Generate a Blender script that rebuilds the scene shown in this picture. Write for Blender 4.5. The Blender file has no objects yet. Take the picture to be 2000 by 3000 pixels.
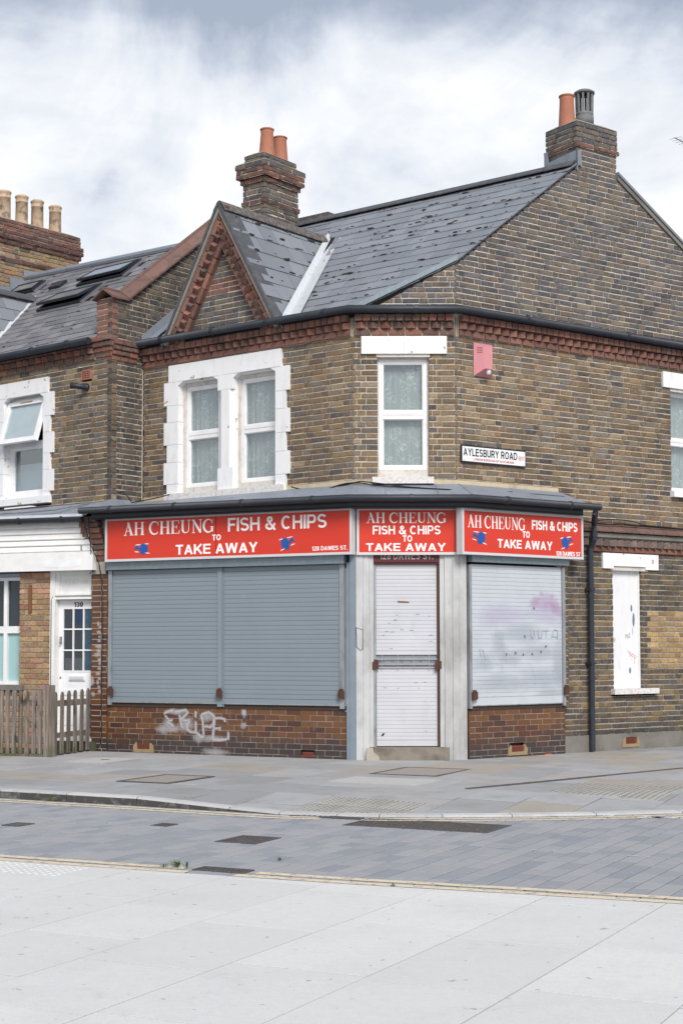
import bpy, math, random
from mathutils import Vector, Matrix
random.seed(7)
R = math.radians
S = bpy.context.scene
COL = S.collection

# ------------------------------------------------------------------ camera
cam_d = bpy.data.cameras.new('camera')
cam = bpy.data.objects.new('camera', cam_d)
COL.objects.link(cam)
CAM = Vector((0, 0, 1.44))
cam_d.sensor_fit = 'HORIZONTAL'
cam_d.sensor_width = 36
cam_d.lens = 36 * 4480 / 2000
cam_d.shift_y = 0.07326
cam_d.clip_end = 3000
cam.matrix_world = Matrix.Translation(CAM) @ Matrix.Rotation(R(93.2), 4, 'X') @ Matrix.Rotation(-0.002, 4, 'Z')
S.camera = cam

# ------------------------------------------------------------------ sky and sun
SUN_DIR = Vector((0.20, -0.80, 0.72)).normalized()
W = bpy.data.worlds.new('World'); S.world = W; W.use_nodes = True
nt = W.node_tree; nt.nodes.clear()
def wn(t, **k):
    n = nt.nodes.new(t)
    for a, b in k.items(): setattr(n, a, b)
    return n
wl = lambda a, b: nt.links.new(a, b)
sky = wn('ShaderNodeTexSky', sky_type='NISHITA', sun_disc=False)
sky.sun_elevation = math.asin(SUN_DIR.z); sky.sun_rotation = math.atan2(SUN_DIR.x, SUN_DIR.y)
bg1 = wn('ShaderNodeBackground'); bg1.inputs[1].default_value = 0.1
wl(sky.outputs[0], bg1.inputs[0])
tc = wn('ShaderNodeTexCoord')
sep = wn('ShaderNodeSeparateXYZ'); wl(tc.outputs['Generated'], sep.inputs[0])
def wmath(op, a, b=None, c=None):
    n = wn('ShaderNodeMath', operation=op)
    for i, v in enumerate((a, b, c)):
        if v is None: continue
        if isinstance(v, (int, float)): n.inputs[i].default_value = v
        else: wl(v, n.inputs[i])
    return n.outputs[0]
# the cloud layer is a flat sheet overhead: direction divided by height
zz = wmath('ADD', wmath('MAXIMUM', sep.outputs[2], 0.0), 0.16)
cu = wmath('DIVIDE', sep.outputs[0], zz); cv = wmath('DIVIDE', sep.outputs[1], zz)
cmb = wn('ShaderNodeCombineXYZ'); wl(cu, cmb.inputs[0]); wl(cv, cmb.inputs[1])
def wnoise(vec, scale, detail, rough, off):
    m = wn('ShaderNodeMapping'); m.inputs[1].default_value = off
    wl(vec, m.inputs[0])
    n = wn('ShaderNodeTexNoise'); n.inputs['Scale'].default_value = scale
    n.inputs['Detail'].default_value = detail; n.inputs['Roughness'].default_value = rough
    n.inputs['Distortion'].default_value = 0.55
    wl(m.outputs[0], n.inputs['Vector'])
    return n.outputs[0]
n1 = wnoise(cmb.outputs[0], 2.4, 8, 0.58, (4.3, 8.75, 0))
n2 = wnoise(tc.outputs['Generated'], 5.6, 8, 0.60, (5.04, 2.4, 2.2))
# grey cloud bases show overhead, bright cloud sides towards the horizon
base = wmath('ADD', wmath('MULTIPLY', n1, 0.42), wmath('MULTIPLY', n2, 0.58))
elev = wn('ShaderNodeMapRange'); wl(sep.outputs[2], elev.inputs[0])
elev.inputs[1].default_value = 0.33; elev.inputs[2].default_value = 0.42
elev.inputs[3].default_value = 0.060; elev.inputs[4].default_value = -0.27; elev.interpolation_type = 'SMOOTHSTEP'
val = wmath('ADD', wmath('ADD', wmath('MULTIPLY', wmath('SUBTRACT', base, 0.5), 1.45), 0.5), elev.outputs[0])
rp = wn('ShaderNodeValToRGB'); wl(val, rp.inputs[0])
cr = rp.color_ramp
cr.elements[0].position = 0.28; cr.elements[0].color = (0.29, 0.335, 0.415, 1)
cr.elements[1].position = 0.64; cr.elements[1].color = (0.765, 0.762, 0.752, 1)
for p, c in ((0.38, (0.42, 0.46, 0.53, 1)), (0.46, (0.57, 0.60, 0.65, 1)), (0.54, (0.66, 0.675, 0.70, 1))):
    e = cr.elements.new(p); e.color = c
bg2 = wn('ShaderNodeBackground'); wl(rp.outputs[0], bg2.inputs[0]); bg2.inputs[1].default_value = 1.0
mx = wn('ShaderNodeMixShader'); mx.inputs[0].default_value = 0.94
wl(bg1.outputs[0], mx.inputs[1]); wl(bg2.outputs[0], mx.inputs[2])
wo = wn('ShaderNodeOutputWorld'); wl(mx.outputs[0], wo.inputs[0])

sun_d = bpy.data.lights.new('sun', 'SUN'); sun_d.energy = 2.5; sun_d.angle = R(24); sun_d.color = (1, 0.955, 0.895)
sun = bpy.data.objects.new('sun', sun_d); COL.objects.link(sun)
sun.rotation_euler = (-SUN_DIR).to_track_quat('-Z', 'Y').to_euler()
sun.location = (0, 0, 30)

S.view_settings.view_transform = 'Standard'
try: S.view_settings.look = 'None'
except Exception: pass
S.view_settings.exposure = 0.52
S.view_settings.gamma = 1
S.view_settings.use_curve_mapping = False

# ------------------------------------------------------------------ materials
class NB:
    """small node builder"""
    def __init__(s, name, rough=0.8, metallic=0.0, spec=0.4):
        s.m = bpy.data.materials.new(name); s.m.use_nodes = True
        s.t = s.m.node_tree; s.b = s.t.nodes['Principled BSDF']
        s.b.inputs['Roughness'].default_value = rough; s.b.inputs['Metallic'].default_value = metallic
        s.b.inputs['Specular IOR Level'].default_value = spec
        s._pos = None; s.bumps = None
    def n(s, t, **k):
        x = s.t.nodes.new(t)
        for a, b in k.items(): setattr(x, a, b)
        return x
    def put(s, sock, v):
        if v is None: return
        if isinstance(v, (int, float)): sock.default_value = v
        elif isinstance(v, tuple): sock.default_value = v if len(v) != 3 or sock.type == 'VECTOR' else v + (1,)
        else: s.t.links.new(v, sock)
    def pos(s):
        if s._pos is None: s._pos = s.n('ShaderNodeNewGeometry')
        return s._pos.outputs['Position']
    def rnd(s):
        s.pos(); oi = s.n('ShaderNodeObjectInfo')
        return s.math('FRACT', s.math('ADD', s._pos.outputs['Random Per Island'], oi.outputs['Random']))
    def math(s, op, a, b=None, c=None, clamp=False):
        x = s.n('ShaderNodeMath', operation=op, use_clamp=clamp)
        for i, v in enumerate((a, b, c)): s.put(x.inputs[i], v)
        return x.outputs[0]
    def map(s, v, a, b, c=0.0, d=1.0):
        x = s.n('ShaderNodeMapRange'); s.put(x.inputs[0], v)
        for i, q in enumerate((a, b, c, d)): x.inputs[i + 1].default_value = q
        return x.outputs[0]
    def noise(s, scale, detail=4, rough=0.55, vec=None, stretch=None, off=None, dist=0.0):
        x = s.n('ShaderNodeTexNoise'); x.inputs['Scale'].default_value = scale
        x.inputs['Detail'].default_value = detail; x.inputs['Roughness'].default_value = rough
        x.inputs['Distortion'].default_value = dist
        v = vec or s.pos()
        if stretch or off:
            mp = s.n('ShaderNodeMapping')
            if stretch: mp.inputs[3].default_value = stretch
            if off is not None:
                if isinstance(off, tuple): mp.inputs[1].default_value = off
                else: s.t.links.new(off, mp.inputs[1])
            s.t.links.new(v, mp.inputs[0]); v = mp.outputs[0]
        s.t.links.new(v, x.inputs['Vector'])
        return x.outputs[0]
    def voronoi(s, scale, vec=None, feature='F1', out='Distance', rand=1.0):
        x = s.n('ShaderNodeTexVoronoi', feature=feature); x.inputs['Scale'].default_value = scale
        x.inputs['Randomness'].default_value = rand
        s.t.links.new(vec or s.pos(), x.inputs['Vector']); return x.outputs[out]
    def ramp(s, fac, stops, interp='LINEAR'):
        x = s.n('ShaderNodeValToRGB'); x.color_ramp.interpolation = interp
        s.put(x.inputs[0], fac)
        e = x.color_ramp.elements
        while len(e) > 1: e.remove(e[0])
        for i, (p, c) in enumerate(stops):
            q = e[0] if i == 0 else e.new(p)
            q.position = p; q.color = tuple(c) + (1,) if len(c) == 3 else c
        return x.outputs[0]
    def mix(s, fac, a, b, blend='MIX'):
        x = s.n('ShaderNodeMix', data_type='RGBA', blend_type=blend)
        s.put(x.inputs[0], fac); s.put(x.inputs[6], a); s.put(x.inputs[7], b)
        return x.outputs[2]
    def facing_z(s):
        s.pos(); x = s.n('ShaderNodeSeparateXYZ'); s.t.links.new(s._pos.outputs['Normal'], x.inputs[0]); return s.math('ABSOLUTE', x.outputs[2])
    def sepz(s):
        x = s.n('ShaderNodeSeparateXYZ'); s.t.links.new(s.pos(), x.inputs[0]); return x.outputs
    def col(s, v): s.put(s.b.inputs['Base Color'], v); return s
    def rough(s, v): s.put(s.b.inputs['Roughness'], v); return s
    def bump(s, h, strength=0.5, dist=0.01):
        x = s.n('ShaderNodeBump'); x.inputs['Strength'].default_value = strength; x.inputs['Distance'].default_value = dist
        s.t.links.new(h, x.inputs['Height'])
        if s.bumps: s.t.links.new(s.bumps, x.inputs['Normal'])
        s.bumps = x.outputs[0]; s.t.links.new(s.bumps, s.b.inputs['Normal']); return s

MT = {}
def brick_mat(name, stops, rough=0.9, soot=0.35, light=0.25, grain=1.0, sootcol=(0.035, 0.034, 0.036), bumpk=1.0, lowdark=None):
    q = NB(name, rough, spec=0.25)
    r = q.rnd()
    c = q.ramp(r, stops, 'CONSTANT')
    r2 = q.math('FRACT', q.math('MULTIPLY', r, 37.77))
    mean = tuple(sum(v[1][i] for v in stops) / len(stops) for i in range(3))
    c = q.mix(0.14, c, mean)
    c = q.mix(1.0, c, q.ramp(r2, [(0, (0.86, 0.86, 0.88)), (1, (1.42, 1.40, 1.36))]), 'MULTIPLY')
    n = q.noise(34, 5, 0.65)
    c = q.mix(q.map(n, 0.46, 0.70, 0, 0.75 * grain), c, q.mix(0.75, c, sootcol))
    nb = q.noise(13, 3, 0.55, off=(2, 6, 4))
    c = q.mix(q.map(nb, 0.48, 0.66, 0, 0.5 * grain), c, q.mix(0.5, c, (0.255, 0.190, 0.125)))
    n2 = q.noise(22, 4, 0.6, off=(3, 8, 1))
    c = q.mix(q.map(n2, 0.56, 0.72, 0, 0.6 * grain), c, q.mix(0.5, c, (0.42, 0.36, 0.28)))
    # sooty streaks and pale patches with a shape of their own
    n3 = q.noise(0.9, 6, 0.65, stretch=(1, 1, 0.6))
    c = q.mix(q.map(n3, 0.50, 0.72, 0, soot), c, sootcol)
    n4 = q.noise(1.7, 5, 0.6, off=(5, 2, 9))
    c = q.mix(q.map(n4, 0.62, 0.78, 0, light), c, (0.40, 0.37, 0.33))
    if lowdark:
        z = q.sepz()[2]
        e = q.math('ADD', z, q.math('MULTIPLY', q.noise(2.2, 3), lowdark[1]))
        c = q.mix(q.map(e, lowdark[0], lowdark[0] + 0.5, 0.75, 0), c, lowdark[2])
    q.col(c)
    q.bump(q.noise(60, 4, 0.7), 0.7 * bumpk, 0.006)
    q.bump(q.noise(18, 3, 0.6), 0.5 * bumpk, 0.008)
    MT[name] = q.m; return q
OCH, BRN, GRY, DGR, TAN, MAU = (0.222, 0.150, 0.086), (0.168, 0.118, 0.079), (0.142, 0.130, 0.120), (0.078, 0.077, 0.080), (0.250, 0.195, 0.132), (0.145, 0.108, 0.098)
brick_mat('stock brick', [(0, OCH), (0.16, BRN), (0.36, GRY), (0.52, DGR), (0.60, TAN), (0.72, (0.175, 0.125, 0.075)), (0.86, MAU), (0.91, (0.20, 0.165, 0.125))], soot=0.6, light=0.28)
brick_mat('gable brick', [(0, (0.150, 0.122, 0.096)), (0.15, (0.115, 0.102, 0.092)), (0.35, (0.110, 0.112, 0.122)), (0.52, (0.076, 0.082, 0.098)), (0.68, (0.18, 0.15, 0.118)), (0.80, (0.098, 0.098, 0.106)), (0.92, (0.135, 0.108, 0.10))], soot=0.35, light=0.15)
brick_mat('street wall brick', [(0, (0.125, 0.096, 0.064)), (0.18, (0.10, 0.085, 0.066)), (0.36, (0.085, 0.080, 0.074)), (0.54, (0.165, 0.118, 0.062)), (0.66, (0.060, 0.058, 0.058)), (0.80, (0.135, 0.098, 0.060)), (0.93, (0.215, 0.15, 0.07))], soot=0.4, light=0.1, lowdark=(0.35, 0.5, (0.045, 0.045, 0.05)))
brick_mat('cleaned brick', [(0, (0.38, 0.25, 0.11)), (0.3, (0.30, 0.20, 0.095)), (0.6, (0.42, 0.29, 0.15)), (0.85, (0.25, 0.18, 0.11))], soot=0.15, light=0.2)
brick_mat('fin brick', [(0, (0.10, 0.09, 0.078)), (0.25, (0.065, 0.063, 0.062)), (0.5, (0.13, 0.11, 0.09)), (0.7, (0.05, 0.05, 0.054)), (0.85, (0.11, 0.08, 0.065))], soot=0.4, light=0.15)
brick_mat('red brick', [(0, (0.215, 0.102, 0.080)), (0.3, (0.190, 0.096, 0.080)), (0.6, (0.235, 0.115, 0.088)), (0.82, (0.160, 0.082, 0.070))], soot=0.35, light=0.18, grain=0.7)
brick_mat('sooty red brick', [(0, (0.185, 0.085, 0.068)), (0.3, (0.125, 0.073, 0.064)), (0.6, (0.225, 0.095, 0.068)), (0.8, (0.10, 0.068, 0.062))], soot=0.55, light=0.2)
brick_mat('dentil brick', [(0, (0.155, 0.115, 0.10)), (0.4, (0.135, 0.105, 0.095)), (0.8, (0.175, 0.12, 0.10))], soot=0.3, light=0.15)
brick_mat('purple brick', [(0, (0.105, 0.050, 0.047)), (0.4, (0.085, 0.045, 0.043)), (0.8, (0.125, 0.06, 0.052))], soot=0.5, light=0.12, grain=0.6)
brick_mat('pier brick', [(0, (0.40, 0.27, 0.14)), (0.2, (0.38, 0.21, 0.14)), (0.42, (0.33, 0.22, 0.115)), (0.6, (0.42, 0.26, 0.185)), (0.78, (0.26, 0.19, 0.125)), (0.9, (0.34, 0.17, 0.11))], soot=0.15, light=0.2)
brick_mat('chimney brick', [(0, (0.29, 0.195, 0.095)), (0.22, (0.22, 0.155, 0.085)), (0.42, (0.29, 0.145, 0.085)), (0.56, (0.31, 0.245, 0.16)), (0.70, (0.25, 0.175, 0.095)), (0.84, (0.11, 0.095, 0.085)), (0.92, (0.28, 0.17, 0.12))], soot=0.35, light=0.15)

# glazed brick: glossy, browner at the top and stained black at the foot
q = NB('glazed brick', 0.32, spec=0.5)
r = q.rnd()
c = q.ramp(r, [(0, (0.112, 0.050, 0.022)), (0.2, (0.150, 0.068, 0.025)), (0.42, (0.090, 0.038, 0.021)), (0.6, (0.128, 0.054, 0.022)), (0.78, (0.066, 0.030, 0.021)), (0.9, (0.098, 0.036, 0.020))], 'CONSTANT')
c = q.mix(q.map(q.noise(25, 4), 0.4, 0.7, 0, 0.35), c, (0.09, 0.04, 0.025))
z = q.sepz()[2]
e = q.math('ADD', z, q.math('MULTIPLY', q.math('SUBTRACT', q.noise(3.0, 4), 0.5), 0.5))
c = q.mix(q.map(e, 0.14, 0.34, 0.85, 0), c, (0.038, 0.034, 0.036))
c = q.mix(q.map(q.noise(7, 6, 0.7, stretch=(1, 1, 0.4)), 0.60, 0.72, 0, 0.4), c, (0.26, 0.22, 0.20))
q.col(c); q.rough(q.map(q.noise(12, 4), 0.3, 0.7, 0.25, 0.5)); q.bump(q.noise(40, 3), 0.15, 0.004); MT['glazed brick'] = q.m

def simple(name, color, rough=0.6, metallic=0.0, spec=0.4, var=0.15, vs=6, dirt=None, dscale=5, dlo=0.5, dhi=0.7, dk=0.6, stretch=None, bump=0.0, bs=60, rndvar=0.0):
    q = NB(name, rough, metallic, spec)
    c = q.mix(q.noise(vs, 5, 0.6), tuple(x * (1 - var) for x in color), tuple(min(1, x * (1 + var)) for x in color))
    if rndvar:
        c = q.mix(1.0, c, q.ramp(q.rnd(), [(0, (1 - rndvar,) * 3), (1, (1 + rndvar,) * 3)]), 'MULTIPLY')
    if dirt:
        c = q.mix(q.map(q.noise(dscale, 6, 0.65, stretch=stretch), dlo, dhi, 0, dk), c, dirt)
    q.col(c)
    if bump: q.bump(q.noise(bs, 4, 0.65), bump, 0.006)
    MT[name] = q.m; return q
simple('mortar', (0.55, 0.475, 0.375), 0.95, dirt=(0.26, 0.22, 0.18), dscale=2.0, dk=0.5, bump=0.5)
simple('pale mortar', (0.60, 0.535, 0.465), 0.95, dirt=(0.25, 0.21, 0.18), dscale=1.4, dk=0.6, bump=0.5)
simple('grey mortar', (0.40, 0.36, 0.31), 0.95, dirt=(0.14, 0.13, 0.12), dscale=3, bump=0.5)
simple('glazed mortar', (0.38, 0.34, 0.31), 0.9, dirt=(0.12, 0.10, 0.09), dscale=3, dk=0.8)
simple('lime band', (0.55, 0.46, 0.32), 0.95, dirt=(0.30, 0.25, 0.2), bump=0.6)
# white painted stone with chips
q = NB('painted stone', 0.55, spec=0.4)
c = q.mix(q.noise(3, 4), (0.76, 0.76, 0.775), (0.86, 0.86, 0.865))
c = q.mix(q.map(q.noise(9, 6, 0.6, stretch=(1, 1, 0.35)), 0.52, 0.76, 0, 0.42), c, (0.50, 0.47, 0.43))
c = q.mix(q.map(q.noise(7.5, 3, 0.5, off=(1.5, 7, 3)), 0.690, 0.705, 0, 1), c, (0.46, 0.37, 0.27))
q.col(c); q.bump(q.noise(30, 4), 0.15, 0.004); MT['painted stone'] = q.m
q = NB('weathered sill', 0.7, spec=0.3)
c = q.mix(q.map(q.noise(26, 5, 0.7), 0.45, 0.75), (0.70, 0.69, 0.68), (0.44, 0.39, 0.36))
q.col(c); q.bump(q.noise(40, 5, 0.7), 0.5, 0.006); MT['weathered sill'] = q.m
simple('white frame', (0.80, 0.80, 0.81), 0.35, dirt=(0.48, 0.45, 0.42), dscale=8, dlo=0.58, dhi=0.8, dk=0.4)
simple('old cream frame', (0.60, 0.57, 0.53), 0.6, dirt=(0.33, 0.29, 0.25), dscale=9, dlo=0.5, dhi=0.7, dk=0.7)
simple('white board', (0.78, 0.78, 0.77), 0.45, dirt=(0.55, 0.54, 0.50), dscale=4, dlo=0.5, dhi=0.8, dk=0.4)
simple('white door paint', (0.80, 0.81, 0.83), 0.35, dirt=(0.55, 0.54, 0.52), dscale=3, dlo=0.6, dhi=0.85, dk=0.3)
# roofing
q = NB('slate', 0.55, spec=0.45)
c = q.ramp(q.rnd(), [(0, (0.185, 0.201, 0.230)), (0.25, (0.208, 0.224, 0.254)), (0.5, (0.170, 0.185, 0.213)), (0.75, (0.228, 0.243, 0.272))])
c = q.mix(q.map(q.noise(9, 5, 0.65), 0.5, 0.75, 0, 0.5), c, (0.20, 0.20, 0.20))
c = q.mix(q.map(q.noise(3.5, 5, 0.7), 0.62, 0.74, 0, 0.35), c, (0.06, 0.058, 0.06))
c = q.mix(q.map(q.noise(30, 3, 0.6, off=(4, 4, 1)), 0.70, 0.73, 0, 0.7), c, (0.36, 0.36, 0.34))
q.col(c); q.bump(q.noise(45, 4, 0.6), 0.35, 0.004); MT['slate'] = q.m
q = NB('brown slate', 0.5, spec=0.45)
c = q.ramp(q.rnd(), [(0, (0.150, 0.147, 0.158)), (0.3, (0.185, 0.180, 0.190)), (0.6, (0.130, 0.128, 0.140)), (0.85, (0.215, 0.210, 0.222))])
c = q.mix(q.map(q.noise(14, 5, 0.7, stretch=(1, 1, 2)), 0.60, 0.68, 0, 0.6), c, (0.04, 0.035, 0.033))
q.col(c); q.bump(q.noise(45, 4, 0.6), 0.3, 0.004); MT['brown slate'] = q.m
q = NB('lead', 0.5, 0.0, 0.5)
c = q.mix(q.noise(4, 5, 0.6), (0.165, 0.19, 0.23), (0.265, 0.29, 0.335))
c = q.mix(q.map(q.noise(11, 6, 0.7, stretch=(1, 1, 0.3)), 0.55, 0.7, 0, 0.6), c, (0.12, 0.13, 0.145))
q.col(c); q.bump(q.noise(5, 3), 0.35, 0.03); MT['lead'] = q.m
simple('bright flashing', (0.62, 0.64, 0.67), 0.45, 0.2, dirt=(0.33, 0.34, 0.35), dscale=6, dk=0.6)
simple('mossy ridge', (0.10, 0.088, 0.082), 0.9, dirt=(0.26, 0.24, 0.22), dscale=16, dlo=0.5, dhi=0.62, bump=0.9, bs=45)
simple('moss', (0.045, 0.038, 0.036), 0.95, var=0.4, bump=0.8)
simple('dark ridge', (0.075, 0.078, 0.088), 0.6, dirt=(0.2, 0.19, 0.18), dscale=10, dk=0.4)
simple('coping tile', (0.165, 0.095, 0.078), 0.75, dirt=(0.085, 0.062, 0.058), dscale=7, dk=0.9, bump=0.3, rndvar=0.12)
simple('terracotta', (0.40, 0.160, 0.100), 0.75, dirt=(0.14, 0.10, 0.10), dscale=5, dlo=0.55, dhi=0.75, dk=0.6, bump=0.2)
simple('buff pot', (0.52, 0.375, 0.255), 0.75, dirt=(0.15, 0.13, 0.115), dscale=7, dlo=0.50, dhi=0.62, dk=0.85, bump=0.2)
simple('grey pot', (0.16, 0.17, 0.175), 0.8, dirt=(0.32, 0.33, 0.32), dscale=12, dk=0.6, bump=0.4)
simple('cement', (0.27, 0.245, 0.21), 0.95, dirt=(0.17, 0.155, 0.14), dscale=7, dk=0.7, bump=0.7, bs=30)
simple('black plastic', (0.022, 0.027, 0.037), 0.5, dirt=(0.06, 0.06, 0.065), dscale=4, dk=0.4)
simple('black paint', (0.020, 0.024, 0.031), 0.45, dirt=(0.035, 0.035, 0.04), dscale=5, dk=0.5)
simple('cable black', (0.012, 0.012, 0.013), 0.6)
# signs
q = NB('sign red', 0.32, spec=0.28)
c = q.mix(q.noise(2.5, 3), (0.58, 0.040, 0.022), (0.63, 0.052, 0.030))
q.col(c); q.bump(q.noise(1.6, 2), 0.08, 0.03); MT['sign red'] = q.m
simple('maroon board', (0.090, 0.016, 0.022), 0.5)
simple('letter white', (0.86, 0.85, 0.84), 0.5, var=0.04)
simple('faded letter', (0.42, 0.36, 0.36), 0.6)
simple('emblem blue', (0.012, 0.085, 0.33), 0.45, var=0.1)
simple('aluminium', (0.58, 0.585, 0.60), 0.45, 0.0, var=0.06)
simple('enamel white', (0.80, 0.81, 0.83), 0.3, var=0.03)
simple('enamel black', (0.018, 0.018, 0.03), 0.35)
simple('print red', (0.55, 0.12, 0.11), 0.5)
simple('alarm pink', (0.62, 0.26, 0.285), 0.5, var=0.08, dirt=(0.72, 0.36, 0.38), dscale=3, dk=0.4)
simple('alarm dark', (0.28, 0.05, 0.07), 0.6)
simple('lamp lens', (0.55, 0.55, 0.56), 0.25)
# shutters
q = NB('shutter grey', 0.45, 0.1, 0.4)
c = q.mix(q.noise(1.5, 5, 0.6), (0.212, 0.252, 0.288), (0.240, 0.280, 0.316))
c = q.mix(q.map(q.noise(3.5, 6, 0.7, dist=1.2), 0.60, 0.75, 0, 0.25), c, (0.34, 0.37, 0.40))
q.col(c); q.rough(q.map(q.noise(5, 4), 0.3, 0.7, 0.35, 0.55)); MT['shutter grey'] = q.m
q = NB('shutter white', 0.45, 0.0, 0.4)
c = q.mix(q.noise(2.2, 5, 0.6), (0.44, 0.475, 0.525), (0.56, 0.585, 0.63))
c = q.mix(q.map(q.noise(4.5, 6, 0.7, dist=0.8, stretch=(1, 1, 0.6)), 0.50, 0.72, 0, 0.5), c, (0.40, 0.46, 0.52))
c = q.mix(q.map(q.noise(26, 3, 0.6), 0.735, 0.75, 0, 0.8), c, (0.10, 0.12, 0.14))
q.col(c); MT['shutter white'] = q.m
q = NB('door shutter white', 0.4, 0.0, 0.4)
c = q.mix(q.noise(2.2, 5, 0.6), (0.48, 0.49, 0.525), (0.60, 0.605, 0.64))
c = q.mix(q.map(q.noise(7, 6, 0.7, stretch=(1, 1, 0.3)), 0.58, 0.76, 0, 0.45), c, (0.42, 0.43, 0.45))
c = q.mix(q.map(q.noise(30, 3, 0.6), 0.74, 0.75, 0, 0.7), c, (0.14, 0.13, 0.13))
q.col(c); MT['door shutter white'] = q.m
simple('galvanised', (0.20, 0.245, 0.275), 0.4, 0.4, dirt=(0.34, 0.37, 0.39), dscale=20, dk=0.5)
simple('guide metal', (0.33, 0.35, 0.365), 0.45, 0.4, dirt=(0.13, 0.12, 0.12), dscale=7, dk=0.7, stretch=(1, 1, 0.3))
simple('rust', (0.085, 0.042, 0.030), 0.9, dirt=(0.035, 0.028, 0.027), dscale=30, bump=0.8)
simple('post blue grey', (0.215, 0.265, 0.315), 0.55, dirt=(0.42, 0.44, 0.45), dscale=9, dlo=0.62, dhi=0.8, dk=0.5, stretch=(1, 1, 0.25))
simple('pilaster paint', (0.50, 0.505, 0.51), 0.55, dirt=(0.27, 0.265, 0.255), dscale=2.6, dlo=0.46, dhi=0.68, dk=0.75, stretch=(1, 1, 0.45), bump=0.15)
simple('step stone', (0.235, 0.205, 0.170), 0.9, dirt=(0.10, 0.088, 0.075), dscale=5, dk=0.7, bump=0.6)
simple('rough stone', (0.42, 0.37, 0.31), 0.95, dirt=(0.2, 0.17, 0.15), dscale=14, bump=1.0, bs=20)
simple('concrete plinth', (0.205, 0.195, 0.172), 0.95, dirt=(0.115, 0.11, 0.10), dscale=2.4, dlo=0.42, dhi=0.66, dk=0.75, bump=0.6, bs=40)
simple('render patch', (0.30, 0.225, 0.125), 0.95, dirt=(0.22, 0.18, 0.12), dscale=9, bump=0.7, bs=40)
simple('air brick', (0.235, 0.062, 0.045), 0.8, var=0.2)
simple('dark void', (0.006, 0.006, 0.007), 0.9)
simple('dark timber', (0.050, 0.034, 0.026), 0.8, bump=0.6)
simple('brown strip', (0.18, 0.085, 0.038), 0.7)
simple('glass dark', (0.020, 0.030, 0.038), 0.06, spec=0.6)
simple('poster blue', (0.045, 0.085, 0.125), 0.25, var=0.5, vs=9, dirt=(0.10, 0.13, 0.15), dscale=14)
simple('poster navy', (0.02, 0.04, 0.085), 0.25)
simple('poster grey', (0.085, 0.10, 0.11), 0.3, var=0.5, vs=22)
simple('skylight glass', (0.21, 0.23, 0.26), 0.12, spec=0.8)
simple('frosted glass', (0.34, 0.52, 0.53), 0.35, var=0.06)
simple('brass', (0.42, 0.27, 0.08), 0.4, 0.6)
simple('number brown', (0.10, 0.055, 0.025), 0.5)
simple('pencil', (0.52, 0.52, 0.53), 0.9)
simple('marker', (0.10, 0.13, 0.19), 0.8)
simple('faint marker', (0.36, 0.42, 0.49), 0.8)
simple('steel rod', (0.50, 0.50, 0.51), 0.35, 0.6)
q = NB('blind board', 0.6, spec=0.3)
c = q.mix(q.noise(3, 4), (0.70, 0.71, 0.73), (0.80, 0.80, 0.81))
c = q.mix(q.map(q.noise(7, 5, 0.65, stretch=(1, 1, 0.3)), 0.55, 0.75, 0, 0.35), c, (0.42, 0.44, 0.47))
q.col(c); MT['blind board'] = q.m
simple('worn patch', (0.16, 0.21, 0.27), 0.8)
# clear glass: thin pane, part mirror part clear
q = NB('window glass', 0.03)
q.t.nodes.remove(q.b)
gl = q.n('ShaderNodeBsdfGlossy'); gl.inputs['Roughness'].default_value = 0.03; gl.inputs['Color'].default_value = (0.9, 0.95, 1, 1)
tr = q.n('ShaderNodeBsdfTransparent'); tr.inputs['Color'].default_value = (0.90, 0.93, 0.925, 1)
lw = q.n('ShaderNodeLayerWeight'); lw.inputs[0].default_value = 0.5
ms = q.n('ShaderNodeMixShader'); q.t.links.new(q.map(q.math('POWER', lw.outputs['Facing'], 3.0), 0, 1, 0.09, 0.9), ms.inputs[0])
q.t.links.new(tr.outputs[0], ms.inputs[1]); q.t.links.new(gl.outputs[0], ms.inputs[2])
q.t.links.new(ms.outputs[0], q.t.nodes['Material Output'].inputs[0]); MT['window glass'] = q.m
# lace: net with woven flowers
def lace(name, lo, hi, amount):
    q = NB(name, 0.9)
    uv = q.n('ShaderNodeTexCoord').outputs['UV']
    sp = q.n('ShaderNodeSeparateXYZ'); q.t.links.new(uv, sp.inputs[0])
    vv = sp.outputs[1]
    # curling threads and small rosettes, denser towards the hem of the net
    thread = q.map(q.math('ABSOLUTE', q.math('SUBTRACT', q.noise(9, 2, 0.4, vec=uv, dist=0.9), 0.5)), 0.050, 0.016)
    ros = q.map(q.voronoi(10, uv, 'F1', rand=0.8), 0.30, 0.16)
    ros = q.math('MULTIPLY', ros, q.map(q.noise(38, 2, 0.5, vec=uv), 0.40, 0.56))
    fl = q.math('MAXIMUM', q.math('MULTIPLY', thread, 0.85), ros)
    hem = q.map(q.math('PINGPONG', q.math('MULTIPLY', vv, 1.0), 1.0), 0.95, 0.15, 0.35, 1.0)
    grow = q.math('MULTIPLY', q.map(q.noise(4.2, 3, 0.6, vec=uv), 0.44, 0.56), hem)
    fold = q.noise(3.5, 2, 0.5, vec=uv, stretch=(1.6, 0.05, 1))
    c = q.mix(fold, lo, hi)
    c = q.mix(q.math('MULTIPLY', q.math('MULTIPLY', fl, grow), amount), c, (0.86, 0.87, 0.86))
    q.col(c); MT[name] = q.m
lace('lace curtain', (0.32, 0.335, 0.335), (0.45, 0.462, 0.455), 0.95)
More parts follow.
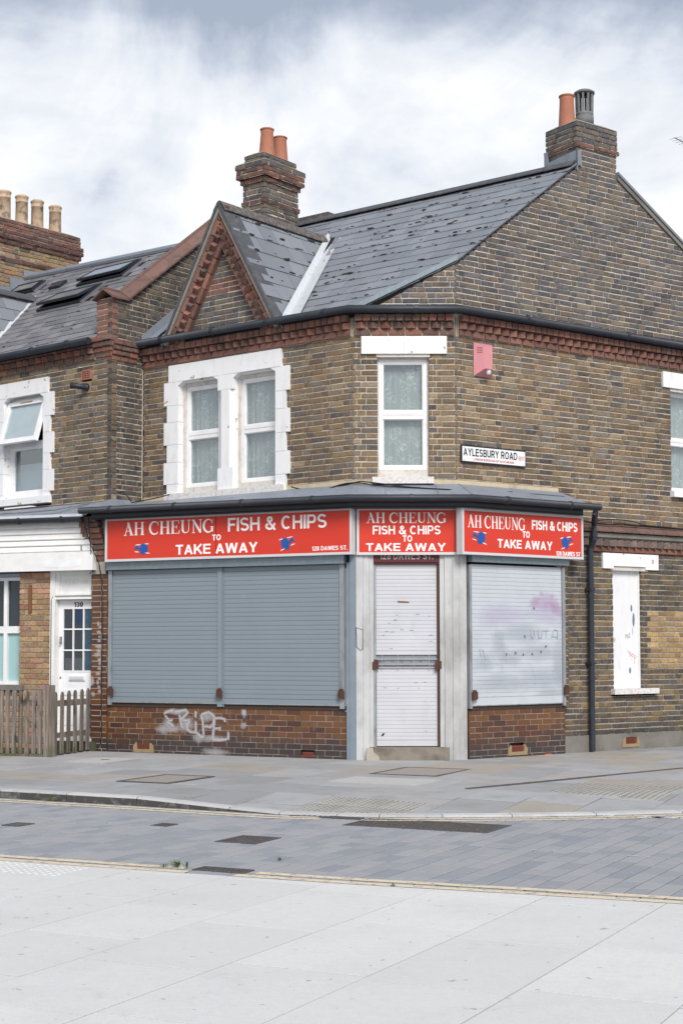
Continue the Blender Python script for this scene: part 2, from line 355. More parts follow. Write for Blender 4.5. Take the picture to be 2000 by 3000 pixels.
# fence
q = NB('weathered wood', 0.9, spec=0.2)
r = q.rnd()
g = q.noise(38, 5, 0.65, stretch=(1, 1, 0.05))
c = q.ramp(g, [(0.3, (0.085, 0.070, 0.060)), (0.5, (0.195, 0.168, 0.148)), (0.72, (0.31, 0.285, 0.262))])
c = q.mix(1.0, c, q.ramp(r, [(0, (0.78, 0.75, 0.72)), (0.5, (1.0, 1.0, 1.02)), (1, (1.15, 1.08, 1.0))]), 'MULTIPLY')
c = q.mix(q.map(q.noise(6, 3, 0.5, stretch=(1, 1, 0.35)), 0.62, 0.70, 0, 0.8), c, (0.03, 0.022, 0.018))
z = q.sepz()[2]
c = q.mix(q.math('MULTIPLY', q.map(z, 0.22, 0.05, 0, 0.65), q.map(q.noise(4, 3), 0.42, 0.6)), c, (0.075, 0.095, 0.03))
q.col(c); q.bump(g, 0.5, 0.005); MT['weathered wood'] = q.m
# ground
def slab_mat(name, stops, stain, stain_k, scale=3, grain=0.12, rough=0.85, speck=0.0):
    q = NB(name, rough, spec=0.35)
    c = q.ramp(q.rnd(), stops)
    c = q.mix(q.map(q.noise(scale, 6, 0.65), 0.48, 0.74, 0, stain_k), c, stain)
    c = q.mix(1.0, c, q.ramp(q.noise(140, 2, 0.6), [(0.25, (1 - grain,) * 3), (0.75, (1 + grain,) * 3)]), 'MULTIPLY')
    if speck: c = q.mix(q.map(q.noise(11, 3, 0.6, off=(7, 3, 0)), 0.685, 0.705, 0, speck), c, (0.12, 0.11, 0.11))
    q.col(c); q.bump(q.noise(90, 3, 0.6), 0.25, 0.004); MT[name] = q.m; return q
slab_mat('york stone', [(0, (0.275, 0.275, 0.282)), (0.35, (0.335, 0.335, 0.342)), (0.7, (0.365, 0.365, 0.374)), (0.92, (0.335, 0.305, 0.270)), (1, (0.35, 0.312, 0.27))], (0.22, 0.205, 0.185), 0.55, 2.2)
gq = slab_mat('granite slab', [(0, (0.575, 0.570, 0.558)), (0.5, (0.615, 0.609, 0.596)), (1, (0.645, 0.635, 0.616))], (0.52, 0.515, 0.505), 0.55, 1.3, 0.10, speck=0.5)
gc = gq.b.inputs['Base Color'].links[0].from_socket
gc = gq.mix(gq.map(gq.noise(22, 6, .75), .42, .68, 0, .35), gc, (.50, .495, .485))
gc = gq.mix(gq.map(gq.noise(5, 5, .7, off=(9, 9, 9)), .60, .72, 0, .28), gc, (.42, .415, .41))
gq.col(gc)
slab_mat('paver', [(0, (0.238, 0.252, 0.282)), (0.3, (0.282, 0.290, 0.312)), (0.62, (0.325, 0.326, 0.338)), (0.82, (0.302, 0.304, 0.318)), (1, (0.252, 0.265, 0.294))], (0.33, 0.325, 0.325), 0.4, 2.5, 0.16)
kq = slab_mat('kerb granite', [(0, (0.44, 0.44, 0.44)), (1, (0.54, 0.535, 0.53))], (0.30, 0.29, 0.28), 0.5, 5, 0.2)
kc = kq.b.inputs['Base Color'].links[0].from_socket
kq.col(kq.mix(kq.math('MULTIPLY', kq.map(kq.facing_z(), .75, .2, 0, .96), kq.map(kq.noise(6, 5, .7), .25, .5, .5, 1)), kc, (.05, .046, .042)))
slab_mat('tactile slab', [(0, (0.36, 0.355, 0.335)), (1, (0.42, 0.41, 0.39))], (0.26, 0.25, 0.23), 0.5, 4)
slab_mat('worn shaded blister', [(0, (0.22, 0.21, 0.19)), (1, (0.26, 0.25, 0.23))], (0.16, 0.15, 0.14), 0.5, 6)  # darker than the slab: wear, plus the blisters' side shading put into the colour
slab_mat('gravel cover', [(0, (0.30, 0.265, 0.24)), (1, (0.34, 0.30, 0.27))], (0.22, 0.19, 0.17), 0.6, 25, 0.35)
slab_mat('pale cover', [(0, (0.44, 0.43, 0.415)), (1, (0.47, 0.455, 0.44))], (0.35, 0.34, 0.33), 0.5, 12, 0.2)
simple('joint sand', (0.075, 0.07, 0.066), 0.95, var=0.3, vs=30)
simple('granite joint', (0.30, 0.29, 0.278), 0.95, var=0.15)
simple('asphalt', (0.055, 0.055, 0.058), 0.9, bump=0.5)
simple('cast iron', (0.100, 0.090, 0.088), 0.6, 0.2, dirt=(0.20, 0.18, 0.17), dscale=20, dk=0.6, bump=0.4)
simple('slot drain', (0.115, 0.098, 0.094), 0.65, 0.2, var=0.3, vs=40)
def paint(name, color, lo):
    q = NB(name, 0.8)
    q.col(color)
    a = q.map(q.noise(14, 5, 0.7), lo, lo + 0.18)
    q.put(q.b.inputs['Alpha'], a); MT[name] = q.m
paint('yellow line paint', (0.64, 0.55, 0.41), 0.30)
paint('white line paint', (0.66, 0.66, 0.66), 0.32)
paint('thin line paint', (0.60, 0.60, 0.61), 0.44)
simple('leaf green', (0.070, 0.135, 0.028), 0.6, var=0.4, vs=30)
simple('dry straw', (0.34, 0.28, 0.14), 0.8)
simple('soil', (0.075, 0.07, 0.05), 0.95, dirt=(0.06, 0.085, 0.02), dscale=4, dk=0.8, bump=0.8)
simple('orange scrap', (0.55, 0.16, 0.04), 0.7)
simple('blue plate', (0.10, 0.16, 0.42), 0.5)
simple('alu grey', (0.30, 0.31, 0.32), 0.4, 0.6)
# sprayed paint: thick in the middle of the stroke, fading to its edge
def spray(name, color, k):
    q = NB(name, 0.7)
    q.col(color)
    at = q.n('ShaderNodeAttribute', attribute_name='cover')
    a = q.math('MULTIPLY', q.math('POWER', at.outputs['Fac'], 0.75), q.map(q.noise(40, 4, 0.7), 0.25, 0.5, 0.75, 1.0))
    q.put(q.b.inputs['Alpha'], q.math('MULTIPLY', a, k)); MT[name] = q.m
spray('spray white', (0.52, 0.51, 0.54), 0.85)
spray('spray haze', (0.52, 0.51, 0.54), 0.55)
spray('spray pink', (0.52, 0.28, 0.52), 0.30)
spray('spray violet', (0.48, 0.38, 0.62), 0.22)
spray('efflorescence', (0.60, 0.54, 0.52), 0.6)
spray('grime', (0.22, 0.28, 0.34), 0.2)
spray('damp stain', (0.30, 0.18, 0.10), 0.35)
simple('spray base', (0.5, 0.5, 0.5))

# ------------------------------------------------------------------ geometry helpers
class Fr:
    """frame on a surface: P(u, v, w) = origin + u*along + v*up + w*outward"""
    def __init__(s, o, du, dv, n):
        s.o, s.du, s.dv, s.n = Vector(o), Vector(du).normalized(), Vector(dv).normalized(), Vector(n).normalized()
        s.left = s.du.cross(s.dv).dot(s.n) < 0
    def P(s, u, v, w=0.0): return s.o + s.du * u + s.dv * v + s.n * w
    def rot(s):
        du = -s.du if s.left else s.du
        return Matrix((du, s.dv, s.n)).transposed()
    def shift(s, u=0, v=0, w=0): return Fr(s.P(u, v, w), s.du, s.dv, s.n)
    def flip(s, u): return Fr(s.P(u, 0, 0), -s.du, s.dv, s.n)
UPV = Vector((0, 0, 1))
def wall_frame(x, y, phi, left):
    a = R(phi)
    if left: return Fr((x, y, 0), (-math.cos(a), math.sin(a), 0), UPV, (-math.sin(a), -math.cos(a), 0))
    return Fr((x, y, 0), (math.cos(a), math.sin(a), 0), UPV, (math.sin(a), -math.cos(a), 0))

class MB:
    def __init__(s): s.v = []; s.f = []; s.c = None; s.uv = None
    def add(s, vs, fs, flip=False):
        k = len(s.v); s.v += [tuple(p) for p in vs]
        s.f += [tuple(k + i for i in (reversed(f) if flip else f)) for f in fs]
        return s
    def box(s, F, u0, u1, v0, v1, w0, w1):
        P = [F.P(u, v, w) for w in (w0, w1) for v in (v0, v1) for u in (u0, u1)]
        return s.add(P, [(4, 5, 7, 6), (1, 0, 2, 3), (0, 4, 6, 2), (5, 1, 3, 7), (6, 7, 3, 2), (0, 1, 5, 4)], F.left)
    def quad(s, F, u0, u1, v0, v1, w):
        return s.add([F.P(u0, v0, w), F.P(u1, v0, w), F.P(u1, v1, w), F.P(u0, v1, w)], [(0, 1, 2, 3)], F.left)
    def prism(s, F, pts, w0, w1):
        n = len(pts)
        a = sum(pts[i][0] * pts[(i + 1) % n][1] - pts[(i + 1) % n][0] * pts[i][1] for i in range(n))
        if a < 0: pts = pts[::-1]
        vs = [F.P(u, v, w1) for u, v in pts] + [F.P(u, v, w0) for u, v in pts]
        fs = [tuple(range(n)), tuple(range(2 * n - 1, n - 1, -1))] + [(i, i + n, (i + 1) % n + n, (i + 1) % n) for i in range(n)]
        return s.add(vs, fs, F.left)
    def poly3(s, pts): return s.add(pts, [tuple(range(len(pts)))])
    def solid3(s, pts, d):
        """a planar polygon given thickness along vector d"""
        n = len(pts); d = Vector(d)
        return s.add([Vector(p) for p in pts] + [Vector(p) + d for p in pts], [tuple(range(n)), tuple(range(2 * n - 1, n - 1, -1))] + [(i, i + n, (i + 1) % n + n, (i + 1) % n) for i in range(n)])
    def tube(s, pts, r, n=7, cap=True):
        pts = [Vector(p) for p in pts]; k = len(s.v); m = len(pts)
        rr = r if isinstance(r, (list, tuple)) else [r] * m
        for i, p in enumerate(pts):
            d = (pts[min(i + 1, m - 1)] - pts[max(i - 1, 0)]).normalized()
            a = d.cross(UPV if abs(d.z) < 0.9 else Vector((1, 0, 0))).normalized(); b = d.cross(a)
            s.v += [tuple(p + (a * math.cos(t) + b * math.sin(t)) * rr[i]) for t in [2 * math.pi * j / n for j in range(n)]]
        for i in range(m - 1):
            for j in range(n):
                s.f.append((k + i * n + j, k + i * n + (j + 1) % n, k + (i + 1) * n + (j + 1) % n, k + (i + 1) * n + j))
        if cap: s.f += [tuple(k + j for j in range(n)), tuple(k + (m - 1) * n + n - 1 - j for j in range(n))]
        return s
    def lathe(s, c, prof, n=20):
        c = Vector(c); k = len(s.v)
        for r, z in prof:
            s.v += [tuple(c + Vector((r * math.cos(2 * math.pi * j / n), r * math.sin(2 * math.pi * j / n), z))) for j in range(n)]
        for i in range(len(prof) - 1):
            for j in range(n):
                s.f.append((k + i * n + j, k + i * n + (j + 1) % n, k + (i + 1) * n + (j + 1) % n, k + (i + 1) * n + j))
        return s
    def ribbon(s, F, pts, width, w0, w1, closed=False, cover=False):
        """a stroke of given width along a polyline on F, from w0 to w1; cover adds a fading edge instead of thickness"""
        m = len(pts); ws = width if isinstance(width, (list, tuple)) else [width] * m
        L, Rr, Cc = [], [], []
        for i, p in enumerate(pts):
            a = pts[(i - 1) % m] if (closed or i > 0) else p
            b = pts[(i + 1) % m] if (closed or i < m - 1) else p
            d1 = (p[0] - a[0], p[1] - a[1]); d2 = (b[0] - p[0], b[1] - p[1])
            l1 = math.hypot(*d1) or 1; l2 = math.hypot(*d2) or 1
            t = (d1[0] / l1 + d2[0] / l2, d1[1] / l1 + d2[1] / l2); lt = math.hypot(*t) or 1
            t = (t[0] / lt, t[1] / lt); nx, ny = -t[1], t[0]
            k = 1.0
            if l1 > 0 and l2 > 0 and (closed or 0 < i < m - 1):
                cs = t[0] * d1[0] / l1 + t[1] * d1[1] / l1; k = 1 / max(0.55, cs)
            h = ws[i] / 2 * k
            L.append((p[0] + nx * h, p[1] + ny * h)); Rr.append((p[0] - nx * h, p[1] - ny * h)); Cc.append(p)
        seg = range(m if closed else m - 1)
        if cover:
            k = len(s.v)
            if s.c is None: s.c = [0.0] * k
            for i in range(m):
                e = 0.0 if (not closed and i in (0, m - 1)) else 1.0
                for q, a in ((L[i], 0.0), (Cc[i], e), (Rr[i], 0.0)):
                    s.v.append(tuple(F.P(q[0], q[1], w1))); s.c.append(a)
            for i in seg:
                a, b = k + 3 * i, k + 3 * ((i + 1) % m)
                s.f += [(a, b, b + 1, a + 1), (a + 1, b + 1, b + 2, a + 2)]
            return s
        for i in seg:
            j = (i + 1) % m
            q = [L[i], Rr[i], Rr[j], L[j]]
            vs = [F.P(x, y, w1) for x, y in q] + [F.P(x, y, w0) for x, y in q]
            s.add(vs, [(0, 1, 2, 3), (0, 4, 5, 1), (3, 2, 6, 7), (1, 5, 6, 2), (0, 3, 7, 4)], F.left)
        return s
    def blob(s, F, u, z, ru, rz, w, rot=0.0, seed=0):
        """a soft patch of sprayed paint: full in the middle, gone at the edge"""
        st = random.Random(seed); N = 16; k = len(s.v)
        if s.c is None: s.c = [0.0] * k
        ct, sn = math.cos(rot), math.sin(rot); wob = [st.uniform(.78, 1.18) for _ in range(N)]
        s.v.append(tuple(F.P(u, z, w))); s.c.append(1.0)
        for f, c in ((.4, .82), (.7, .36), (1.0, 0.0)):
            for j in range(N):
                a = 2 * math.pi * j / N; x, y = ru * f * wob[j] * math.cos(a), rz * f * wob[j] * math.sin(a)
                s.v.append(tuple(F.P(u + x * ct - y * sn, z + x * sn + y * ct, w))); s.c.append(c)
        for j in range(N):
            j2 = (j + 1) % N; s.f.append((k, k + 1 + j, k + 1 + j2))
            for r_ in (0, 1): s.f.append((k + 1 + r_ * N + j, k + 1 + (r_ + 1) * N + j, k + 1 + (r_ + 1) * N + j2, k + 1 + r_ * N + j2))
        return s
    def build(s, name, mat, parent=None, kind=None, label=None, smooth=False):
        n = len(s.v)
        lo = [min(p[i] for p in s.v) for i in range(3)]; hi = [max(p[i] for p in s.v) for i in range(3)]
        c = Vector([(a + b) / 2 for a, b in zip(lo, hi)])
        me = bpy.data.meshes.new(name)
        me.from_pydata([(p[0] - c.x, p[1] - c.y, p[2] - c.z) for p in s.v], [], s.f)
        if s.c is not None:
            at = me.attributes.new('cover', 'FLOAT', 'POINT'); at.data.foreach_set('value', s.c)
        if s.uv is not None:
            ul = me.uv_layers.new(name='UV')
            for lp in me.loops: ul.data[lp.index].uv = s.uv[lp.vertex_index]
        if smooth: me.polygons.foreach_set('use_smooth', [True] * len(me.polygons))
        me.materials.append(MT[mat] if isinstance(mat, str) else mat)
        o = bpy.data.objects.new(name, me); COL.objects.link(o)
        attach(o, c, parent)
        if kind: o['kind'] = kind
        if label: o['label'] = label
        return o
WLOC = {}
def attach(o, c, parent):
    WLOC[o.name] = Vector(c)
    o.location = c
    if parent is not None:
        o.parent = parent; o.location = Vector(c) - WLOC[parent.name]
def thing(name, label, cat, loc, group=None):
    o = bpy.data.objects.new(name, None); COL.objects.link(o); o.empty_display_size = 0.2
    attach(o, Vector(loc), None)
    o['label'] = label; o['category'] = cat
    if group: o['group'] = group
    return o
def tag(o, label, cat, group=None):
    o['label'] = label; o['category'] = cat
    if group: o['group'] = group
    return o
def part(name, mat, parent, F, *boxes, **k):
    m = MB()
    for b in boxes: m.box(F, *b)
    return m.build(name, mat, parent, **k)

# ---- laid pieces: bricks, slates, slabs
def clip(poly, a, b, c):
    """keep the part of a convex polygon with a*u + b*v <= c"""
    out = []
    for i, p in enumerate(poly):
        q = poly[(i + 1) % len(poly)]
        dp, dq = a * p[0] + b * p[1] - c, a * q[0] + b * q[1] - c
        if dp <= 0: out.append(p)
        if (dp < 0 < dq) or (dq < 0 < dp):
            t = dp / (dp - dq); out.append((p[0] + (q[0] - p[0]) * t, p[1] + (q[1] - p[1]) * t))
    return out
def parea(p): return abs(sum(p[i][0] * p[(i + 1) % len(p)][1] - p[(i + 1) % len(p)][0] * p[i][1] for i in range(len(p)))) / 2
def piece_geo(poly, depth, bev, jit):
    """front face inset by the bevel, bevel ring, sides; poly in local u,v, front at w=0"""
    a = sum(poly[i][0] * poly[(i + 1) % len(poly)][1] - poly[(i + 1) % len(poly)][0] * poly[i][1] for i in range(len(poly)))
    if a < 0: poly = poly[::-1]
    n = len(poly); cx = sum(p[0] for p in poly) / n; cy = sum(p[1] for p in poly) / n
    hw = max(1e-4, max(abs(p[0] - cx) for p in poly)); hh = max(1e-4, max(abs(p[1] - cy) for p in poly))
    vs = []
    for x, y in poly:
        x2 = cx + (x - cx) * max(0.3, 1 - bev / hw); y2 = cy + (y - cy) * max(0.3, 1 - bev / hh)
        vs.append((x2, y2, random.uniform(-jit, 0)))
    for x, y in poly: vs.append((x + random.uniform(-jit, jit), y + random.uniform(-jit, jit), -bev))
    for x, y in poly: vs.append((x, y, -depth))
    fs = [tuple(range(n))]
    for i in range(n):
        j = (i + 1) % n
        fs.append((i, i + n, j + n, j)); fs.append((i + n, i + 2 * n, j + 2 * n, j + n))
    return vs, fs
MESHES = {}
def lay(pieces, name, parent_of, limit=300, used=0):
    """pieces: dicts F, poly, w, mat, depth, bev, jit, tilt. The ones that show largest become parts, the rest one part of kind stuff per parent and material"""
    def score(p):
        F = p['F']; c = F.P(sum(q[0] for q in p['poly']) / len(p['poly']), sum(q[1] for q in p['poly']) / len(p['poly']))
        d = CAM - c; l = d.length
        s = parea(p['poly']) * max(0.0, F.n.dot(d) / l) / l ** 2
        x = math.atan2(c.x, c.y) * 4480 
        if abs(x) > 1000: s *= 0.01
        return s
    pieces = sorted(pieces, key=score, reverse=True)
    single, rest = pieces[:max(0, limit - used)], pieces[max(0, limit - used):]
    for p in single:
        F, poly = p['F'], p['poly']
        cu = (min(q[0] for q in poly) + max(q[0] for q in poly)) / 2; cv = (min(q[1] for q in poly) + max(q[1] for q in poly)) / 2
        lu = max(q[0] for q in poly) - min(q[0] for q in poly); lv = max(q[1] for q in poly) - min(q[1] for q in poly)
        loc = [((-(q[0] - cu)) if F.left else q[0] - cu, q[1] - cv) for q in poly]
        sc = (1, 1, 1)
        if len(poly) == 4 and abs(parea(poly) - lu * lv) < 1e-6:
            ru, rv = max(0.02, round(lu / 0.03) * 0.03), max(0.01, round(lv, 2))
            key = (name, p['mat'], ru, rv, p['depth'], random.randrange(3))
            if key not in MESHES:
                vs, fs = piece_geo([(-ru / 2, -rv / 2), (ru / 2, -rv / 2), (ru / 2, rv / 2), (-ru / 2, rv / 2)], p['depth'], p['bev'], p['jit'])
                me = bpy.data.meshes.new(name); me.from_pydata(vs, [], fs); me.materials.append(MT[p['mat']]); MESHES[key] = me
            me = MESHES[key]; sc = (lu / ru, lv / rv, 1)
        else:
            vs, fs = piece_geo(loc, p['depth'], p['bev'], p['jit'])
            me = bpy.data.meshes.new(name); me.from_pydata(vs, [], fs); me.materials.append(MT[p['mat']])
        o = bpy.data.objects.new(name, me); COL.objects.link(o)
        attach(o, F.P(cu, cv, p['w']), parent_of(p))
        o.rotation_euler = (F.rot() @ Matrix.Rotation(p.get('tilt', 0), 3, 'X')).to_euler(); o.scale = sc
    groups = {}
    for p in rest: groups.setdefault((id(parent_of(p)), p['mat']), []).append(p)
    for (_, mt), ps in groups.items():
        m = MB()
        for p in ps:
            F = p['F']; poly = p['poly']
            cu = sum(q[0] for q in poly) / len(poly); cv = sum(q[1] for q in poly) / len(poly)
            vs, fs = piece_geo([(q[0] - cu, q[1] - cv) for q in poly], p['depth'], p['bev'], p['jit'])
            t = p.get('tilt', 0); ct, st = math.cos(t), math.sin(t)
            m.add([F.P(cu + a, cv + b * ct - c * st, p['w'] + b * st + c * ct) for a, b, c in vs], fs, F.left)
        m.build(name, mt, parent_of(ps[0]), kind='stuff')
    return len(single)

def courses(F, z0, z1, bounds, holes, mat, mortar_mb, course=0.075, stretch=0.216, header=0.103, joint=0.0150, vj=None, bond='flemish', recess=0.0105, depth=0.09, bev=0.004, jit=0.003, pick=None, out=None, wj=0.003):
    """bricks between z0 and z1. bounds(z) -> (u0, u1); holes: (u0, u1, z0, z1). Adds mortar behind them to mortar_mb"""
    out = [] if out is None else out
    vj = min(joint, .0085) if vj is None else vj
    n = max(1, round((z1 - z0) / course)); ch = (z1 - z0) / n
    for k in range(n):
        a, b = z0 + k * ch, z0 + (k + 1) * ch; mid = (a + b) / 2
        B0, B1, BM = bounds(a + 1e-4), bounds(b - 1e-4), bounds(mid)
        if BM[1] - BM[0] < 0.03: continue
        iv = [(BM[0], BM[1])]
        for h in holes:
            if h[2] < mid < h[3]:
                iv = [x for (p, q) in iv for x in ((p, min(q, h[0])), (max(p, h[1]), q)) if x[1] - x[0] > 0.015]
        for p, q in iv:
            e0 = (B0[0], B1[0]) if abs(p - BM[0]) < 1e-6 else (p, p)
            e1 = (B0[1], B1[1]) if abs(q - BM[1]) < 1e-6 else (q, q)
            mw = -recess
            i0 = 0.016 if abs(p - BM[0]) < 1e-6 else 0.002; i1 = 0.016 if abs(q - BM[1]) < 1e-6 else 0.002
            mortar_mb.prism(F, [(e0[0] + i0, a), (e1[0] - i1, a), (e1[1] - i1, b), (e0[1] + i0, b)], -0.20, mw)
            u = min(e0) - (random.uniform(0.0, 0.01) + ((stretch + vj) / 2 if (bond == 'stretcher' and k % 2) else 0) + (0 if bond == 'stretcher' else (k % 2) * 0.163))
            tog = k % 2; end = max(e1)
            while u < end:
                if bond == 'flemish': L = stretch if tog else header; tog ^= 1
                elif bond == 'header': L = header
                else: L = stretch
                L *= random.uniform(0.96, 1.04)
                v0, v1 = a + joint / 2 + random.uniform(-.0015, .0015), b - joint / 2 + random.uniform(-.0015, .0015)
                poly = [(u, v0), (u + L, v0), (u + L, v1), (u, v1)]
                # cut by the ends of this run
                du0 = e0[1] - e0[0]; du1 = e1[1] - e1[0]
                poly = clip(poly, -1, du0 / ch, -(e0[0] - du0 * a / ch))
                poly = clip(poly, 1, -du1 / ch, (e1[0] - du1 * a / ch)) if len(poly) > 2 else poly
                if len(poly) > 2 and parea(poly) > 0.0009:
                    c = (u + L / 2, mid)
                    out.append(dict(F=F, poly=poly, w=random.uniform(-wj, wj * 0.5), mat=(pick(*c) if pick else mat) or mat, depth=depth, bev=bev, jit=jit))
                u += L + vj
    return out

# ------------------------------------------------------------------ survey frames (metres; pavement at z = 0)
UL = wall_frame(0.152, 19.5, 38, True)      # upper wall to Dawes Street
UC = wall_frame(0.152, 19.5, 0, False)      # upper wall across the cut corner
UR = wall_frame(1.484, 19.5, 36, False)     # wall to Aylesbury Road
LL = wall_frame(0.17, 19.42, 26, True)      # shopfront to Dawes Street
LC = wall_frame(0.17, 19.42, 0, False)      # shop door
LR = wall_frame(1.61, 19.46, 37, False)     # shopfront to Aylesbury Road
IC = UL.P(3.81, 0)                          # inner corner against the neighbour
FN = Fr(IC, UL.n, UPV, -UL.du)              # cheek of the neighbour's wall
h0 = FN.P(0.61, 0)
UH = wall_frame(h0.x, h0.y, 40, True)       # neighbour, upper wall
l0 = LL.P(4.05, 0)
LH = wall_frame(l0.x, l0.y, 22, True)       # neighbour, ground floor
GR = Fr((0, 0, 0), (1, 0, 0), (0, 1, 0), (0, 0, 1))

def zat(p, z): return Vector((p.x, p.y, z))
# ------------------------------------------------------------------ ground
base = MB().quad(GR, -400, 400, -60, 900, -0.20).build('ground', 'asphalt', kind='structure')
KERB = [(-14.0, 21.4), (-9.0, 18.7), (-3.48, 15.67), (-1.98, 14.86), (-1.05, 14.33), (-0.575, 14.06), (-0.05, 13.90), (0.333, 13.83), (0.9, 13.80), (1.527, 13.83), (2.3, 13.93), (3.118, 14.10), (5.0, 14.75), (9.0, 16.6), (16.0, 20.6)]
def kerb_y(x):
    for (a, b), (c, d) in zip(KERB, KERB[1:]):
        if a <= x <= c: return b + (d - b) * (x - a) / (c - a)
    return 22
def sstep(t): t = max(0.0, min(1.0, t)); return t * t * (3 - 2 * t)
ROADZ = -0.085
def pav_z(x, y):
    """the pavement falls to the dropped kerb at the corner and rises a little to the walls"""
    k = sstep((x + 2.1) / 1.7)
    t = y - kerb_y(x)
    return -0.068 * k * (1 - sstep(t / 1.3)) + 0.02 * sstep((t - 2.0) / 2.5)
m = MB()
xs = [-14 + i * 0.75 for i in range(41)]
for a, b in zip(xs, xs[1:]):
    for j in range(12):
        q = []
        for x, jj in ((a, j), (b, j), (b, j + 1), (a, j + 1)):
            y0 = kerb_y(x) + 0.02; y = y0 + (34 - y0) * (jj / 12) ** 1.7
            q.append((x, y, pav_z(x, y) - 0.012))
        m.poly3(q)
pavement = m.build('pavement', 'joint sand', kind='structure')
GD = R(26.5)                                   # the paving is set out square to Dawes Street
da = Vector((math.sin(GD), math.cos(GD), 0)); db = Vector((math.cos(GD), -math.sin(GD), 0))
PG = Fr((0, 0, 0), db, da, (0, 0, 1))          # u along the street, v across it
def to_pg(x, y): p = Vector((x, y, 0)); return p.dot(db), p.dot(da)
HOLES_PAV, HOLES_ROAD, HOLES_PLAZA = [], [], []
def inside(poly, u, v):
    c = False
    for i in range(len(poly)):
        (x1, y1), (x2, y2) = poly[i], poly[i - 1]
        if (y1 > v) != (y2 > v) and u < (x2 - x1) * (v - y1) / (y2 - y1) + x1: c = not c
    return c
def laid_floor(u0, u1, v0, v1, rowdim, lens, joint, keep, holes, zf, mat, depth, bev, jit, along='v', rnd=1):
    """rows of slabs; rows run across the street (along v) with staggered ends"""
    out = []; st = random.Random(rnd); u = u0
    while u < u1:
        v = v0 - st.uniform(0, lens[-1])
        while v < v1:
            L = st.choice(lens)
            poly = [(u + joint / 2, v + joint / 2), (u + rowdim - joint / 2, v + joint / 2), (u + rowdim - joint / 2, v + L - joint / 2), (u + joint / 2, v + L - joint / 2)]
            rects = [(u + joint / 2, u + rowdim - joint / 2, v + joint / 2, v + L - joint / 2)]
            for h in holes:
                a0, a1, b0, b1 = min(q[0] for q in h) - .004, max(q[0] for q in h) + .004, min(q[1] for q in h) - .004, max(q[1] for q in h) + .004
                nr = []
                for (x0, x1, y0, y1) in rects:
                    if x1 <= a0 or x0 >= a1 or y1 <= b0 or y0 >= b1: nr.append((x0, x1, y0, y1)); continue
                    if y0 < b0: nr.append((x0, x1, y0, b0))
                    if y1 > b1: nr.append((x0, x1, b1, y1))
                    yy0, yy1 = max(y0, b0), min(y1, b1)
                    if x0 < a0: nr.append((x0, a0, yy0, yy1))
                    if x1 > a1: nr.append((a1, x1, yy0, yy1))
                rects = nr
            for (x0, x1, y0, y1) in rects:
                poly = keep([(x0, y0), (x1, y0), (x1, y1), (x0, y1)])
                if len(poly) < 3 or parea(poly) < 0.0012: continue
                c = (sum(p[0] for p in poly) / len(poly), sum(p[1] for p in poly) / len(poly))
                if True:
                    w = PG.P(c[0], c[1]); z = zf(w.x, w.y)
                    e = 0.05; gx = (zf(*(PG.P(c[0] + e, c[1]).xy)) - zf(*(PG.P(c[0] - e, c[1]).xy))) / (2 * e)
                    gy = (zf(*(PG.P(c[0], c[1] + e).xy)) - zf(*(PG.P(c[0], c[1] - e).xy))) / (2 * e)
                    n = Vector((-gx, -gy, 1)).normalized()
                    du = Vector((1, 0, gx)).normalized(); dv = n.cross(du)
                    tow = lambda q: db * q.x + da * q.y + UPV * q.z
                    o = Vector((w.x, w.y, z)); F = Fr(o, tow(du), tow(dv), tow(n))
                    out.append(dict(F=F, poly=[(p[0] - c[0], p[1] - c[1]) for p in poly], w=st.uniform(-0.0009, 0.0009), mat=mat, depth=depth, bev=bev, jit=jit))
            v += L
        u += rowdim
    return out
def rect_hole(pts, grow=0.0):
    q = [to_pg(*p) for p in pts]
    if grow:
        cx = sum(p[0] for p in q) / len(q); cy = sum(p[1] for p in q) / len(q)
        q = [(cx + (p[0] - cx) * (1 + grow), cy + (p[1] - cy) * (1 + grow)) for p in q]
    return q
def square(c, a, b):
    """corners of a cover a along the street by b across it"""
    cu, cv = to_pg(*c)
    return [PG.P(cu + s * a / 2, cv + t * b / 2).xy[:] for s, t in ((-1, -1), (1, -1), (1, 1), (-1, 1))]
COVERS_PAV = [((-3.03, 19.43), 0.62, 0.80), ((-1.92, 16.87), 0.68, 0.98), ((0.91, 17.68), 0.84, 1.08)]
TACT_A = square((0.19, 14.36), 1.02, 0.80); TACT_B = square((2.75, 15.48), 1.15, 1.10)
for c, a, b in COVERS_PAV: HOLES_PAV.append(rect_hole(square(c, a, b)))
HOLES_PAV += [rect_hole(TACT_A), rect_hole(TACT_B)]

def keep_pav(poly):
    # a kerb-side cut, made against the nearest stretch of kerb
    cu = sum(p[0] for p in poly) / len(poly); cv = sum(p[1] for p in poly) / len(poly)
    for (x1, y1), (x2, y2) in zip(KERB, KERB[1:]):
        a = to_pg(x1, y1); b = to_pg(x2, y2)
        if a[0] - 0.6 <= cu <= b[0] + 0.6:
            d = (b[0] - a[0], b[1] - a[1]); l = math.hypot(*d); nx, ny = d[1] / l, -d[0] / l
            poly = clip(poly, nx, ny, nx * a[0] + ny * a[1] - 0.155)
            if len(poly) < 3: return []
    w = PG.P(cu, cv)
    # nothing under the buildings
    if (w - LL.P(0, 0)).dot(LL.n) < -0.35 and w.x < 0.4 and (w - LH.P(0, 0)).dot(LH.n) < -0.2: return []
    if (w - UR.P(0, 0)).dot(UR.n) < -0.35 and w.x > 0.9: return []
    if w.y > 19.9 and -0.2 < w.x < 2: return []
    return poly
slabs = laid_floor(-17, 7.5, 8.5, 25, 0.60, [0.60, 0.75, 0.90], 0.011, keep_pav, HOLES_PAV, pav_z, 'york stone', 0.04, 0.003, 0.0008, rnd=4)
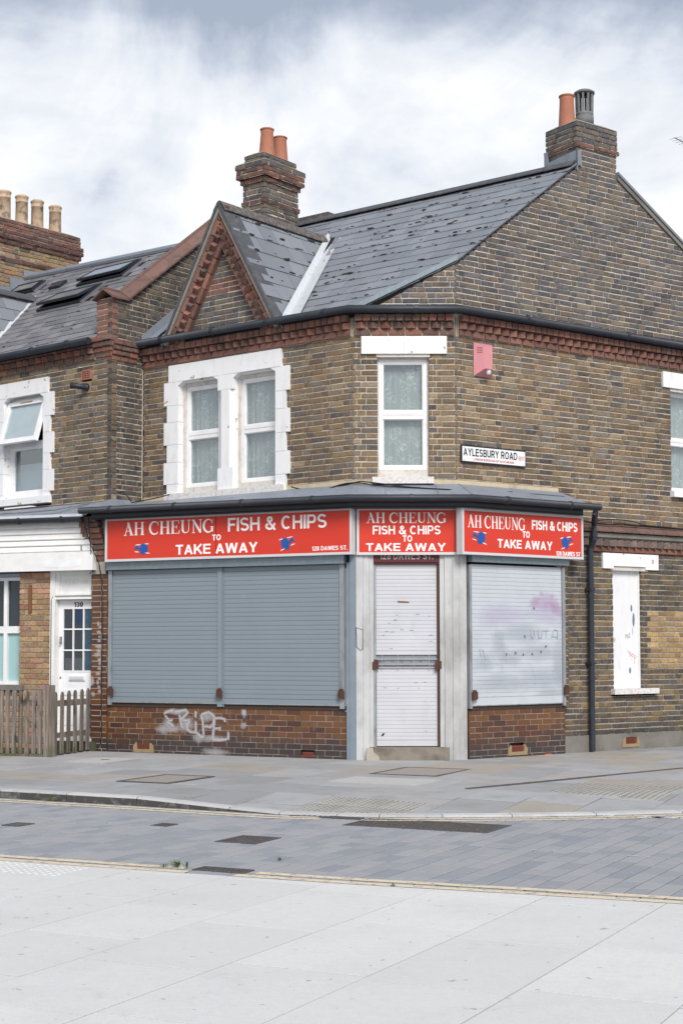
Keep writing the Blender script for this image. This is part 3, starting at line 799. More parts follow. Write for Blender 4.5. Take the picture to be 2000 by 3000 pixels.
lay(slabs, 'paving_slab', lambda p: pavement, 230)

# tactile paving with its blisters
for T, nm in ((TACT_A, 0), (TACT_B, 1)):
    q = [to_pg(*p) for p in T]; u0, u1 = min(p[0] for p in q), max(p[0] for p in q); v0, v1 = min(p[1] for p in q), max(p[1] for p in q)
    nu, nv = max(1, round((u1 - u0) / 0.4)), max(1, round((v1 - v0) / 0.4))
    bl = MB(); ts = []
    for i in range(nu):
        for j in range(nv):
            a, b = u0 + (u1 - u0) * i / nu, u0 + (u1 - u0) * (i + 1) / nu; c, d = v0 + (v1 - v0) * j / nv, v0 + (v1 - v0) * (j + 1) / nv
            poly = keep_pav([(a + .003, c + .003), (b - .003, c + .003), (b - .003, d - .003), (a + .003, d - .003)])
            if len(poly) < 3: continue
            wz = PG.P((a + b) / 2, (c + d) / 2); z = pav_z(wz.x, wz.y) + 0.001
            gx = (pav_z(wz.x, wz.y + .2) - pav_z(wz.x, wz.y - .2)) / .4
            ts.append(dict(F=Fr((wz.x, wz.y, z), db + UPV * gx * -0.45, da + UPV * gx * 0.89, (0, -gx, 1)), poly=[(p[0] - (a + b) / 2, p[1] - (c + d) / 2) for p in poly], w=0, mat='tactile slab', depth=0.04, bev=0.003, jit=0.0005))
            for k in range(6):
                for l in range(6):
                    uu, vv = a + (b - a) * (k + .5) / 6, c + (d - c) * (l + .5) / 6
                    if not keep_pav([(uu - .012, vv - .012), (uu + .012, vv - .012), (uu + .012, vv + .012), (uu - .012, vv + .012)]): continue
                    w = PG.P(uu, vv); zz_ = pav_z(w.x, w.y)
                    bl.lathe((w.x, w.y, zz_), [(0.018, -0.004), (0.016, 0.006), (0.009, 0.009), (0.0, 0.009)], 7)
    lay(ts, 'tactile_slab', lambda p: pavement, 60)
    bl.build('blister', 'worn shaded blister', pavement, kind='stuff')

# kerb stones: proud of the road on the left, flush at the corner
m = MB()
KP = []
for (a, b), (c, d) in zip(KERB[1:], KERB[2:-1]):
    l = math.hypot(c - a, d - b); n = max(1, round(l / 0.9))
    for i in range(n): KP.append((a + (c - a) * i / n, b + (d - b) * i / n))
KP.append(KERB[-2])
def off_line(pts, w):
    out = []
    for i, p in enumerate(pts):
        a = pts[max(0, i - 1)]; b = pts[min(len(pts) - 1, i + 1)]
        d = Vector((b[0] - a[0], b[1] - a[1])).normalized()
        out.append((p[0] - d.y * w, p[1] + d.x * w))
    return out
KI = off_line(KP, 0.15); KO = KP
for i in range(len(KP) - 1):
    q = [KO[i], KO[i + 1], KI[i + 1], KI[i]]
    m.poly3([(x, y, pav_z(x, y) - 0.02) for x, y in q])
kerb = m.build('kerb', 'joint sand', kind='structure')
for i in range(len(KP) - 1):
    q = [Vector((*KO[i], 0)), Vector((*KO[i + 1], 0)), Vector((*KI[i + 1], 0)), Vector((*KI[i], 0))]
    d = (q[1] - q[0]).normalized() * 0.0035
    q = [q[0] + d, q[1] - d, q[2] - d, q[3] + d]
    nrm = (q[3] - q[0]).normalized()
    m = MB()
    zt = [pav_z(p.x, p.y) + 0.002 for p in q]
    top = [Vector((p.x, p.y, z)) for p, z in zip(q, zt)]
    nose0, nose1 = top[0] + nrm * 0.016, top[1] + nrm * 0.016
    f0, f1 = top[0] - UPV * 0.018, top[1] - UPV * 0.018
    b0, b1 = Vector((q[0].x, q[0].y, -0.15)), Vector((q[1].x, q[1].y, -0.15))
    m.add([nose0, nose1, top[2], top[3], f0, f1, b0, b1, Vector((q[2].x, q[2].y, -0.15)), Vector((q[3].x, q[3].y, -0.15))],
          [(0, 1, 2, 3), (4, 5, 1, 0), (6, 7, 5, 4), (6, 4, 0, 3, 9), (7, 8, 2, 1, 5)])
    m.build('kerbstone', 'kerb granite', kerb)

# road of block paving
PLZ = [(-12.0, 15.9), (-6.0, 12.85), (-2.436, 10.995), (-1.349, 10.50), (-0.681, 10.205), (-0.004, 9.90), (1.046, 9.49), (2.007, 9.09), (6.0, 7.2), (14.0, 3.3)]
m = MB()
m.poly3([(-14, 22, ROADZ - 0.012)] + [(x, y, ROADZ - 0.012) for x, y in PLZ] + [(16, 22, ROADZ - 0.012)])
road = m.build('road', 'joint sand', kind='structure')
BIG = square((0.725, 13.21), 1.32, 0.60)
COVERS_ROAD = [((-0.743, 12.245), 0.36, 0.44, 'cover'), ((-2.80, 13.33), 0.20, 0.24, 'small'), ((-1.53, 13.28), 0.17, 0.2, 'small'), ((-0.235, 14.03), 0.42, 0.30, 'oval'), ((-3.32, 12.86), 0.2, 0.24, 'small')]
HOLES_ROAD = [rect_hole(BIG)] + [rect_hole(square(c, a, b)) for c, a, b, k in COVERS_ROAD]
GUL = square((-0.815, 10.585), 0.40, 0.17); GUL2 = square((0.02, 13.78), 0.36, 0.16)
HOLES_ROAD += [rect_hole(GUL), rect_hole(GUL2)]
pk = [to_pg(*p) for p in PLZ]; kk = [to_pg(*p) for p in KERB]
def line_at(L, u):
    for (a, b), (c, d) in zip(L, L[1:]):
        if a <= u <= c: return b + (d - b) * (u - a) / (c - a)
    return None
def keep_road(poly):
    cu = sum(p[0] for p in poly) / len(poly); cv = sum(p[1] for p in poly) / len(poly)
    lo = line_at(pk, cu); hi = line_at(kk, cu)
    if lo is None or hi is None: return []
    for L, sg, e in ((pk, -1, .004), (kk, 1, -.004)):
        a, b = line_at(L, cu - .05), line_at(L, cu + .05)
        if a is None or b is None: continue
        k = (b - a) / .1; m_ = (a + b) / 2
        if len(poly) > 2: poly = clip(poly, -sg * k, sg, sg * (m_ - k * cu + e))
    return poly
pavers = laid_floor(-12, 4.0, 6.0, 18.5, 0.145, [0.24, 0.30, 0.36], 0.011, keep_road, HOLES_ROAD, lambda x, y: ROADZ, 'paver', 0.03, 0.003, 0.0012, rnd=9)
lay(pavers, 'block_paver', lambda p: road, 300)

# pale granite slabs in the foreground
m = MB()
m.poly3([(-12, -6, ROADZ + 0.001)] + [(14, -6, ROADZ + 0.001)] + [(x, y, ROADZ + 0.001) for x, y in reversed(PLZ)])
plaza = m.build('plaza_paving', 'granite joint', kind='structure')
def keep_plz(poly):
    cu = sum(p[0] for p in poly) / len(poly); hi = line_at(pk, cu)
    if hi is None: return []
    a, b = line_at(pk, cu - .05), line_at(pk, cu + .05)
    if a is None or b is None: return []
    k = (b - a) / .1
    return clip(poly, -k, 1, (a + b) / 2 - k * cu - .002)
TACT_C = square((-2.13, 10.62), 0.8, 0.42)
gs = laid_floor(-7.40 - 5 * .72, 5.5, 3.0, 14.5, 0.72, [0.95, 1.1, 1.25], 0.010, keep_plz, [], lambda x, y: ROADZ + 0.012, 'granite slab', 0.03, 0.0012, 0.0004, rnd=12)
lay(gs, 'granite_slab', lambda p: plaza, 120)
bl = MB()
q = [to_pg(*p) for p in TACT_C]
for k in range(12):
    for l in range(7):
        w = PG.P(min(p[0] for p in q) + 0.067 * k, min(p[1] for p in q) + 0.06 * l)
        bl.lathe((w.x, w.y, ROADZ + 0.012), [(0.017, -0.002), (0.014, 0.004), (0.0, 0.005)], 7)
bl.build('blister', 'granite slab', plaza, kind='stuff')

# painted lines, each a thin film on the road
def along(line, off, w, z, name, mat, gap=None, x0=-9, x1=9):
    """a stripe parallel to a line of points"""
    line = [(p[0] + (q[0] - p[0]) * i / 8, p[1] + (q[1] - p[1]) * i / 8) for p, q in zip(line, line[1:]) for i in range(8)] + [line[-1]]
    a = off_line(line, off); b = off_line(line, off + w); m = MB()
    for i in range(len(line) - 1):
        if a[i][0] < x0 or a[i + 1][0] > x1: continue
        cx, cy = (a[i][0] + b[i + 1][0]) / 2, (a[i][1] + b[i + 1][1]) / 2
        if any(math.hypot(cx - g[0], cy - g[1]) < .24 for g in ((-0.815, 10.585), (0.02, 13.78))): continue
        m.poly3([(a[i][0], a[i][1], z), (a[i + 1][0], a[i + 1][1], z), (b[i + 1][0], b[i + 1][1], z), (b[i][0], b[i][1], z)])
    if m.v:
        o = m.build(name, mat, kind='structure'); return o
along(PLZ, 0.07, 0.095, ROADZ + 0.0022, 'yellow_line', 'yellow line paint', x0=-13, x1=15)
along(PLZ, 0.22, 0.095, ROADZ + 0.0022, 'yellow_line', 'yellow line paint', x0=-13, x1=15)
KD = []
for (a, b), (c, d) in zip(KERB[1:], KERB[2:-1]):
    for i in range(2): KD.append((a + (c - a) * i / 2, b + (d - b) * i / 2))
along(KD, -0.16, 0.08, ROADZ + 0.0022, 'yellow_line', 'yellow line paint')
along(KD, -0.30, 0.08, ROADZ + 0.0022, 'yellow_line', 'yellow line paint')
def stripe(p, q, w, name, mat, z=ROADZ + 0.0022):
    p, q = Vector((*p, z)), Vector((*q, z)); d = (q - p).normalized(); n = Vector((-d.y, d.x, 0)) * w / 2
    return MB().poly3([p - n, q - n, q + n, p + n]).build(name, mat, kind='structure')
for i in range(4):
    x = 2.02 + 0.115 * i * 1.0; stripe((x, 14.09 - 0.42 * (x - 2.02)), (x + 0.088, 14.09 - 0.42 * (x + 0.088 - 2.02)), 0.085, 'give_way_mark', 'white line paint')
for i in range(4):
    x = 2.66 + 0.115 * i; stripe((x, 13.84 - 0.42 * (x - 2.66)), (x + 0.095, 13.84 - 0.42 * (x + 0.095 - 2.66)), 0.085, 'give_way_mark', 'white line paint')
stripe((-2.75, 13.75), (-1.60, 13.18), 0.022, 'setting_out_line', 'thin line paint')
stripe((-1.45, 13.1), (-0.3, 12.5), 0.015, 'setting_out_line', 'thin line paint')
stripe((0.95, 11.85), (2.9, 10.85), 0.018, 'setting_out_line', 'thin line paint')

# ---- covers let into the ground
def cover(c, a, b, z, name, label, cat, fill, frame='cast iron', fw=0.035, pattern=None, group=None):
    cu, cv = to_pg(*c); F = PG.shift(cu, cv, z)
    t = thing(name, label, cat, F.P(0, 0, 0), group)
    part('frame', frame, t, F, (-a/2, a/2, -b/2, -b/2 + fw, -.04, .004), (-a/2, a/2, b/2 - fw, b/2, -.04, .004), (-a/2, -a/2 + fw, -b/2 + fw, b/2 - fw, -.04, .004), (a/2 - fw, a/2, -b/2 + fw, b/2 - fw, -.04, .004))
    part('lid', fill, t, F, (-a/2 + fw + .004, a/2 - fw - .004, -b/2 + fw + .004, b/2 - fw - .004, -.04, .001))
    if pattern:
        m = MB(); n1, n2 = int((a - 2 * fw) / pattern), int((b - 2 * fw) / pattern)
        for i in range(n1):
            for j in range(n2):
                u = -a/2 + fw + (i + .5) * (a - 2 * fw) / n1; v = -b/2 + fw + (j + .5) * (b - 2 * fw) / n2
                s_, l_ = (0.32, 0.10) if (i + j) % 2 else (0.10, 0.32)
                m.box(F, u - pattern * s_, u + pattern * s_, v - pattern * l_, v + pattern * l_, .001, .006)
        m.build('tread', 'cast iron', t, kind='stuff')
    return t
cover(COVERS_PAV[0][0], 0.60, 0.78, 0.022, 'inspection_cover', 'pale square access cover in the pavement by the picket gate', 'access cover', 'pale cover', 'pale cover', 0.012)
part('keyhole', 'dark void', bpy.data.objects['inspection_cover'], PG.shift(*to_pg(-3.0, 19.5), 0.0255), (-.06, .06, -.012, .012, -.001, .0015))
cover(COVERS_PAV[1][0], 0.66, 0.96, 0.004, 'inspection_cover', 'pinkish recessed access cover in a black beaded iron frame, nearest the left kerb', 'access cover', 'gravel cover', fw=0.045)
cover(COVERS_PAV[2][0], 0.82, 1.06, 0.012, 'inspection_cover', 'grey gravelly access cover in a brown iron frame before the shop door', 'access cover', 'gravel cover', fw=0.035)
F_ = PG.shift(*to_pg(0.46, 16.6), 0.0)
tag(MB().box(PG.shift(*to_pg(0.47, 16.55), pav_z(0.47, 16.55)), -0.52, 0.52, -0.33, 0.33, -0.01, 0.006).build('concrete_patch', 'pale cover'), 'rough pale concrete patch in the pavement just below the framed gravel cover', 'patch')
cover(COVERS_ROAD[0][0], 0.36, 0.44, ROADZ, 'manhole_cover', 'rusty diamond shaped iron manhole cover with a square tread, middle of the road', 'manhole cover', 'cast iron', pattern=0.045)
cover(COVERS_ROAD[1][0], 0.19, 0.22, ROADZ, 'valve_cover', 'small raised iron valve cover in the road, right one of the pair at left', 'valve cover', 'cast iron', fw=0.015)
cover(COVERS_ROAD[4][0], 0.19, 0.22, ROADZ, 'valve_cover', 'small iron valve cover cut by the left edge of the photo', 'valve cover', 'cast iron', fw=0.015)
cover(COVERS_ROAD[2][0], 0.16, 0.19, ROADZ, 'valve_cover', 'small flat valve cover in the road at the end of the thin white line', 'valve cover', 'cast iron', fw=0.015, pattern=0.04)
cover(COVERS_ROAD[3][0], 0.40, 0.28, ROADZ, 'manhole_cover', 'dark iron manhole cover in the road beside the dropped kerb, left of the large one', 'manhole cover', 'cast iron', pattern=0.05)
cu, cv = to_pg(0.725, 13.21); F = PG.shift(cu, cv, ROADZ)
t = thing('manhole_cover', 'large three section iron chamber cover in the road before the shop door', 'manhole cover', F.P(0, 0, 0))
part('frame', 'cast iron', t, F, (-.66, .66, -.30, -.275, -.04, .003), (-.66, .66, .275, .30, -.04, .003), (-.66, -.635, -.275, .275, -.04, .003), (.635, .66, -.275, .275, -.04, .003))
for a, b in ((-.632, -.225), (-.215, .215), (.225, .632)):
    p = part('lid', 'cast iron', t, F, (a, b, -.272, .272, -.04, -.002))
    mm = MB(); n1 = int((b - a) / .04)
    for i in range(n1):
        for j in range(13):
            u = a + (i + .5) * (b - a) / n1; v = -.26 + .04 * (j + .5); s_, l_ = (.015, .005) if (i + j) % 2 else (.005, .015)
            mm.box(F, u - s_, u + s_, v - l_, v + l_, -.002, .003)
    mm.build('tread', 'cast iron', p, kind='stuff')
part('seam', 'slot drain', t, F, (-.226, -.214, -.272, .272, -.03, .002), (.214, .226, -.272, .272, -.03, .002))
def gully(c, a, b, z, n, label, bars_v=True):
    cu, cv = to_pg(*c); F = PG.shift(cu, cv, z)
    t = thing('gully_grating', label, 'drain', F.P(0, 0, 0))
    part('frame', 'cast iron', t, F, (-a/2, a/2, -b/2, -b/2 + .018, -.05, .004), (-a/2, a/2, b/2 - .018, b/2, -.05, .004), (-a/2, -a/2 + .018, -b/2 + .018, b/2 - .018, -.05, .004), (a/2 - .018, a/2, -b/2 + .018, b/2 - .018, -.05, .004))
    part('pit', 'dark void', t, F, (-a/2 + .018, a/2 - .018, -b/2 + .018, b/2 - .018, -.06, -.05))
    for i in range(n):
        u = -a/2 + .018 + (i + 1) * (a - .036) / (n + 1)
        part('bar', 'cast iron', t, F, (u - .008, u + .008, -b/2 + .018, b/2 - .018, -.045, .002))
gully((-0.815, 10.585), 0.40, 0.17, ROADZ + .002, 9, 'black iron gully grating at the edge of the pale paving beside the weeds')
gully((0.02, 13.78), 0.34, 0.14, ROADZ + .002, 8, 'dark gully grating tucked under the dropped kerb at the corner')
# slot drain across the pavement
a, b = Vector((1.272, 15.648, -.004)), Vector((6.6, 20.36, 0.020)); d = (b - a).normalized()
F = Fr((a.x, a.y, 0.004), d, Vector((-d.y, d.x, 0)), UPV)
t = thing('drainage_channel', 'long narrow brown slotted drain running across the pavement to the right', 'drain', a)
part('channel', 'slot drain', t, F, (0, 7.1, -.035, .035, -.04, .002))
m = MB()
for i in range(170): m.box(F, .02 + i * .0416, .035 + i * .0416, -.024, .024, .002, .0045)
m.build('slot_bar', 'cast iron', t, kind='stuff')

# weeds
def weed(c, z, n, hgt, spread, label, mat='leaf green'):
    m = MB()
    for i in range(n):
        an = random.uniform(0, 6.28); h = hgt * random.uniform(.5, 1.1); r = spread * random.uniform(.3, 1)
        p0 = Vector((c[0] + random.uniform(-.3, .3) * spread, c[1] + random.uniform(-.3, .3) * spread, z))
        tip = p0 + Vector((math.cos(an) * r, math.sin(an) * r, h)); mid = p0.lerp(tip, .55) + UPV * h * .22
        sd = Vector((-math.sin(an), math.cos(an), 0)) * hgt * random.uniform(.06, .11)
        k = len(m.v); m.v += [tuple(x) for x in (p0, mid - sd, tip, mid + sd, mid + UPV * h * .03)]
        m.f += [(k, k + 1, k + 4), (k + 1, k + 2, k + 4), (k + 2, k + 3, k + 4), (k + 3, k, k + 4)]
    return tag(m.build('weed', mat), label, 'weed')
weed((-1.236, 10.73), ROADZ, 22, .032, .055, 'pale spreading weed, leftmost of the cluster beside the gully')
weed((-1.15, 10.69), ROADZ, 30, .055, .055, 'tallest bushy green weed beside the iron gully')
weed((-1.075, 10.67), ROADZ, 12, .05, .035, 'thin upright weed close to the left end of the gully')
weed((-0.444, 11.05), ROADZ, 18, .028, .045, 'small dark weed alone in the block paving of the road')
weed((0.32, 9.80), ROADZ, 14, .03, .03, 'tiny weed on the yellow line along the pale paving')
weed((-2.90, 15.30), ROADZ, 30, .04, .09, 'low yellow green weed at the foot of the left kerb')
weed((-2.27, 14.98), ROADZ, 10, .02, .05, 'flat yellowish tuft by the kerb, right of the larger weed')
tag(MB().box(Fr((2.71, 20.25, 0.012), (0.9, 0.3, 0.05), (-0.3, 0.9, 0), (0, 0, 1)), -.045, .045, -.02, .02, 0, .02).build('litter', 'orange scrap'), 'small orange scrap of litter on the pavement by the plinth', 'litter')

# ------------------------------------------------------------------ lettering: strokes drawn as thin raised ribbons
def arc(cx, cy, rx, ry, a0, a1, n=10): return [(cx + rx * math.cos(R(a0 + (a1 - a0) * i / n)), cy + ry * math.sin(R(a0 + (a1 - a0) * i / n))) for i in range(n + 1)]
def sans(c, t):
    h = t / 2
    def bowl(W, y0, y1, x0=None): return [(h, y0), (W - (y1 - y0) / 2, y0)] + arc(W - (y1 - y0) / 2 , (y0 + y1) / 2, (y1 - y0) / 2 - h * 0 - h, (y1 - y0) / 2, -90, 90, 8) + [(h, y1)]
    O = lambda W: (arc(W / 2, .5, W / 2 - h, .5 - h, 0, 360, 20)[:-1], True)
    if c == 'A': return .78, [([(h * 1.05, 0), (.39, 1 - h * .5)], 0), ([(.39, 1 - h * .5), (.78 - h * 1.05, 0)], 0), ([(.2, .3), (.58, .3)], 0)]
    if c == 'B': return .68, [([(h, 0), (h, 1)], 0), (bowl(.64, .52, 1 - h), 0), (bowl(.68, h, .52), 0)]
    if c == 'C': return .76, [(arc(.38, .5, .38 - h, .5 - h, 48, 312, 16), 0)]
    if c == 'D': return .74, [([(h, h), (h, 1 - h), (.34, 1 - h)] + arc(.34, .5, .40 - h, .5 - h, 90, -90, 10) + [(h, h)], 0)]
    if c == 'E': return .64, [([(.64, 1 - h), (h, 1 - h), (h, h), (.64, h)], 0), ([(h, .52), (.59, .52)], 0)]
    if c == 'F': return .60, [([(.60, 1 - h), (h, 1 - h), (h, 0)], 0), ([(h, .50), (.54, .50)], 0)]
    if c == 'G': return .80, [(arc(.39, .5, .39 - h, .5 - h, 48, 325, 16), 0), ([(.44, .44), (.80 - h, .44), (.80 - h, .05)], 0)]
    if c == 'H': return .72, [([(h, 0), (h, 1)], 0), ([(.72 - h, 0), (.72 - h, 1)], 0), ([(h, .51), (.72 - h, .51)], 0)]
    if c == 'I': return t, [([(h, 0), (h, 1)], 0)]
    if c == 'K': return .74, [([(h, 0), (h, 1)], 0), ([(.66, 1), (h + .03, .36)], 0), ([(.30, .58), (.68, 0)], 0)]
    if c == 'L': return .58, [([(h, 1), (h, h), (.58, h)], 0)]
    if c == 'N': return .74, [([(h, 0), (h, 1)], 0), ([(h, .96), (.74 - h, .04)], 0), ([(.74 - h, 0), (.74 - h, 1)], 0)]
    if c in 'O': return .82, [O(.82)]
    if c == '0': return .58, [O(.58)]
    if c == 'P': return .66, [([(h, 0), (h, 1)], 0), (bowl(.66, .45, 1 - h), 0)]
    if c == 'R': return .70, [([(h, 0), (h, 1)], 0), (bowl(.66, .48, 1 - h), 0), ([(.36, .48), (.62, 0)], 0)]
    if c == 'S':
        ry = .25 - h / 2
        return .68, [(arc(.34, 1 - h - ry, .34 - h, ry, 25, 270, 12) + arc(.34, h + ry, .34 - h, ry, 90, -155, 12)[1:], 0)]
    if c == 'T': return .66, [([(0, 1 - h), (.66, 1 - h)], 0), ([(.33, 1 - h), (.33, 0)], 0)]
    if c == 'U': return .72, [([(h, 1)] + arc(.36, .34, .36 - h, .34 - h, 180, 360, 10) + [(.72 - h, 1)], 0)]
    if c == 'W': return 1.06, [([(h * .9, 1), (.27, 0)], 0), ([(.27, 0), (.53, .98)], 0), ([(.53, .98), (.79, 0)], 0), ([(.79, 0), (1.06 - h * .9, 1)], 0)]
    if c == 'Y': return .74, [([(h * .9, 1), (.37, .44)], 0), ([(.74 - h * .9, 1), (.37, .44)], 0), ([(.37, .5), (.37, 0)], 0)]
    if c == '&': return .78, [(arc(.34, .77, .18 - h * .4, .23 - h, 0, 360, 14)[:-1], True), (arc(.33, .28, .33 - h, .28 - h, 120, 345, 12), 0), ([(.25, .62), (.74, 0)], 0), ([(.60, .22), (.72, .5)], 0)]
    if c == '1': return .40, [([(.28, 0), (.28, 1)], 0), ([(.28, .92), (.06, .74)], 0)]
    if c == '2': return .60, [(arc(.30, .70, .30 - h, .30 - h, 165, -35, 10) + [(h, h)], 0), ([(0, h), (.60, h)], 0)]
    if c == '3': return .58, [(arc(.27, .74, .27 - h, .26 - h, 150, -90, 9), 0), (arc(.27, .27, .29 - h, .27 - h, 90, -150, 9), 0)]
    if c == '7': return .56, [([(0, 1 - h), (.56 - h, 1 - h), (.2, 0)], 0)]
    if c == '8': return .60, [(arc(.30, .75, .26 - h, .25 - h, 0, 360, 14)[:-1], True), (arc(.30, .27, .30 - h, .27 - h, 0, 360, 14)[:-1], True)]
    if c == '.': return t, [([(h, 0), (h, t)], 0)]
    return .34, []
def serif(c):
    """returns width and strokes with their own widths"""
    T, n, q = .155, .05, .042
    sf = lambda x, y, l=.14: ([(x - l, y), (x + l, y)], q)
    def car(cx, rx, a0, a1):
        p = arc(cx, .5, rx, .475, a0, a1, 18)
        w = [n + (T - n) * max(0, math.sin(math.pi * min(1, max(0, i / 18)))) ** 1.3 for i in range(19)]
        return (p, w)
    if c == 'A': return .80, [([(.13, .02), (.39, .98)], n), ([(.36, 1.0), (.65, .02)], T), ([(.22, .34), (.54, .34)], q), sf(.12, .02, .12), sf(.66, .02, .15)]
    if c == 'H': return .84, [([(.17, 0), (.17, 1)], T), ([(.67, 0), (.67, 1)], T), ([(.17, .52), (.67, .52)], n), sf(.17, .02), sf(.17, .98), sf(.67, .02), sf(.67, .98)]
    if c == 'C': return .78, [car(.42, .36, 48, 318), ([(.70, .68), (.71, .97)], q)]
    if c == 'E': return .72, [([(.17, 0), (.17, 1)], T), ([(.03, .975), (.63, .975)], q), ([(.62, .99), (.64, .76)], q), ([(.17, .52), (.47, .52)], q), ([(.47, .64), (.47, .40)], q), ([(.03, .025), (.66, .025)], q), ([(.65, .01), (.69, .26)], q)]
    if c == 'U': return .84, [([(.18, 1), (.18, .34)] + arc(.42, .32, .24, .28, 180, 270, 6)[1:], [T, T] + [T - .09 * i / 5 for i in range(6)]), (arc(.42, .32, .24, .28, 270, 360, 6) + [(.66, 1)], n), sf(.18, .98), sf(.66, .98, .12)]
    if c == 'N': return .84, [([(.15, 0), (.15, .98)], n), ([(.13, .97), (.70, .03)], T), ([(.70, 0), (.70, 1)], n), sf(.13, .98, .12), sf(.15, .02, .12), sf(.70, .98, .12)]
    if c == 'G': return .86, [car(.42, .36, 48, 330), ([(.70, .68), (.71, .97)], q), ([(.70, .44), (.70, .06)], T), sf(.70, .43, .13)]
    return .34, []
def lettering(F, text, u0, v0, width, height, mat, parent, font='sans', t=.17, name='lettering', w0=0.0, w1=0.003, gap=.09):
    """text fitted between u0 and u0+width (left to right as read), cap height given"""
    gl = []; x = 0.0
    for c in text:
        if c == ' ': x += .34; continue
        W_, st = (serif(c) if font == 'serif' else sans(c, t)); gl.append((x, st)); x += W_ + (gap if font != 'serif' else .035)
    tot = x - (gap if font != 'serif' else .035); kx = width / tot; m = MB(); k = 0
    for gx, st in gl:
        for s in st:
            if font == 'serif': pts, w = s; closed = False; ww = w
            else: pts, closed = s; ww = t
            # widths scale with the drawing: build in unit letters, then squeeze
            G = Fr(F.o, F.du, F.dv, F.n)
            class Sq:
                left = F.left
                @staticmethod
                def P(a, b, c_, gx=gx): return F.P(u0 + (gx + a) * kx, v0 + b * height, c_)
            m.ribbon(Sq, pts, ww, w0, w1 + 0.00012 * (k % 9), closed=bool(closed)); k += 1
    return m.build(name, mat, parent)

def blobs(F, L, w, name, mat, parent):
    for i, (u, z, a, b, r_) in enumerate(L): MB().blob(F, u, z, a, b, w + .00012 * i, r_, i + int(u * 100)).build(name, mat, parent)

# ------------------------------------------------------------------ the corner shop
shop = thing('corner_shop', 'brown brick corner building with red shop signs and closed shutters on a cut corner', 'building', LC.P(0.7, 0, 0))
PIECES = []
def walled(name, F, parent, mortar, specs, tiles='brick'):
    m = MB(); out = []
    for sp in specs: courses(F, mortar_mb=m, out=out, **sp)
    o = m.build(name, mortar, parent)
    for p in out: p['par'] = o
    return o, out
const = lambda a, b: (lambda z: (a, b))

# upper walls
SUR = [(1.245, 3.30, 3.50, 5.43)]
ulh = [(1.19, 3.27, 5.19, 5.43)]
QZ = [(5.19, 4.86, 1), (4.86, 4.62, 0), (4.62, 4.30, 1), (4.30, 4.05, 0), (4.05, 3.74, 1), (3.74, 3.50, 0)]
for a, b, k in QZ: ulh.append((1.05 if k else 1.11, 3.36 if k else 3.30, b, a))
wall_ul, pc = walled('wall', UL, shop, 'mortar', [dict(z0=3.30, z1=5.45, bounds=const(0, 3.81), holes=ulh, mat='stock brick')]); PIECES += pc
wall_uc, pc = walled('wall', UC, shop, 'mortar', [dict(z0=3.30, z1=5.45, bounds=const(0, 1.332), holes=[(.108, 1.207, 5.21, 5.441), (.315, .975, 3.62, 5.21), (.244, 1.03, 3.52, 3.62)], mat='stock brick')]); PIECES += pc
def yellow(u, z): return 'cleaned brick' if (u > 3.47 and 1.12 < z < 1.92 and (u > 3.62 or int(z / .075) % 2)) else None
UEND = 7.5
URH = [(3.85, 5.00, 5.166, 5.391), (4.03, 4.82, 3.675, 5.166), (3.995, 4.9, 3.587, 3.675), (2.593, 3.70, 2.52, 2.737), (2.808, 3.388, .86, 2.52), (2.75, 3.637, .78, .86)]
wall_ur, pc = walled('wall', UR, shop, 'mortar', [
    dict(z0=3.30, z1=5.45, bounds=const(0, UEND), holes=URH, mat='stock brick'),
    dict(z0=3.00, z1=3.30, bounds=const(1.70, UEND), holes=URH, mat='stock brick')])
PIECES += pc
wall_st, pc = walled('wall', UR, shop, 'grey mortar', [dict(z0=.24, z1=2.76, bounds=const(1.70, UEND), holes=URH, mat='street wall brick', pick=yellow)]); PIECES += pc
def vgab(z):
    l = 0.0 if z < 6.42 else (z - 6.42) / .769
    r = 3.006 + (8.018 - z) / .586
    if z > 8.0: l = max(l, 2.20)
    if l > 2.2: l = 2.2
    if r < 2.98 or z > 8.03: r = 2.98
    return (l, min(UEND, r))
wall_gb, pc = walled('wall', UR, shop, 'pale mortar', [dict(z0=5.72, z1=8.70, bounds=vgab, holes=[], mat='gable brick')]); PIECES += pc
wall_cg, pc = walled('wall', UC, shop, 'pale mortar', [dict(z0=5.80, z1=6.44, bounds=lambda z: (max(0, (z - 5.80) / .49), 1.332), holes=[], mat='gable brick')]); PIECES += pc
for P_, z0_, z1_ in ((UC.P(.002, 0, -.0225), 3.3, 5.78), (UC.P(1.330, 0, -.0225), 3.3, 6.44)):
    MB().tube([zat(P_, z0_), zat(P_, z1_)], .0115, 6).build('corner_pointing', 'grey mortar', shop)
MB().tube([FN.P(.006, 3.3, -.012) , FN.P(.006, 5.8, -.012)], .016, 6).build('corner_pointing', 'grey mortar', shop)
# front gable over the paired window
GA, GB, GH = 2.20, 5.76, 7.52                      # centre u, base z, apex z
ghw = lambda z, w: (GA - w * (1 - (z - GB) / (GH - GB)), GA + w * (1 - (z - GB) / (GH - GB)))
def gin(z):
    f = (7.03 - z) / (7.03 - 5.80); return (GA - .78 * f, GA + .78 * f)
wall_fg, pc = walled('wall', UL.shift(w=.03), shop, 'pale mortar', [dict(z0=5.80, z1=7.0, bounds=gin, holes=[], mat='gable brick', pick=lambda u, z: 'red brick' if 6.33 < z < 6.56 else None)]); PIECES += pc
MB().prism(UL.shift(w=-.12), [(GA - 1.0, GB), (GA + 1.0, GB), (GA, GH - .04)], -.1, .10).build('gable_backing', 'cement', shop)

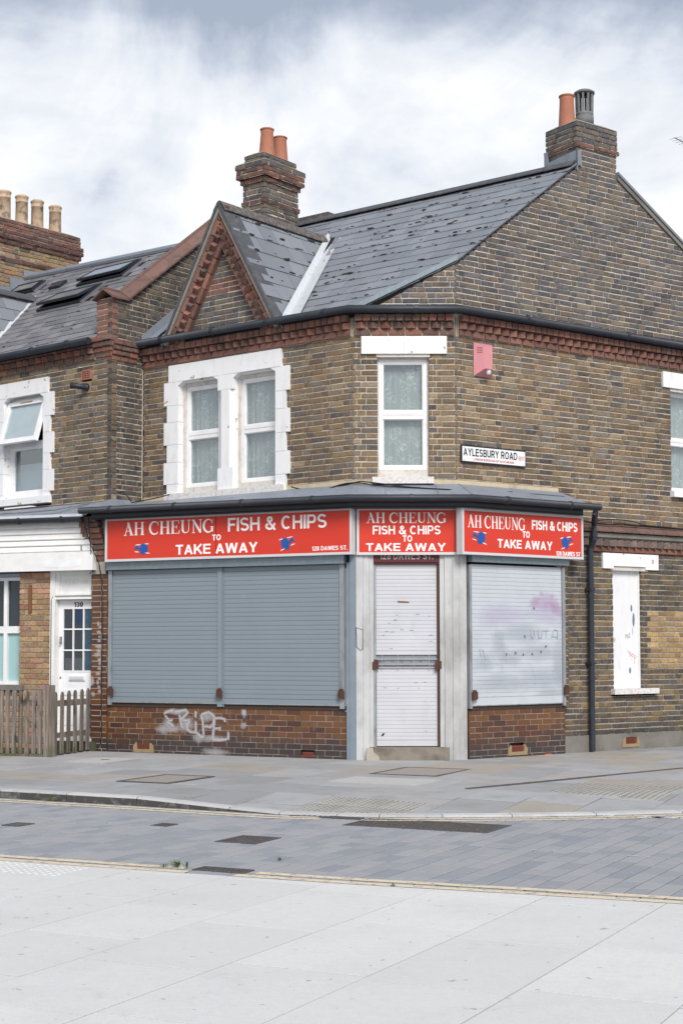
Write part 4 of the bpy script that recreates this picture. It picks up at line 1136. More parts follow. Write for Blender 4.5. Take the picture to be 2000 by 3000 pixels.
# hidden mass of the building so that no light or sky comes through
m = MB()
bk = [UL.P(3.8, 0, -.22), UL.P(0.05, 0, -.22), UR.P(.02, 0, -.22), UR.P(UEND - .05, 0, -.22)]
far = [UR.P(UEND, 0, -7.5), UL.P(3.81, 0, -8.0)]
ring = [Vector((p.x, p.y, 0)) for p in bk + far]
m.add([p + UPV * 0.0 for p in ring] + [p + UPV * 5.55 for p in ring], [(i, (i + 1) % 6, (i + 1) % 6 + 6, i + 6) for i in range(6)] + [tuple(range(6, 12))])
m.build('inner_wall', 'dark void', shop)

# glazed brick base and pilaster
pc_g = []
wall_gl, pc = walled('base_wall', LL, shop, 'glazed mortar', [
    dict(z0=-.02, z1=.64, bounds=const(.11, 3.77), holes=[(3.06, 3.30, .06, .15), (.575, .775, .02, .105)], mat='glazed brick', bond='stretcher', stretch=.215, joint=.0048, recess=.003, bev=.002, jit=.0008, wj=.001),
    dict(z0=-.02, z1=2.46, bounds=const(3.77, 4.05), holes=[], mat='glazed brick', bond='flemish', stretch=.172, header=.095, joint=.008, recess=.002, bev=.002, jit=.0008, wj=.001)]); pc_g += pc
wall_gr, pc = walled('base_wall', LR, shop, 'glazed mortar', [dict(z0=-.02, z1=.64, bounds=const(.0, 1.715), holes=[(.715, .965, .07, .165)], mat='glazed brick', bond='stretcher', stretch=.215, joint=.0048, recess=.003, bev=.002, jit=.0008, wj=.001)]); pc_g += pc
lay(pc_g, 'glazed_brick', lambda p: p['par'], 300)
MB().box(LR, 1.60, 1.712, -.05, 2.6, -.30, -.01).build('return_pier', 'mortar', shop)
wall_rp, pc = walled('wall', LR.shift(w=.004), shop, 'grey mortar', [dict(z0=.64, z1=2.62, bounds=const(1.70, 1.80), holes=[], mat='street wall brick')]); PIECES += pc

# corbelled red brick over the pilaster
corb = MB().box(LL, 3.80, 4.02, 2.46, 3.24, -.20, .02).build('corbel', 'grey mortar', shop)
pcs = []
for k in range(9):
    z = 2.56 + k * .077; o_ = .02 + .018 * k; sh = .016 * k
    for a, b in (((3.74 + sh, 3.95 + sh), (3.96 + sh, 4.06 + sh))[:: 1 if k % 2 else -1]):
        pcs.append(dict(F=LL, poly=[(a, z + .004), (b - .008, z + .004), (b - .008, z + .073), (a, z + .073)], w=o_, mat='sooty red brick', depth=.12 + o_, bev=.006, jit=.004))
lay(pcs, 'corbel_brick', lambda p: corb, 40)

# ---- left chimney of the shop
def frames4(F, u0, u1, depth, w0):
    """front face and the cheek at u0 / u1 of a block whose front is at w0 on F, running back by depth"""
    a = Fr(F.P(u0, 0, w0), F.du, F.dv, F.n); 
    c0 = Fr(F.P(u0, 0, w0), -F.n, F.dv, -F.du); c1 = Fr(F.P(u1, 0, w0), -F.n, F.dv, F.du)
    return a, c0, c1
def stack(name, F, u0, u1, depth, w0, bands, parent, mortar, pick_name='brick', cap=None):
    """a brick stack: bands of (z0, z1, outset, material)"""
    m = MB(); out = []
    for z0, z1, o, mt in bands:
        for fr, L in ((Fr(F.P(u0 - o, 0, w0 + o), F.du, F.dv, F.n), u1 - u0 + 2 * o), (Fr(F.P(u0 - o, 0, w0 + o), -F.n, F.dv, -F.du), depth + 2 * o), (Fr(F.P(u1 + o, 0, w0 + o), -F.n, F.dv, F.du), depth + 2 * o)):
            courses(fr, z0, z1, const(0, L), [], mt, m, out=out, recess=.017, depth=.06, bev=.008, jit=.006, wj=.008)
        m.box(F, u0 - o + .03, u1 + o - .03, z0, z1, w0 - depth - o + .03, w0 + o - .03)
    o_ = m.build(name, mortar, parent)
    for p in out: p['par'] = o_
    return o_, out
ch1, pc = stack('chimney', UL, 3.30, 3.75, .82, -2.075, [(7.3, 8.28, 0, 'gable brick'), (8.28, 8.36, .02, 'sooty red brick'), (8.36, 8.62, 0, 'gable brick'), (8.62, 8.70, .03, 'sooty red brick'), (8.70, 8.85, .075, 'sooty red brick'), (8.85, 8.93, .09, 'gable brick')], shop, 'pale mortar')
PIECES += pc
ch1b, pc = stack('chimney_top', UL, 3.34, 3.71, .76, -2.10, [(8.95, 9.08, .02, 'gable brick')], shop, 'cement'); PIECES += pc
m = MB()
for F4, a, b, z0, z1, o0, o1 in ((UL, (3.30, 3.75), (-2.075 - .82, -2.075), 8.93, 8.97, .085, .02), (UL, (3.34, 3.71), (-2.10 - .76, -2.10), 9.08, 9.14, .015, -.09)):
    P = [F4.P(u, z, w) for z, o in ((z0, o0), (z1, o1)) for u, w in ((a[0] - o, b[0] - o), (a[1] + o, b[0] - o), (a[1] + o, b[1] + o), (a[0] - o, b[1] + o))]
    m.add(P, [(0, 1, 5, 4), (1, 2, 6, 5), (2, 3, 7, 6), (3, 0, 4, 7), (4, 5, 6, 7)])
m.build('flaunching', 'cement', ch1)
def pot(c, h, rb, rt, mat, parent, name='chimney_pot', lip=True):
    pr = [(rb, 0), (rb * .99, h * .12), (rt * 1.0, h * .84)]
    pr += [(rt * 1.03, h * .87), (rt * 1.03, h * .885), (rt * 1.0, h * .89), (rt * 1.0, h * .93), (rt * 1.13, h * .95), (rt * 1.14, h * .985), (rt * 1.05, h), (rt * .85, h), (rt * .8, h * .5)]
    m = MB().lathe(c, pr, 24)
    return m.build(name, mat, parent, smooth=True)
def at_dist(u, w, z, F): return F.P(u, z, w)
pot(UL.P(3.52, 9.10, -2.387), .46, .128, .098, 'terracotta', ch1)
pot(UL.P(3.52, 9.09, -2.703), .42, .124, .102, 'terracotta', ch1)

# ---- right chimney: front flush with the gable, cheek towards the ridge
m = MB(); out = []
for z0, z1, o, mt in ((7.9, 8.36, 0, 'gable brick'), (8.36, 8.43, .03, 'sooty red brick'), (8.43, 8.72, .012, 'gable brick')):
    cf = Fr(UR.P(2.20 - o, 0, o), -UR.n, UPV, -UR.du)
    courses(cf, z0, z1, const(0, .60 + 2 * o), [], mt, m, out=out, recess=.017, depth=.06, bev=.007, jit=.005, wj=.006)
    if o: courses(UR.shift(w=o), z0, z1, const(2.20 - o, 2.98 + o), [], mt, m, out=out, recess=.017, depth=.06, bev=.007, jit=.005, wj=.006)
    m.box(UR, 2.23, 2.96, z0, z1, -.58, -.02)
ch2 = m.build('chimney', 'pale mortar', shop)
for p in out: p['par'] = ch2
PIECES += out
m = MB(); P = [UR.P(u, z, w) for z, o in ((8.72, .012), (8.80, -.12)) for u, w in ((2.20 - o, .0 + o), (2.98 + o, o), (2.98 + o, -.60 - o), (2.20 - o, -.60 - o))]
m.add(P, [(0, 1, 5, 4), (1, 2, 6, 5), (2, 3, 7, 6), (3, 0, 4, 7), (4, 5, 6, 7)]); m.build('flaunching', 'cement', ch2)
pot(UR.P(2.34, 8.74, -.33), .46, .118, .100, 'terracotta', ch2)
cowl = MB().lathe(UR.P(2.657, 8.70, -.30), [(.085, 0), (.085, .12), (.132, .13), (.132, .24), (.115, .25), (.128, .27), (.128, .30), (.09, .30), (.09, .2)], 20).build('chimney_cowl', 'grey pot', ch2, smooth=True)
cc = UR.P(2.657, 8.70, -.30)
for i in range(10):
    a = 2 * math.pi * i / 10
    MB().tube([cc + Vector((.112 * math.cos(a), .112 * math.sin(a), .29)), cc + Vector((.118 * math.cos(a), .118 * math.sin(a), .58))], .017, 6).build('louvre_post', 'grey pot', cowl)
MB().lathe(cc + UPV * .575, [(.06, 0), (.145, 0), (.148, .025), (.11, .05), (.05, .055), (0, .055)], 20).build('cowl_cap', 'grey pot', cowl, smooth=True)

# all stock bricks: the 300 that show largest are parts, the rest of each wall is one part
lay(PIECES, 'brick', lambda p: p['par'], 300)

# ---- moulded brick cornice: string course, dog-tooth course, header course
def cornice(F, u0, u1, z, parent, mat, step=0.0, scale=1.0, headers=True, off=0.0):
    back = MB().box(F, u0, u1, z, z + .27, -.1, .004 + off).build('cornice', 'mortar', parent)
    ps = []; u = u0
    while u < u1 - .02:
        L = min(.212, u1 - u); ps.append(dict(F=F, poly=[(u + .004, z + .003), (u + L - .004, z + .003), (u + L - .004, z + .079), (u + .004, z + .079)], w=.030 + off, mat=mat, depth=.05, bev=.004, jit=.003)); u += .22
    u = u0
    if headers:
        while u < u1 - .02:
            L = min(.098, u1 - u); ps.append(dict(F=F, poly=[(u + .003, z + .178), (u + L - .003, z + .178), (u + L - .003, z + .262), (u + .003, z + .262)], w=.105 + off, mat=mat, depth=.12, bev=.004, jit=.003)); u += .106
    lay(ps, 'cornice_brick', lambda p: back, 400)
    me = None; n = int((u1 - u0) / .145); pt = (u1 - u0) / max(1, n)
    for i in range(n):
        c = u0 + (i + .5) * pt
        if me is None:
            L = Fr((0, 0, 0), (1, 0, 0), (0, 1, 0), (0, 0, 1)); g = MB()
            # a brick set at 45 degrees: plan triangle, standing .082 high
            pl = [(-.068, -.02), (.068, -.02), (.068, .004), (.0, .058), (-.068, .004)]
            vs = [(x, -.041, w) for x, w in pl] + [(x, .041, w) for x, w in pl]
            me = bpy.data.meshes.new('dogtooth_brick'); me.from_pydata(vs, [], [tuple(range(4, -1, -1)), (5, 6, 7, 8, 9)] + [(j, (j + 1) % 5, (j + 1) % 5 + 5, j + 5) for j in range(5)]); me.materials.append(MT[mat])
        o = bpy.data.objects.new('dogtooth_brick', me); COL.objects.link(o)
        attach(o, F.P(c, z + .127, .022 + off), back); o.rotation_euler = (F.rot() @ Matrix.Rotation(random.uniform(-.05, .05), 3, 'Y')).to_euler()
    return back
cornice(UL, 0.03, 3.81, 5.45, shop, 'red brick')
cornice(UC, 0.02, 1.312, 5.45, shop, 'sooty red brick')
cornice(UR, 0.03, 7.45, 5.45, shop, 'red brick')

# ---- eaves gutter round the corner
def corner_pts(F1, F2, w):
    """where lines at offset w on two vertical frames meet, in plan"""
    p, d = F1.P(0, 0, w), F1.du; q, e = F2.P(0, 0, w), F2.du
    den = d.x * e.y - d.y * e.x; t = ((q.x - p.x) * e.y - (q.y - p.y) * e.x) / den
    return p + d * t
def zat(p, z): return Vector((p.x, p.y, z))
gp = [UL.P(3.86, 5.79, .17), zat(corner_pts(UL, UC, .17), 5.765), zat(corner_pts(UC, UR, .17), 5.76), UR.P(7.5, 5.775, .17)]
g = MB().tube(gp, .050, 10).build('gutter', 'black plastic', shop, smooth=True)
for a, b, n in ((gp[0], gp[1], 4), (gp[1], gp[2], 1), (gp[2], gp[3], 4)):
    for i in range(n):
        p = a.lerp(b, (i + .6) / n); d = (b - a).normalized(); MB().tube([p - d * .03, p + d * .03], .056, 10).build('gutter_joint', 'black plastic', g)
gb = [UL.P(3.81, 5.74, .10), zat(corner_pts(UL, UC, .10), 5.72), zat(corner_pts(UC, UR, .10), 5.72), UR.P(7.5, 5.72, .10)]
m = MB()
for a, b in zip(gb, gb[1:]): m.solid3([a, b, b + UPV * .075, a + UPV * .075], (Vector((b.y - a.y, a.x - b.x, 0)).normalized() * -.03))
m.build('fascia_board', 'black paint', shop)

# ---- painted stone surround of the paired window
sur = MB().box(UL, 1.19, 2.225, 5.19, 5.43, -.12, .035).build('window_surround', 'painted stone', shop)
SW = .035
def stone(*b): return part('stone_block', 'painted stone', sur, UL, *b)
stone((2.229, 3.27, 5.19, 5.43, -.12, .033))
for a, b, k in QZ:
    stone((1.05 if k else 1.11, 1.285, b + .002, a - .002, -.12, SW - .004))
    stone((3.085, 3.36 if k else 3.30, b + .002, a - .002, -.12, SW - .004))
# mullion, chamfered between stops
mu = MB(); mu.box(UL, 2.045, 2.325, 4.98, 5.188, -.12, SW - .002); mu.box(UL, 2.045, 2.325, 3.60, 3.90, -.12, SW - .002)
for a, b in ((3.90, 4.98),):
    pl = [(2.045, -.12), (2.325, -.12), (2.325, -.03), (2.265, SW - .004), (2.105, SW - .004), (2.045, -.03)]
    vs = [UL.P(u, z, w) for z in (a, b) for u, w in pl]
    mu.add(vs, [tuple(range(6)), tuple(range(11, 5, -1))] + [(i, (i + 1) % 6, (i + 1) % 6 + 6, i + 6) for i in range(6)])
mu.build('mullion', 'painted stone', sur)
# chamfered corners under the lintel
for u0, u1 in ((1.285, 2.045), (2.325, 3.085)):
    m = MB()
    for a, s in ((u0, 1), (u1, -1)): m.prism(UL, [(a, 5.19), (a + s * .10, 5.19), (a, 5.13)], -.11, SW - .006)
    m.box(UL, u0 + .10, u1 - .10, 5.165, 5.19, -.11, -.02)
    m.build('lintel_stop', 'painted stone', sur)
part('sill', 'weathered sill', sur, UL, (1.13, 3.30, 3.505, 3.60, -.12, .085))

def upvc(F, u0, u1, z0, z1, w, parent, curtain='lace curtain', rail=None, name='window', cream=(0.04, 0.10), glass='window glass', cdepth=.07, folds=True, opener=None):
    """frame, two sashes, two panes and a curtain hung behind"""
    m = MB(); c0, c1 = cream
    f = .05
    m.box(F, u0, u0 + f, z0, z1, w - .07, w); m.box(F, u1 - f, u1, z0, z1, w - .07, w)
    m.box(F, u0 + f, u1 - f, z1 - f, z1, w - .07, w - .001); m.box(F, u0 + f, u1 - f, z0, z0 + f, w - .07, w - .001)
    rail = rail or (z0 + z1) / 2
    m.box(F, u0 + f, u1 - f, rail - .055, rail + .055, w - .07, w + .006)
    o = m.build(name, 'white frame', parent)
    m = MB()
    for a, b in ((z0 + f, rail - .055), (rail + .055, z1 - f)):
        for q in ((u0 + f, u0 + f + .012, a, b), (u1 - f - .012, u1 - f, a, b), (u0 + f + .012, u1 - f - .012, a, a + .012), (u0 + f + .012, u1 - f - .012, b - .012, b)):
            m.box(F, *q, w - .05, w - .010)
    m.build('glazing_bead', 'white frame', o)
    m = MB().box(F, u0 + f, u1 - f, rail - .004, rail + .004, w + .006, w + .009); m.build('rail_shadow_gap', 'old cream frame', o)
    for a, b in ((z0 + f, rail - .055), (rail + .055, z1 - f)):
        MB().box(F, u0 + f, u1 - f, a, b, w - .034, w - .030).build('pane', glass, o)
    if curtain:
        m = MB(); n = 60; m.uv = []
        for j in range(2):
            z = z0 + .02 if j == 0 else z1 - .02
            for i in range(n + 1):
                u = u0 + .02 + (u1 - u0 - .04) * i / n
                d = .006 * math.sin(i * .75) + .006 * math.sin(i * .31 + 1)
                m.v.append(tuple(F.P(u, z, w - cdepth - .035 + d))); m.uv.append(((u - u0) / .62, (z - z0) / .74 * 1.0))
        m.f = [(i, i + 1, i + n + 2, i + n + 1) for i in range(n)]
        m.build('curtain', curtain, o, smooth=True)
    return o
for a, b in ((1.285, 2.045), (2.325, 3.085)):
    part('old_frame', 'old cream frame', shop, UL, (a, a + .05, 3.60, 5.19, -.17, -.075), (b - .05, b, 3.60, 5.19, -.17, -.075), (a + .05, b - .05, 5.115, 5.19, -.17, -.076), (a + .05, b - .05, 3.60, 3.685, -.17, -.06))
    upvc(UL, a + .05, b - .05, 3.685, 5.115, -.10, shop, rail=4.42)
# single window over the door
o = part('lintel', 'painted stone', shop, UC, (.108, .656, 5.212, 5.440, -.10, .030), (.658, 1.207, 5.212, 5.440, -.10, .028))
part('lintel_drip', 'old cream frame', o, UC, (.30, .99, 5.172, 5.212, -.10, .005))
part('sill', 'weathered sill', shop, UC, (.244, 1.03, 3.53, 3.615, -.12, .075))
part('old_frame', 'old cream frame', shop, UC, (.315, .335, 3.62, 5.17, -.17, -.06), (.955, .975, 3.62, 5.17, -.17, -.06), (.335, .955, 5.148, 5.17, -.17, -.061), (.335, .955, 3.62, 3.722, -.17, -.05))
upvc(UC, .335, .955, 3.722, 5.148, -.075, shop, rail=4.433)
# right hand upper window
o = part('lintel', 'painted stone', shop, UR, (3.852, 5.0, 5.166, 5.391, -.10, .028))
part('lintel_drip', 'old cream frame', o, UR, (4.02, 4.83, 5.12, 5.166, -.10, .004))
part('sill', 'painted stone', shop, UR, (3.995, 4.9, 3.587, 3.675, -.12, .075))
upvc(UR, 4.035, 4.815, 3.675, 5.12, -.08, shop, rail=4.40)
# blocked window at street level
o = part('blocked_window', 'blind board', shop, UR, (2.81, 3.386, .862, 2.50, -.14, -.065))
part('edge_strip', 'white frame', o, UR, (3.35, 3.386, .862, 2.50, -.065, -.05), (2.81, 3.35, .862, .94, -.065, -.045))
m = MB()
for c in (((3.235, 1.98), (.022, .05)), ((3.275, 1.82), (.026, .10)), ((3.19, 1.11), (.022, .045)), ((3.25, 1.66), (.004, .06))):
    (cu_, cz), (ru, rz) = c
    m.prism(UR, [(cu_ + ru * math.cos(t) * random.uniform(.8, 1.1), cz + rz * math.sin(t)) for t in [i * .7 for i in range(9)]], -.064, -.0635)
m.build('worn_patch', 'worn patch', o)
m = MB()
for st in ([(3.10, 1.62), (3.115, 1.56), (3.13, 1.61), (3.145, 1.57)], [(3.17, 1.62), (3.15, 1.60), (3.175, 1.575), (3.15, 1.56)], [(3.19, 1.64), (3.195, 1.56)], [(2.88, 1.57), (2.89, 1.50)], [(2.90, 1.56), (2.905, 1.52)]): m.ribbon(UR, st, .006, -.065, -.0634)
m.build('scribble', 'marker', o)
m = MB()
for st in ([(3.14, 1.39), (3.33, 1.30)], [(3.15, 1.36), (3.32, 1.27)], [(3.20, 1.37), (3.19, 1.30), (3.24, 1.34), (3.23, 1.25)], [(3.29, 1.32), (3.28, 1.20)]): m.ribbon(UR, st, .004, -.065, -.0634)
m.build('scribble', 'print red', o)
o = part('lintel', 'painted stone', shop, UR, (2.593, 3.70, 2.56, 2.737, -.10, .028), (2.593, 2.80, 2.522, 2.56, -.10, .027), (3.44, 3.70, 2.522, 2.56, -.10, .027))
part('lintel_drip', 'old cream frame', o, UR, (2.76, 3.50, 2.50, 2.56, -.10, .006))
part('sill', 'weathered sill', shop, UR, (2.75, 3.637, .785, .86, -.14, .07))

# ---- tiled ledge at first floor level on Aylesbury Road
led = part('ledge', 'concrete plinth', shop, UR, (1.86, 7.5, 2.945, 3.005, -.1, .085), (1.86, 7.5, 2.925, 2.945, -.1, .055))
u = 1.88
while u < 7.25:
    m = MB(); p0, p1 = UR.P(u, 3.125, .0), UR.P(u + .262, 3.125, .0); q0, q1 = UR.P(u, 3.040, .125), UR.P(u + .262, 3.040, .125)
    m.solid3([q0, q1, p1, p0], (0, 0, -.022)); m.build('ledge_tile', 'coping tile', led); u += .27
part('cornice', 'grey mortar', shop, UR, (1.86, 7.5, 2.76, 2.925, -.1, .003))
ps = []; u = 1.90
cb = bpy.data.objects[[o.name for o in bpy.data.objects if o.name.startswith('cornice') and '_' not in o.name][-1]]
while u < 7.3:
    ps.append(dict(F=UR, poly=[(u, 2.752), (u + .212, 2.752), (u + .212, 2.822), (u, 2.822)], w=.03, mat='sooty red brick', depth=.06, bev=.004, jit=.003)); u += .22
u = 1.90
while u < 7.3:
    ps.append(dict(F=Fr(UR.P(u, 0, .045), UR.du + UR.n * .55, UPV, UR.n - UR.du * .55), poly=[(0, 2.828), (.10, 2.828), (.10, 2.922), (0, 2.922)], w=0, mat='dentil brick', depth=.12, bev=.004, jit=.003)); u += .135
lay(ps, 'cornice_brick', lambda p: cb, 200)
part('plinth', 'concrete plinth', shop, UR, (1.80, 2.96, -.05, .242, -.1, .035), (3.22, UEND, -.05, .242, -.1, .035), (2.96, 3.22, -.05, .10, -.1, .034), (2.96, 3.22, .19, .242, -.1, .034))
def airbrick(F, u0, u1, z0, z1, w, patch=True):
    o = part('air_brick', 'air brick', shop, F, (u0, u1, z0, z1, -.08, w - .02))
    n = 6; m = MB()
    for i in range(n):
        z = z0 + (z1 - z0) * (i + .5) / n; m.box(F, u0 + .008, u1 - .008, z - .003, z + .003, w - .02, w)
    m.build('grille_bar', 'air brick', o)
    if patch:
        pm = MB(); q = .07
        pm.prism(F, [(u0 - q, z0 - .05), (u1 + q * .8, z0 - .05), (u1 + q, z0 + .02), (u1 + .02, z1 + .02), (u1 + .01, z1 + .004), (u1 + .004, z0 - .004), (u0 - .004, z0 - .004), (u0 - .004, z1 + .004), (u0 - .02, z1 + .012), (u0 - q * .9, z0 + .04)], -.02, w + .003)
        pm.build('mortar_patch', 'render patch', o)
airbrick(LL, 3.078, 3.271, .075, .145, .008); airbrick(LL, .60, .755, .035, .097, .006, False)
airbrick(LR, .734, .946, .088, .158, .008); airbrick(UR, 2.985, 3.195, .105, .182, .042)

# ---- shopfront: pilasters, corner posts, door, shutters
part('corner_post', 'post blue grey', shop, LL, (-.02, .055, -.05, 2.66, -.1, .045), (.055, .105, -.05, 2.52, -.1, .03))
pil = part('pilaster', 'pilaster paint', shop, LC, (.012, .10, -.05, 2.66, -.1, .03), (.102, .182, -.05, 2.66, -.1, .022), (.184, .234, .18, 2.64, -.1, .008))
pil2 = part('pilaster', 'pilaster paint', shop, LC, (1.075, 1.135, .18, 2.64, -.1, .008), (1.137, 1.237, -.05, 2.66, -.1, .022), (1.239, 1.317, -.05, 2.66, -.1, .03))
part('corner_post', 'pilaster paint', shop, LC, (1.319, 1.378, -.05, 2.64, -.1, .018), (1.380, 1.415, -.05, 2.62, -.1, -.005))
part('step', 'step stone', shop, LC, (.232, 1.185, -.05, .178, -.2, .10))
st = MB()
st.prism(LC, [(.140, -.04), (.30, -.04), (.305, .05), (.27, .10), (.232, .115), (.222, .175), (.15, .170), (.135, .08)], -.05, .112)
st.build('patched_stone', 'rough stone', shop)
part('door_head', 'maroon board', shop, LC, (.17, 1.115, 2.50, 2.66, -.1, .0))

def shutter(F, u0, u1, z0, z1, pitch, mat, w, parent, name='roller_shutter', bow=.0004, bottom=.06, label=None, root=None):
    """curved slats stacked up, each one a sub-part, with a bottom rail"""
    o = root or part(name, 'dark timber', parent, F, (u0 - .005, u1 + .005, z0 - .002, z1, w - .05, w - .028))
    if label: o['label'] = label
    zb = z0 + bottom
    part('bottom_rail', mat if mat != 'shutter grey' else 'shutter grey', o, F, (u0, u1, z0, zb - .002, w - .02, w + .004))
    n = max(1, round((z1 - zb) / pitch)); p = (z1 - zb) / n
    me = None; c = F.P((u0 + u1) / 2, zb + p / 2, w)
    L = u1 - u0; pr = [(-.5, -.0045), (-.472, -.0012), (-.455, 0), (-.1, bow), (.455, 0), (.475, -.001), (.488, -.004)]
    vs = [(x, t * p, d) for x in (-L / 2, L / 2) for t, d in pr]; k = len(pr)
    fs = [(i, k + i, k + i + 1, i + 1) for i in range(k - 1)]
    me = bpy.data.meshes.new('slat'); me.from_pydata(vs, [], fs); me.materials.append(MT[mat])
    for i in range(n):
        s = bpy.data.objects.new('slat', me); COL.objects.link(s)
        attach(s, F.P((u0 + u1) / 2, zb + p * (i + .5), w + random.uniform(-.0008, .0008)), o); s.rotation_euler = F.rot().to_euler()
    return o
def lock(F, u, z, w, parent, flip=1):
    m = MB().box(F, u - .045, u - .004, z - .055, z + .045, w, w + .035).box(F, u + .002, u + .036, z - .045, z + .055, w, w + .03).box(F, u - .028, u + .024, z + .045, z + .075, w, w + .018)
    return m.build('padlock_guard', 'rust', parent)
s1 = shutter(LL, 2.005, 3.675, .712, 2.50, .0605, 'shutter grey', .02, shop, label='wide blue grey roller shutter, left one of the pair')
s2 = shutter(LL, .20, 1.905, .712, 2.50, .0605, 'shutter grey', .02, shop, label='wide blue grey roller shutter, right one of the pair')
for u in (3.665, ): lock(LL, u + .02, .84, .045, s1)
lock(LL, 1.955, .83, .055, s2); lock(LL, .175, .84, .045, s2)
gd = part('shutter_guide', 'guide metal', shop, LL, (3.677, 3.735, .66, 2.50, -.05, .045))
part('shutter_guide', 'shutter grey', shop, LL, (1.93, 2.0, .66, 2.50, -.03, .04), (1.907, 1.926, .66, 2.50, -.03, .028))
part('shutter_guide', 'guide metal', shop, LL, (.135, .198, .66, 2.50, -.05, .040), (.108, .132, .62, 2.45, -.05, .012))
part('shutter_housing', 'galvanised', shop, LL, (.11, 3.735, 2.505, 2.625, -.05, .10))
part('window_ledge', 'dark timber', shop, LL, (.10, 3.77, .64, .695, -.1, .012))
part('sill_strip', 'guide metal', shop, LL, (.14, 3.72, .695, .712, -.05, .035))
s3 = shutter(LR, .03, 1.645, .70, 2.50, .0535, 'shutter white', .02, shop, bottom=.10, label='grimy white roller shutter smeared with pink and blue paint')
lock(LR, .055, .82, .045, s3); lock(LR, 1.69, .86, .045, s3)
part('shutter_guide', 'guide metal', shop, LR, (-.012, .028, .66, 2.49, -.05, .04)); part('shutter_guide', 'guide metal', shop, LR, (1.648, 1.695, .66, 2.50, -.05, .042))
part('shutter_housing', 'galvanised', shop, LR, (-.005, 1.733, 2.525, 2.63, -.05, .09))
part('window_ledge', 'dark timber', shop, LR, (0, 1.70, .64, .69, -.1, .010)); part('sill_strip', 'guide metal', shop, LR, (.0, 1.70, .688, .70, -.05, .03))
# the dead space behind the signs and shutters
MB().box(LL, .06, 3.80, .0, 3.25, -.22, -.06).box(LC, .02, 1.43, .0, 3.25, -.45, -.11).box(LR, -.02, 1.72, .0, 3.25, -.22, -.06).build('backing_board', 'dark timber', shop)
# door
s4 = shutter(LC, .268, 1.040, 1.345, 2.495, .0475, 'door shutter white', -.045, shop, bottom=.05, label='white slatted door shutter with a barred gap across its middle')
shutter(LC, .272, 1.045, .19, 1.135, .0475, 'door shutter white', -.045, shop, bottom=.075, root=s4)
m = MB()
for z in (1.185, 1.225, 1.29): m.box(LC, .262, 1.05, z - .005, z + .005, -.04, -.03)
for i in range(5):
    u = .34 + i * .20; m.box(LC, u - .003, u + .003, 1.14, 1.345, -.046, -.04)
m.build('grille', 'steel rod', s4)
part('door_lining', 'lead', s4, LC, (.268, 1.045, 1.185, 1.345, -.072, -.062)); part('door_rail', 'door shutter white', s4, LC, (.268, 1.045, 1.135, 1.185, -.072, -.055))
for i in range(5):
    a = .36 + i * .12; MB().prism(LC, [(a, 1.205), (a + .1, 1.21), (a + .09, 1.32), (a + .015, 1.31)], -.062, -.056).build('crumpled_lining', 'alu grey', s4)
part('door_guide', 'guide metal', shop, LC, (.236, .266, .18, 2.50, -.08, -.02)); part('door_guide', 'rust', shop, LC, (1.044, 1.072, .18, 2.50, -.08, -.02))
lock(LC, .262, 1.21, -.02, s4); lock(LC, 1.058, 1.21, -.02, s4)
MB().prism(LC, [(.33, .325), (.345, .315), (.36, .33), (.375, .35), (.355, .355), (.34, .34)], -.040, -.038).build('hole', 'dark void', s4)
MB().prism(LC, [(.545, 2.01), (.69, 2.005), (.69, 2.02), (.60, 2.028), (.545, 2.03)], -.0395, -.0385).build('torn_sticker', 'brown strip', s4)
m = MB()
for _ in range(14):
    u, z = random.uniform(.30, .98), random.uniform(1.4, 1.9); m.box(LC, u, u + random.uniform(.01, .05), z, z + .004, -.0395, -.0384)
for _ in range(6):
    u, z = random.uniform(.30, .98), random.uniform(.3, 1.1); m.box(LC, u, u + random.uniform(.01, .04), z, z + .004, -.0395, -.0384)
m.build('scratch', 'worn patch', s4, kind='stuff')
# scribbled tag on the pilaster
m = MB(); m.ribbon(LC, [(.015, 1.69), (.10, 1.66), (.095, 1.42)], .007, .03, .0312); m.ribbon(LC, [(.015, 1.69), (.02, 1.44), (.07, 1.40), (.10, 1.42), (.095, 1.45)], .007, .03, .0315)
m.build('scribble', 'cable black', pil)
# graffiti on the glazed base
G = [([(2.683, .605), (2.773, .587), (2.858, .553)], .045), ([(2.833, .536), (2.762, .461), (2.702, .475)], .035), ([(2.803, .45), (2.722, .407), (2.692, .383)], .035),
     ([(2.603, .546), (2.588, .46), (2.548, .350)], .04), ([(2.683, .577), (2.594, .595), (2.505, .605), (2.478, .575), (2.499, .546), (2.603, .462)], .045), ([(2.573, .469), (2.425, .472)], .035),
     ([(2.435, .465), (2.484, .412), (2.484, .353), (2.425, .317), (2.336, .315), (2.277, .266), (2.218, .25)], .042), ([(2.347, .605), (2.352, .50)], .042), ([(2.347, .478), (2.346, .305)], .04),
     ([(2.269, .555), (2.239, .459), (2.224, .250)], .04), ([(2.275, .545), (2.147, .586), (2.069, .533), (2.064, .446), (2.122, .386), (2.219, .401)], .042),
     ([(2.060, .52), (2.072, .36), (2.088, .215)], .045), ([(2.066, .505), (1.975, .512), (1.900, .495), (1.902, .455)], .038), ([(2.066, .372), (1.975, .376), (1.982, .34)], .036), ([(2.095, .225), (1.99, .220), (1.845, .238)], .045), ([(1.845, .34), (1.848, .215)], .04), ([(1.609, .62), (1.608, .55)], .06)]
def dense(pts, n=5):
    out = []
    for (a, b), (c, d) in zip(pts, pts[1:]): out += [(a + (c - a) * i / n, b + (d - b) * i / n) for i in range(n)]
    return out + [pts[-1]]
for i, (pts, w_) in enumerate(G): MB().ribbon(LL, dense(pts), w_ * 1.25, 0, .0052 + i * .00013, cover=True).build('graffiti_stroke', 'spray white', wall_gl)
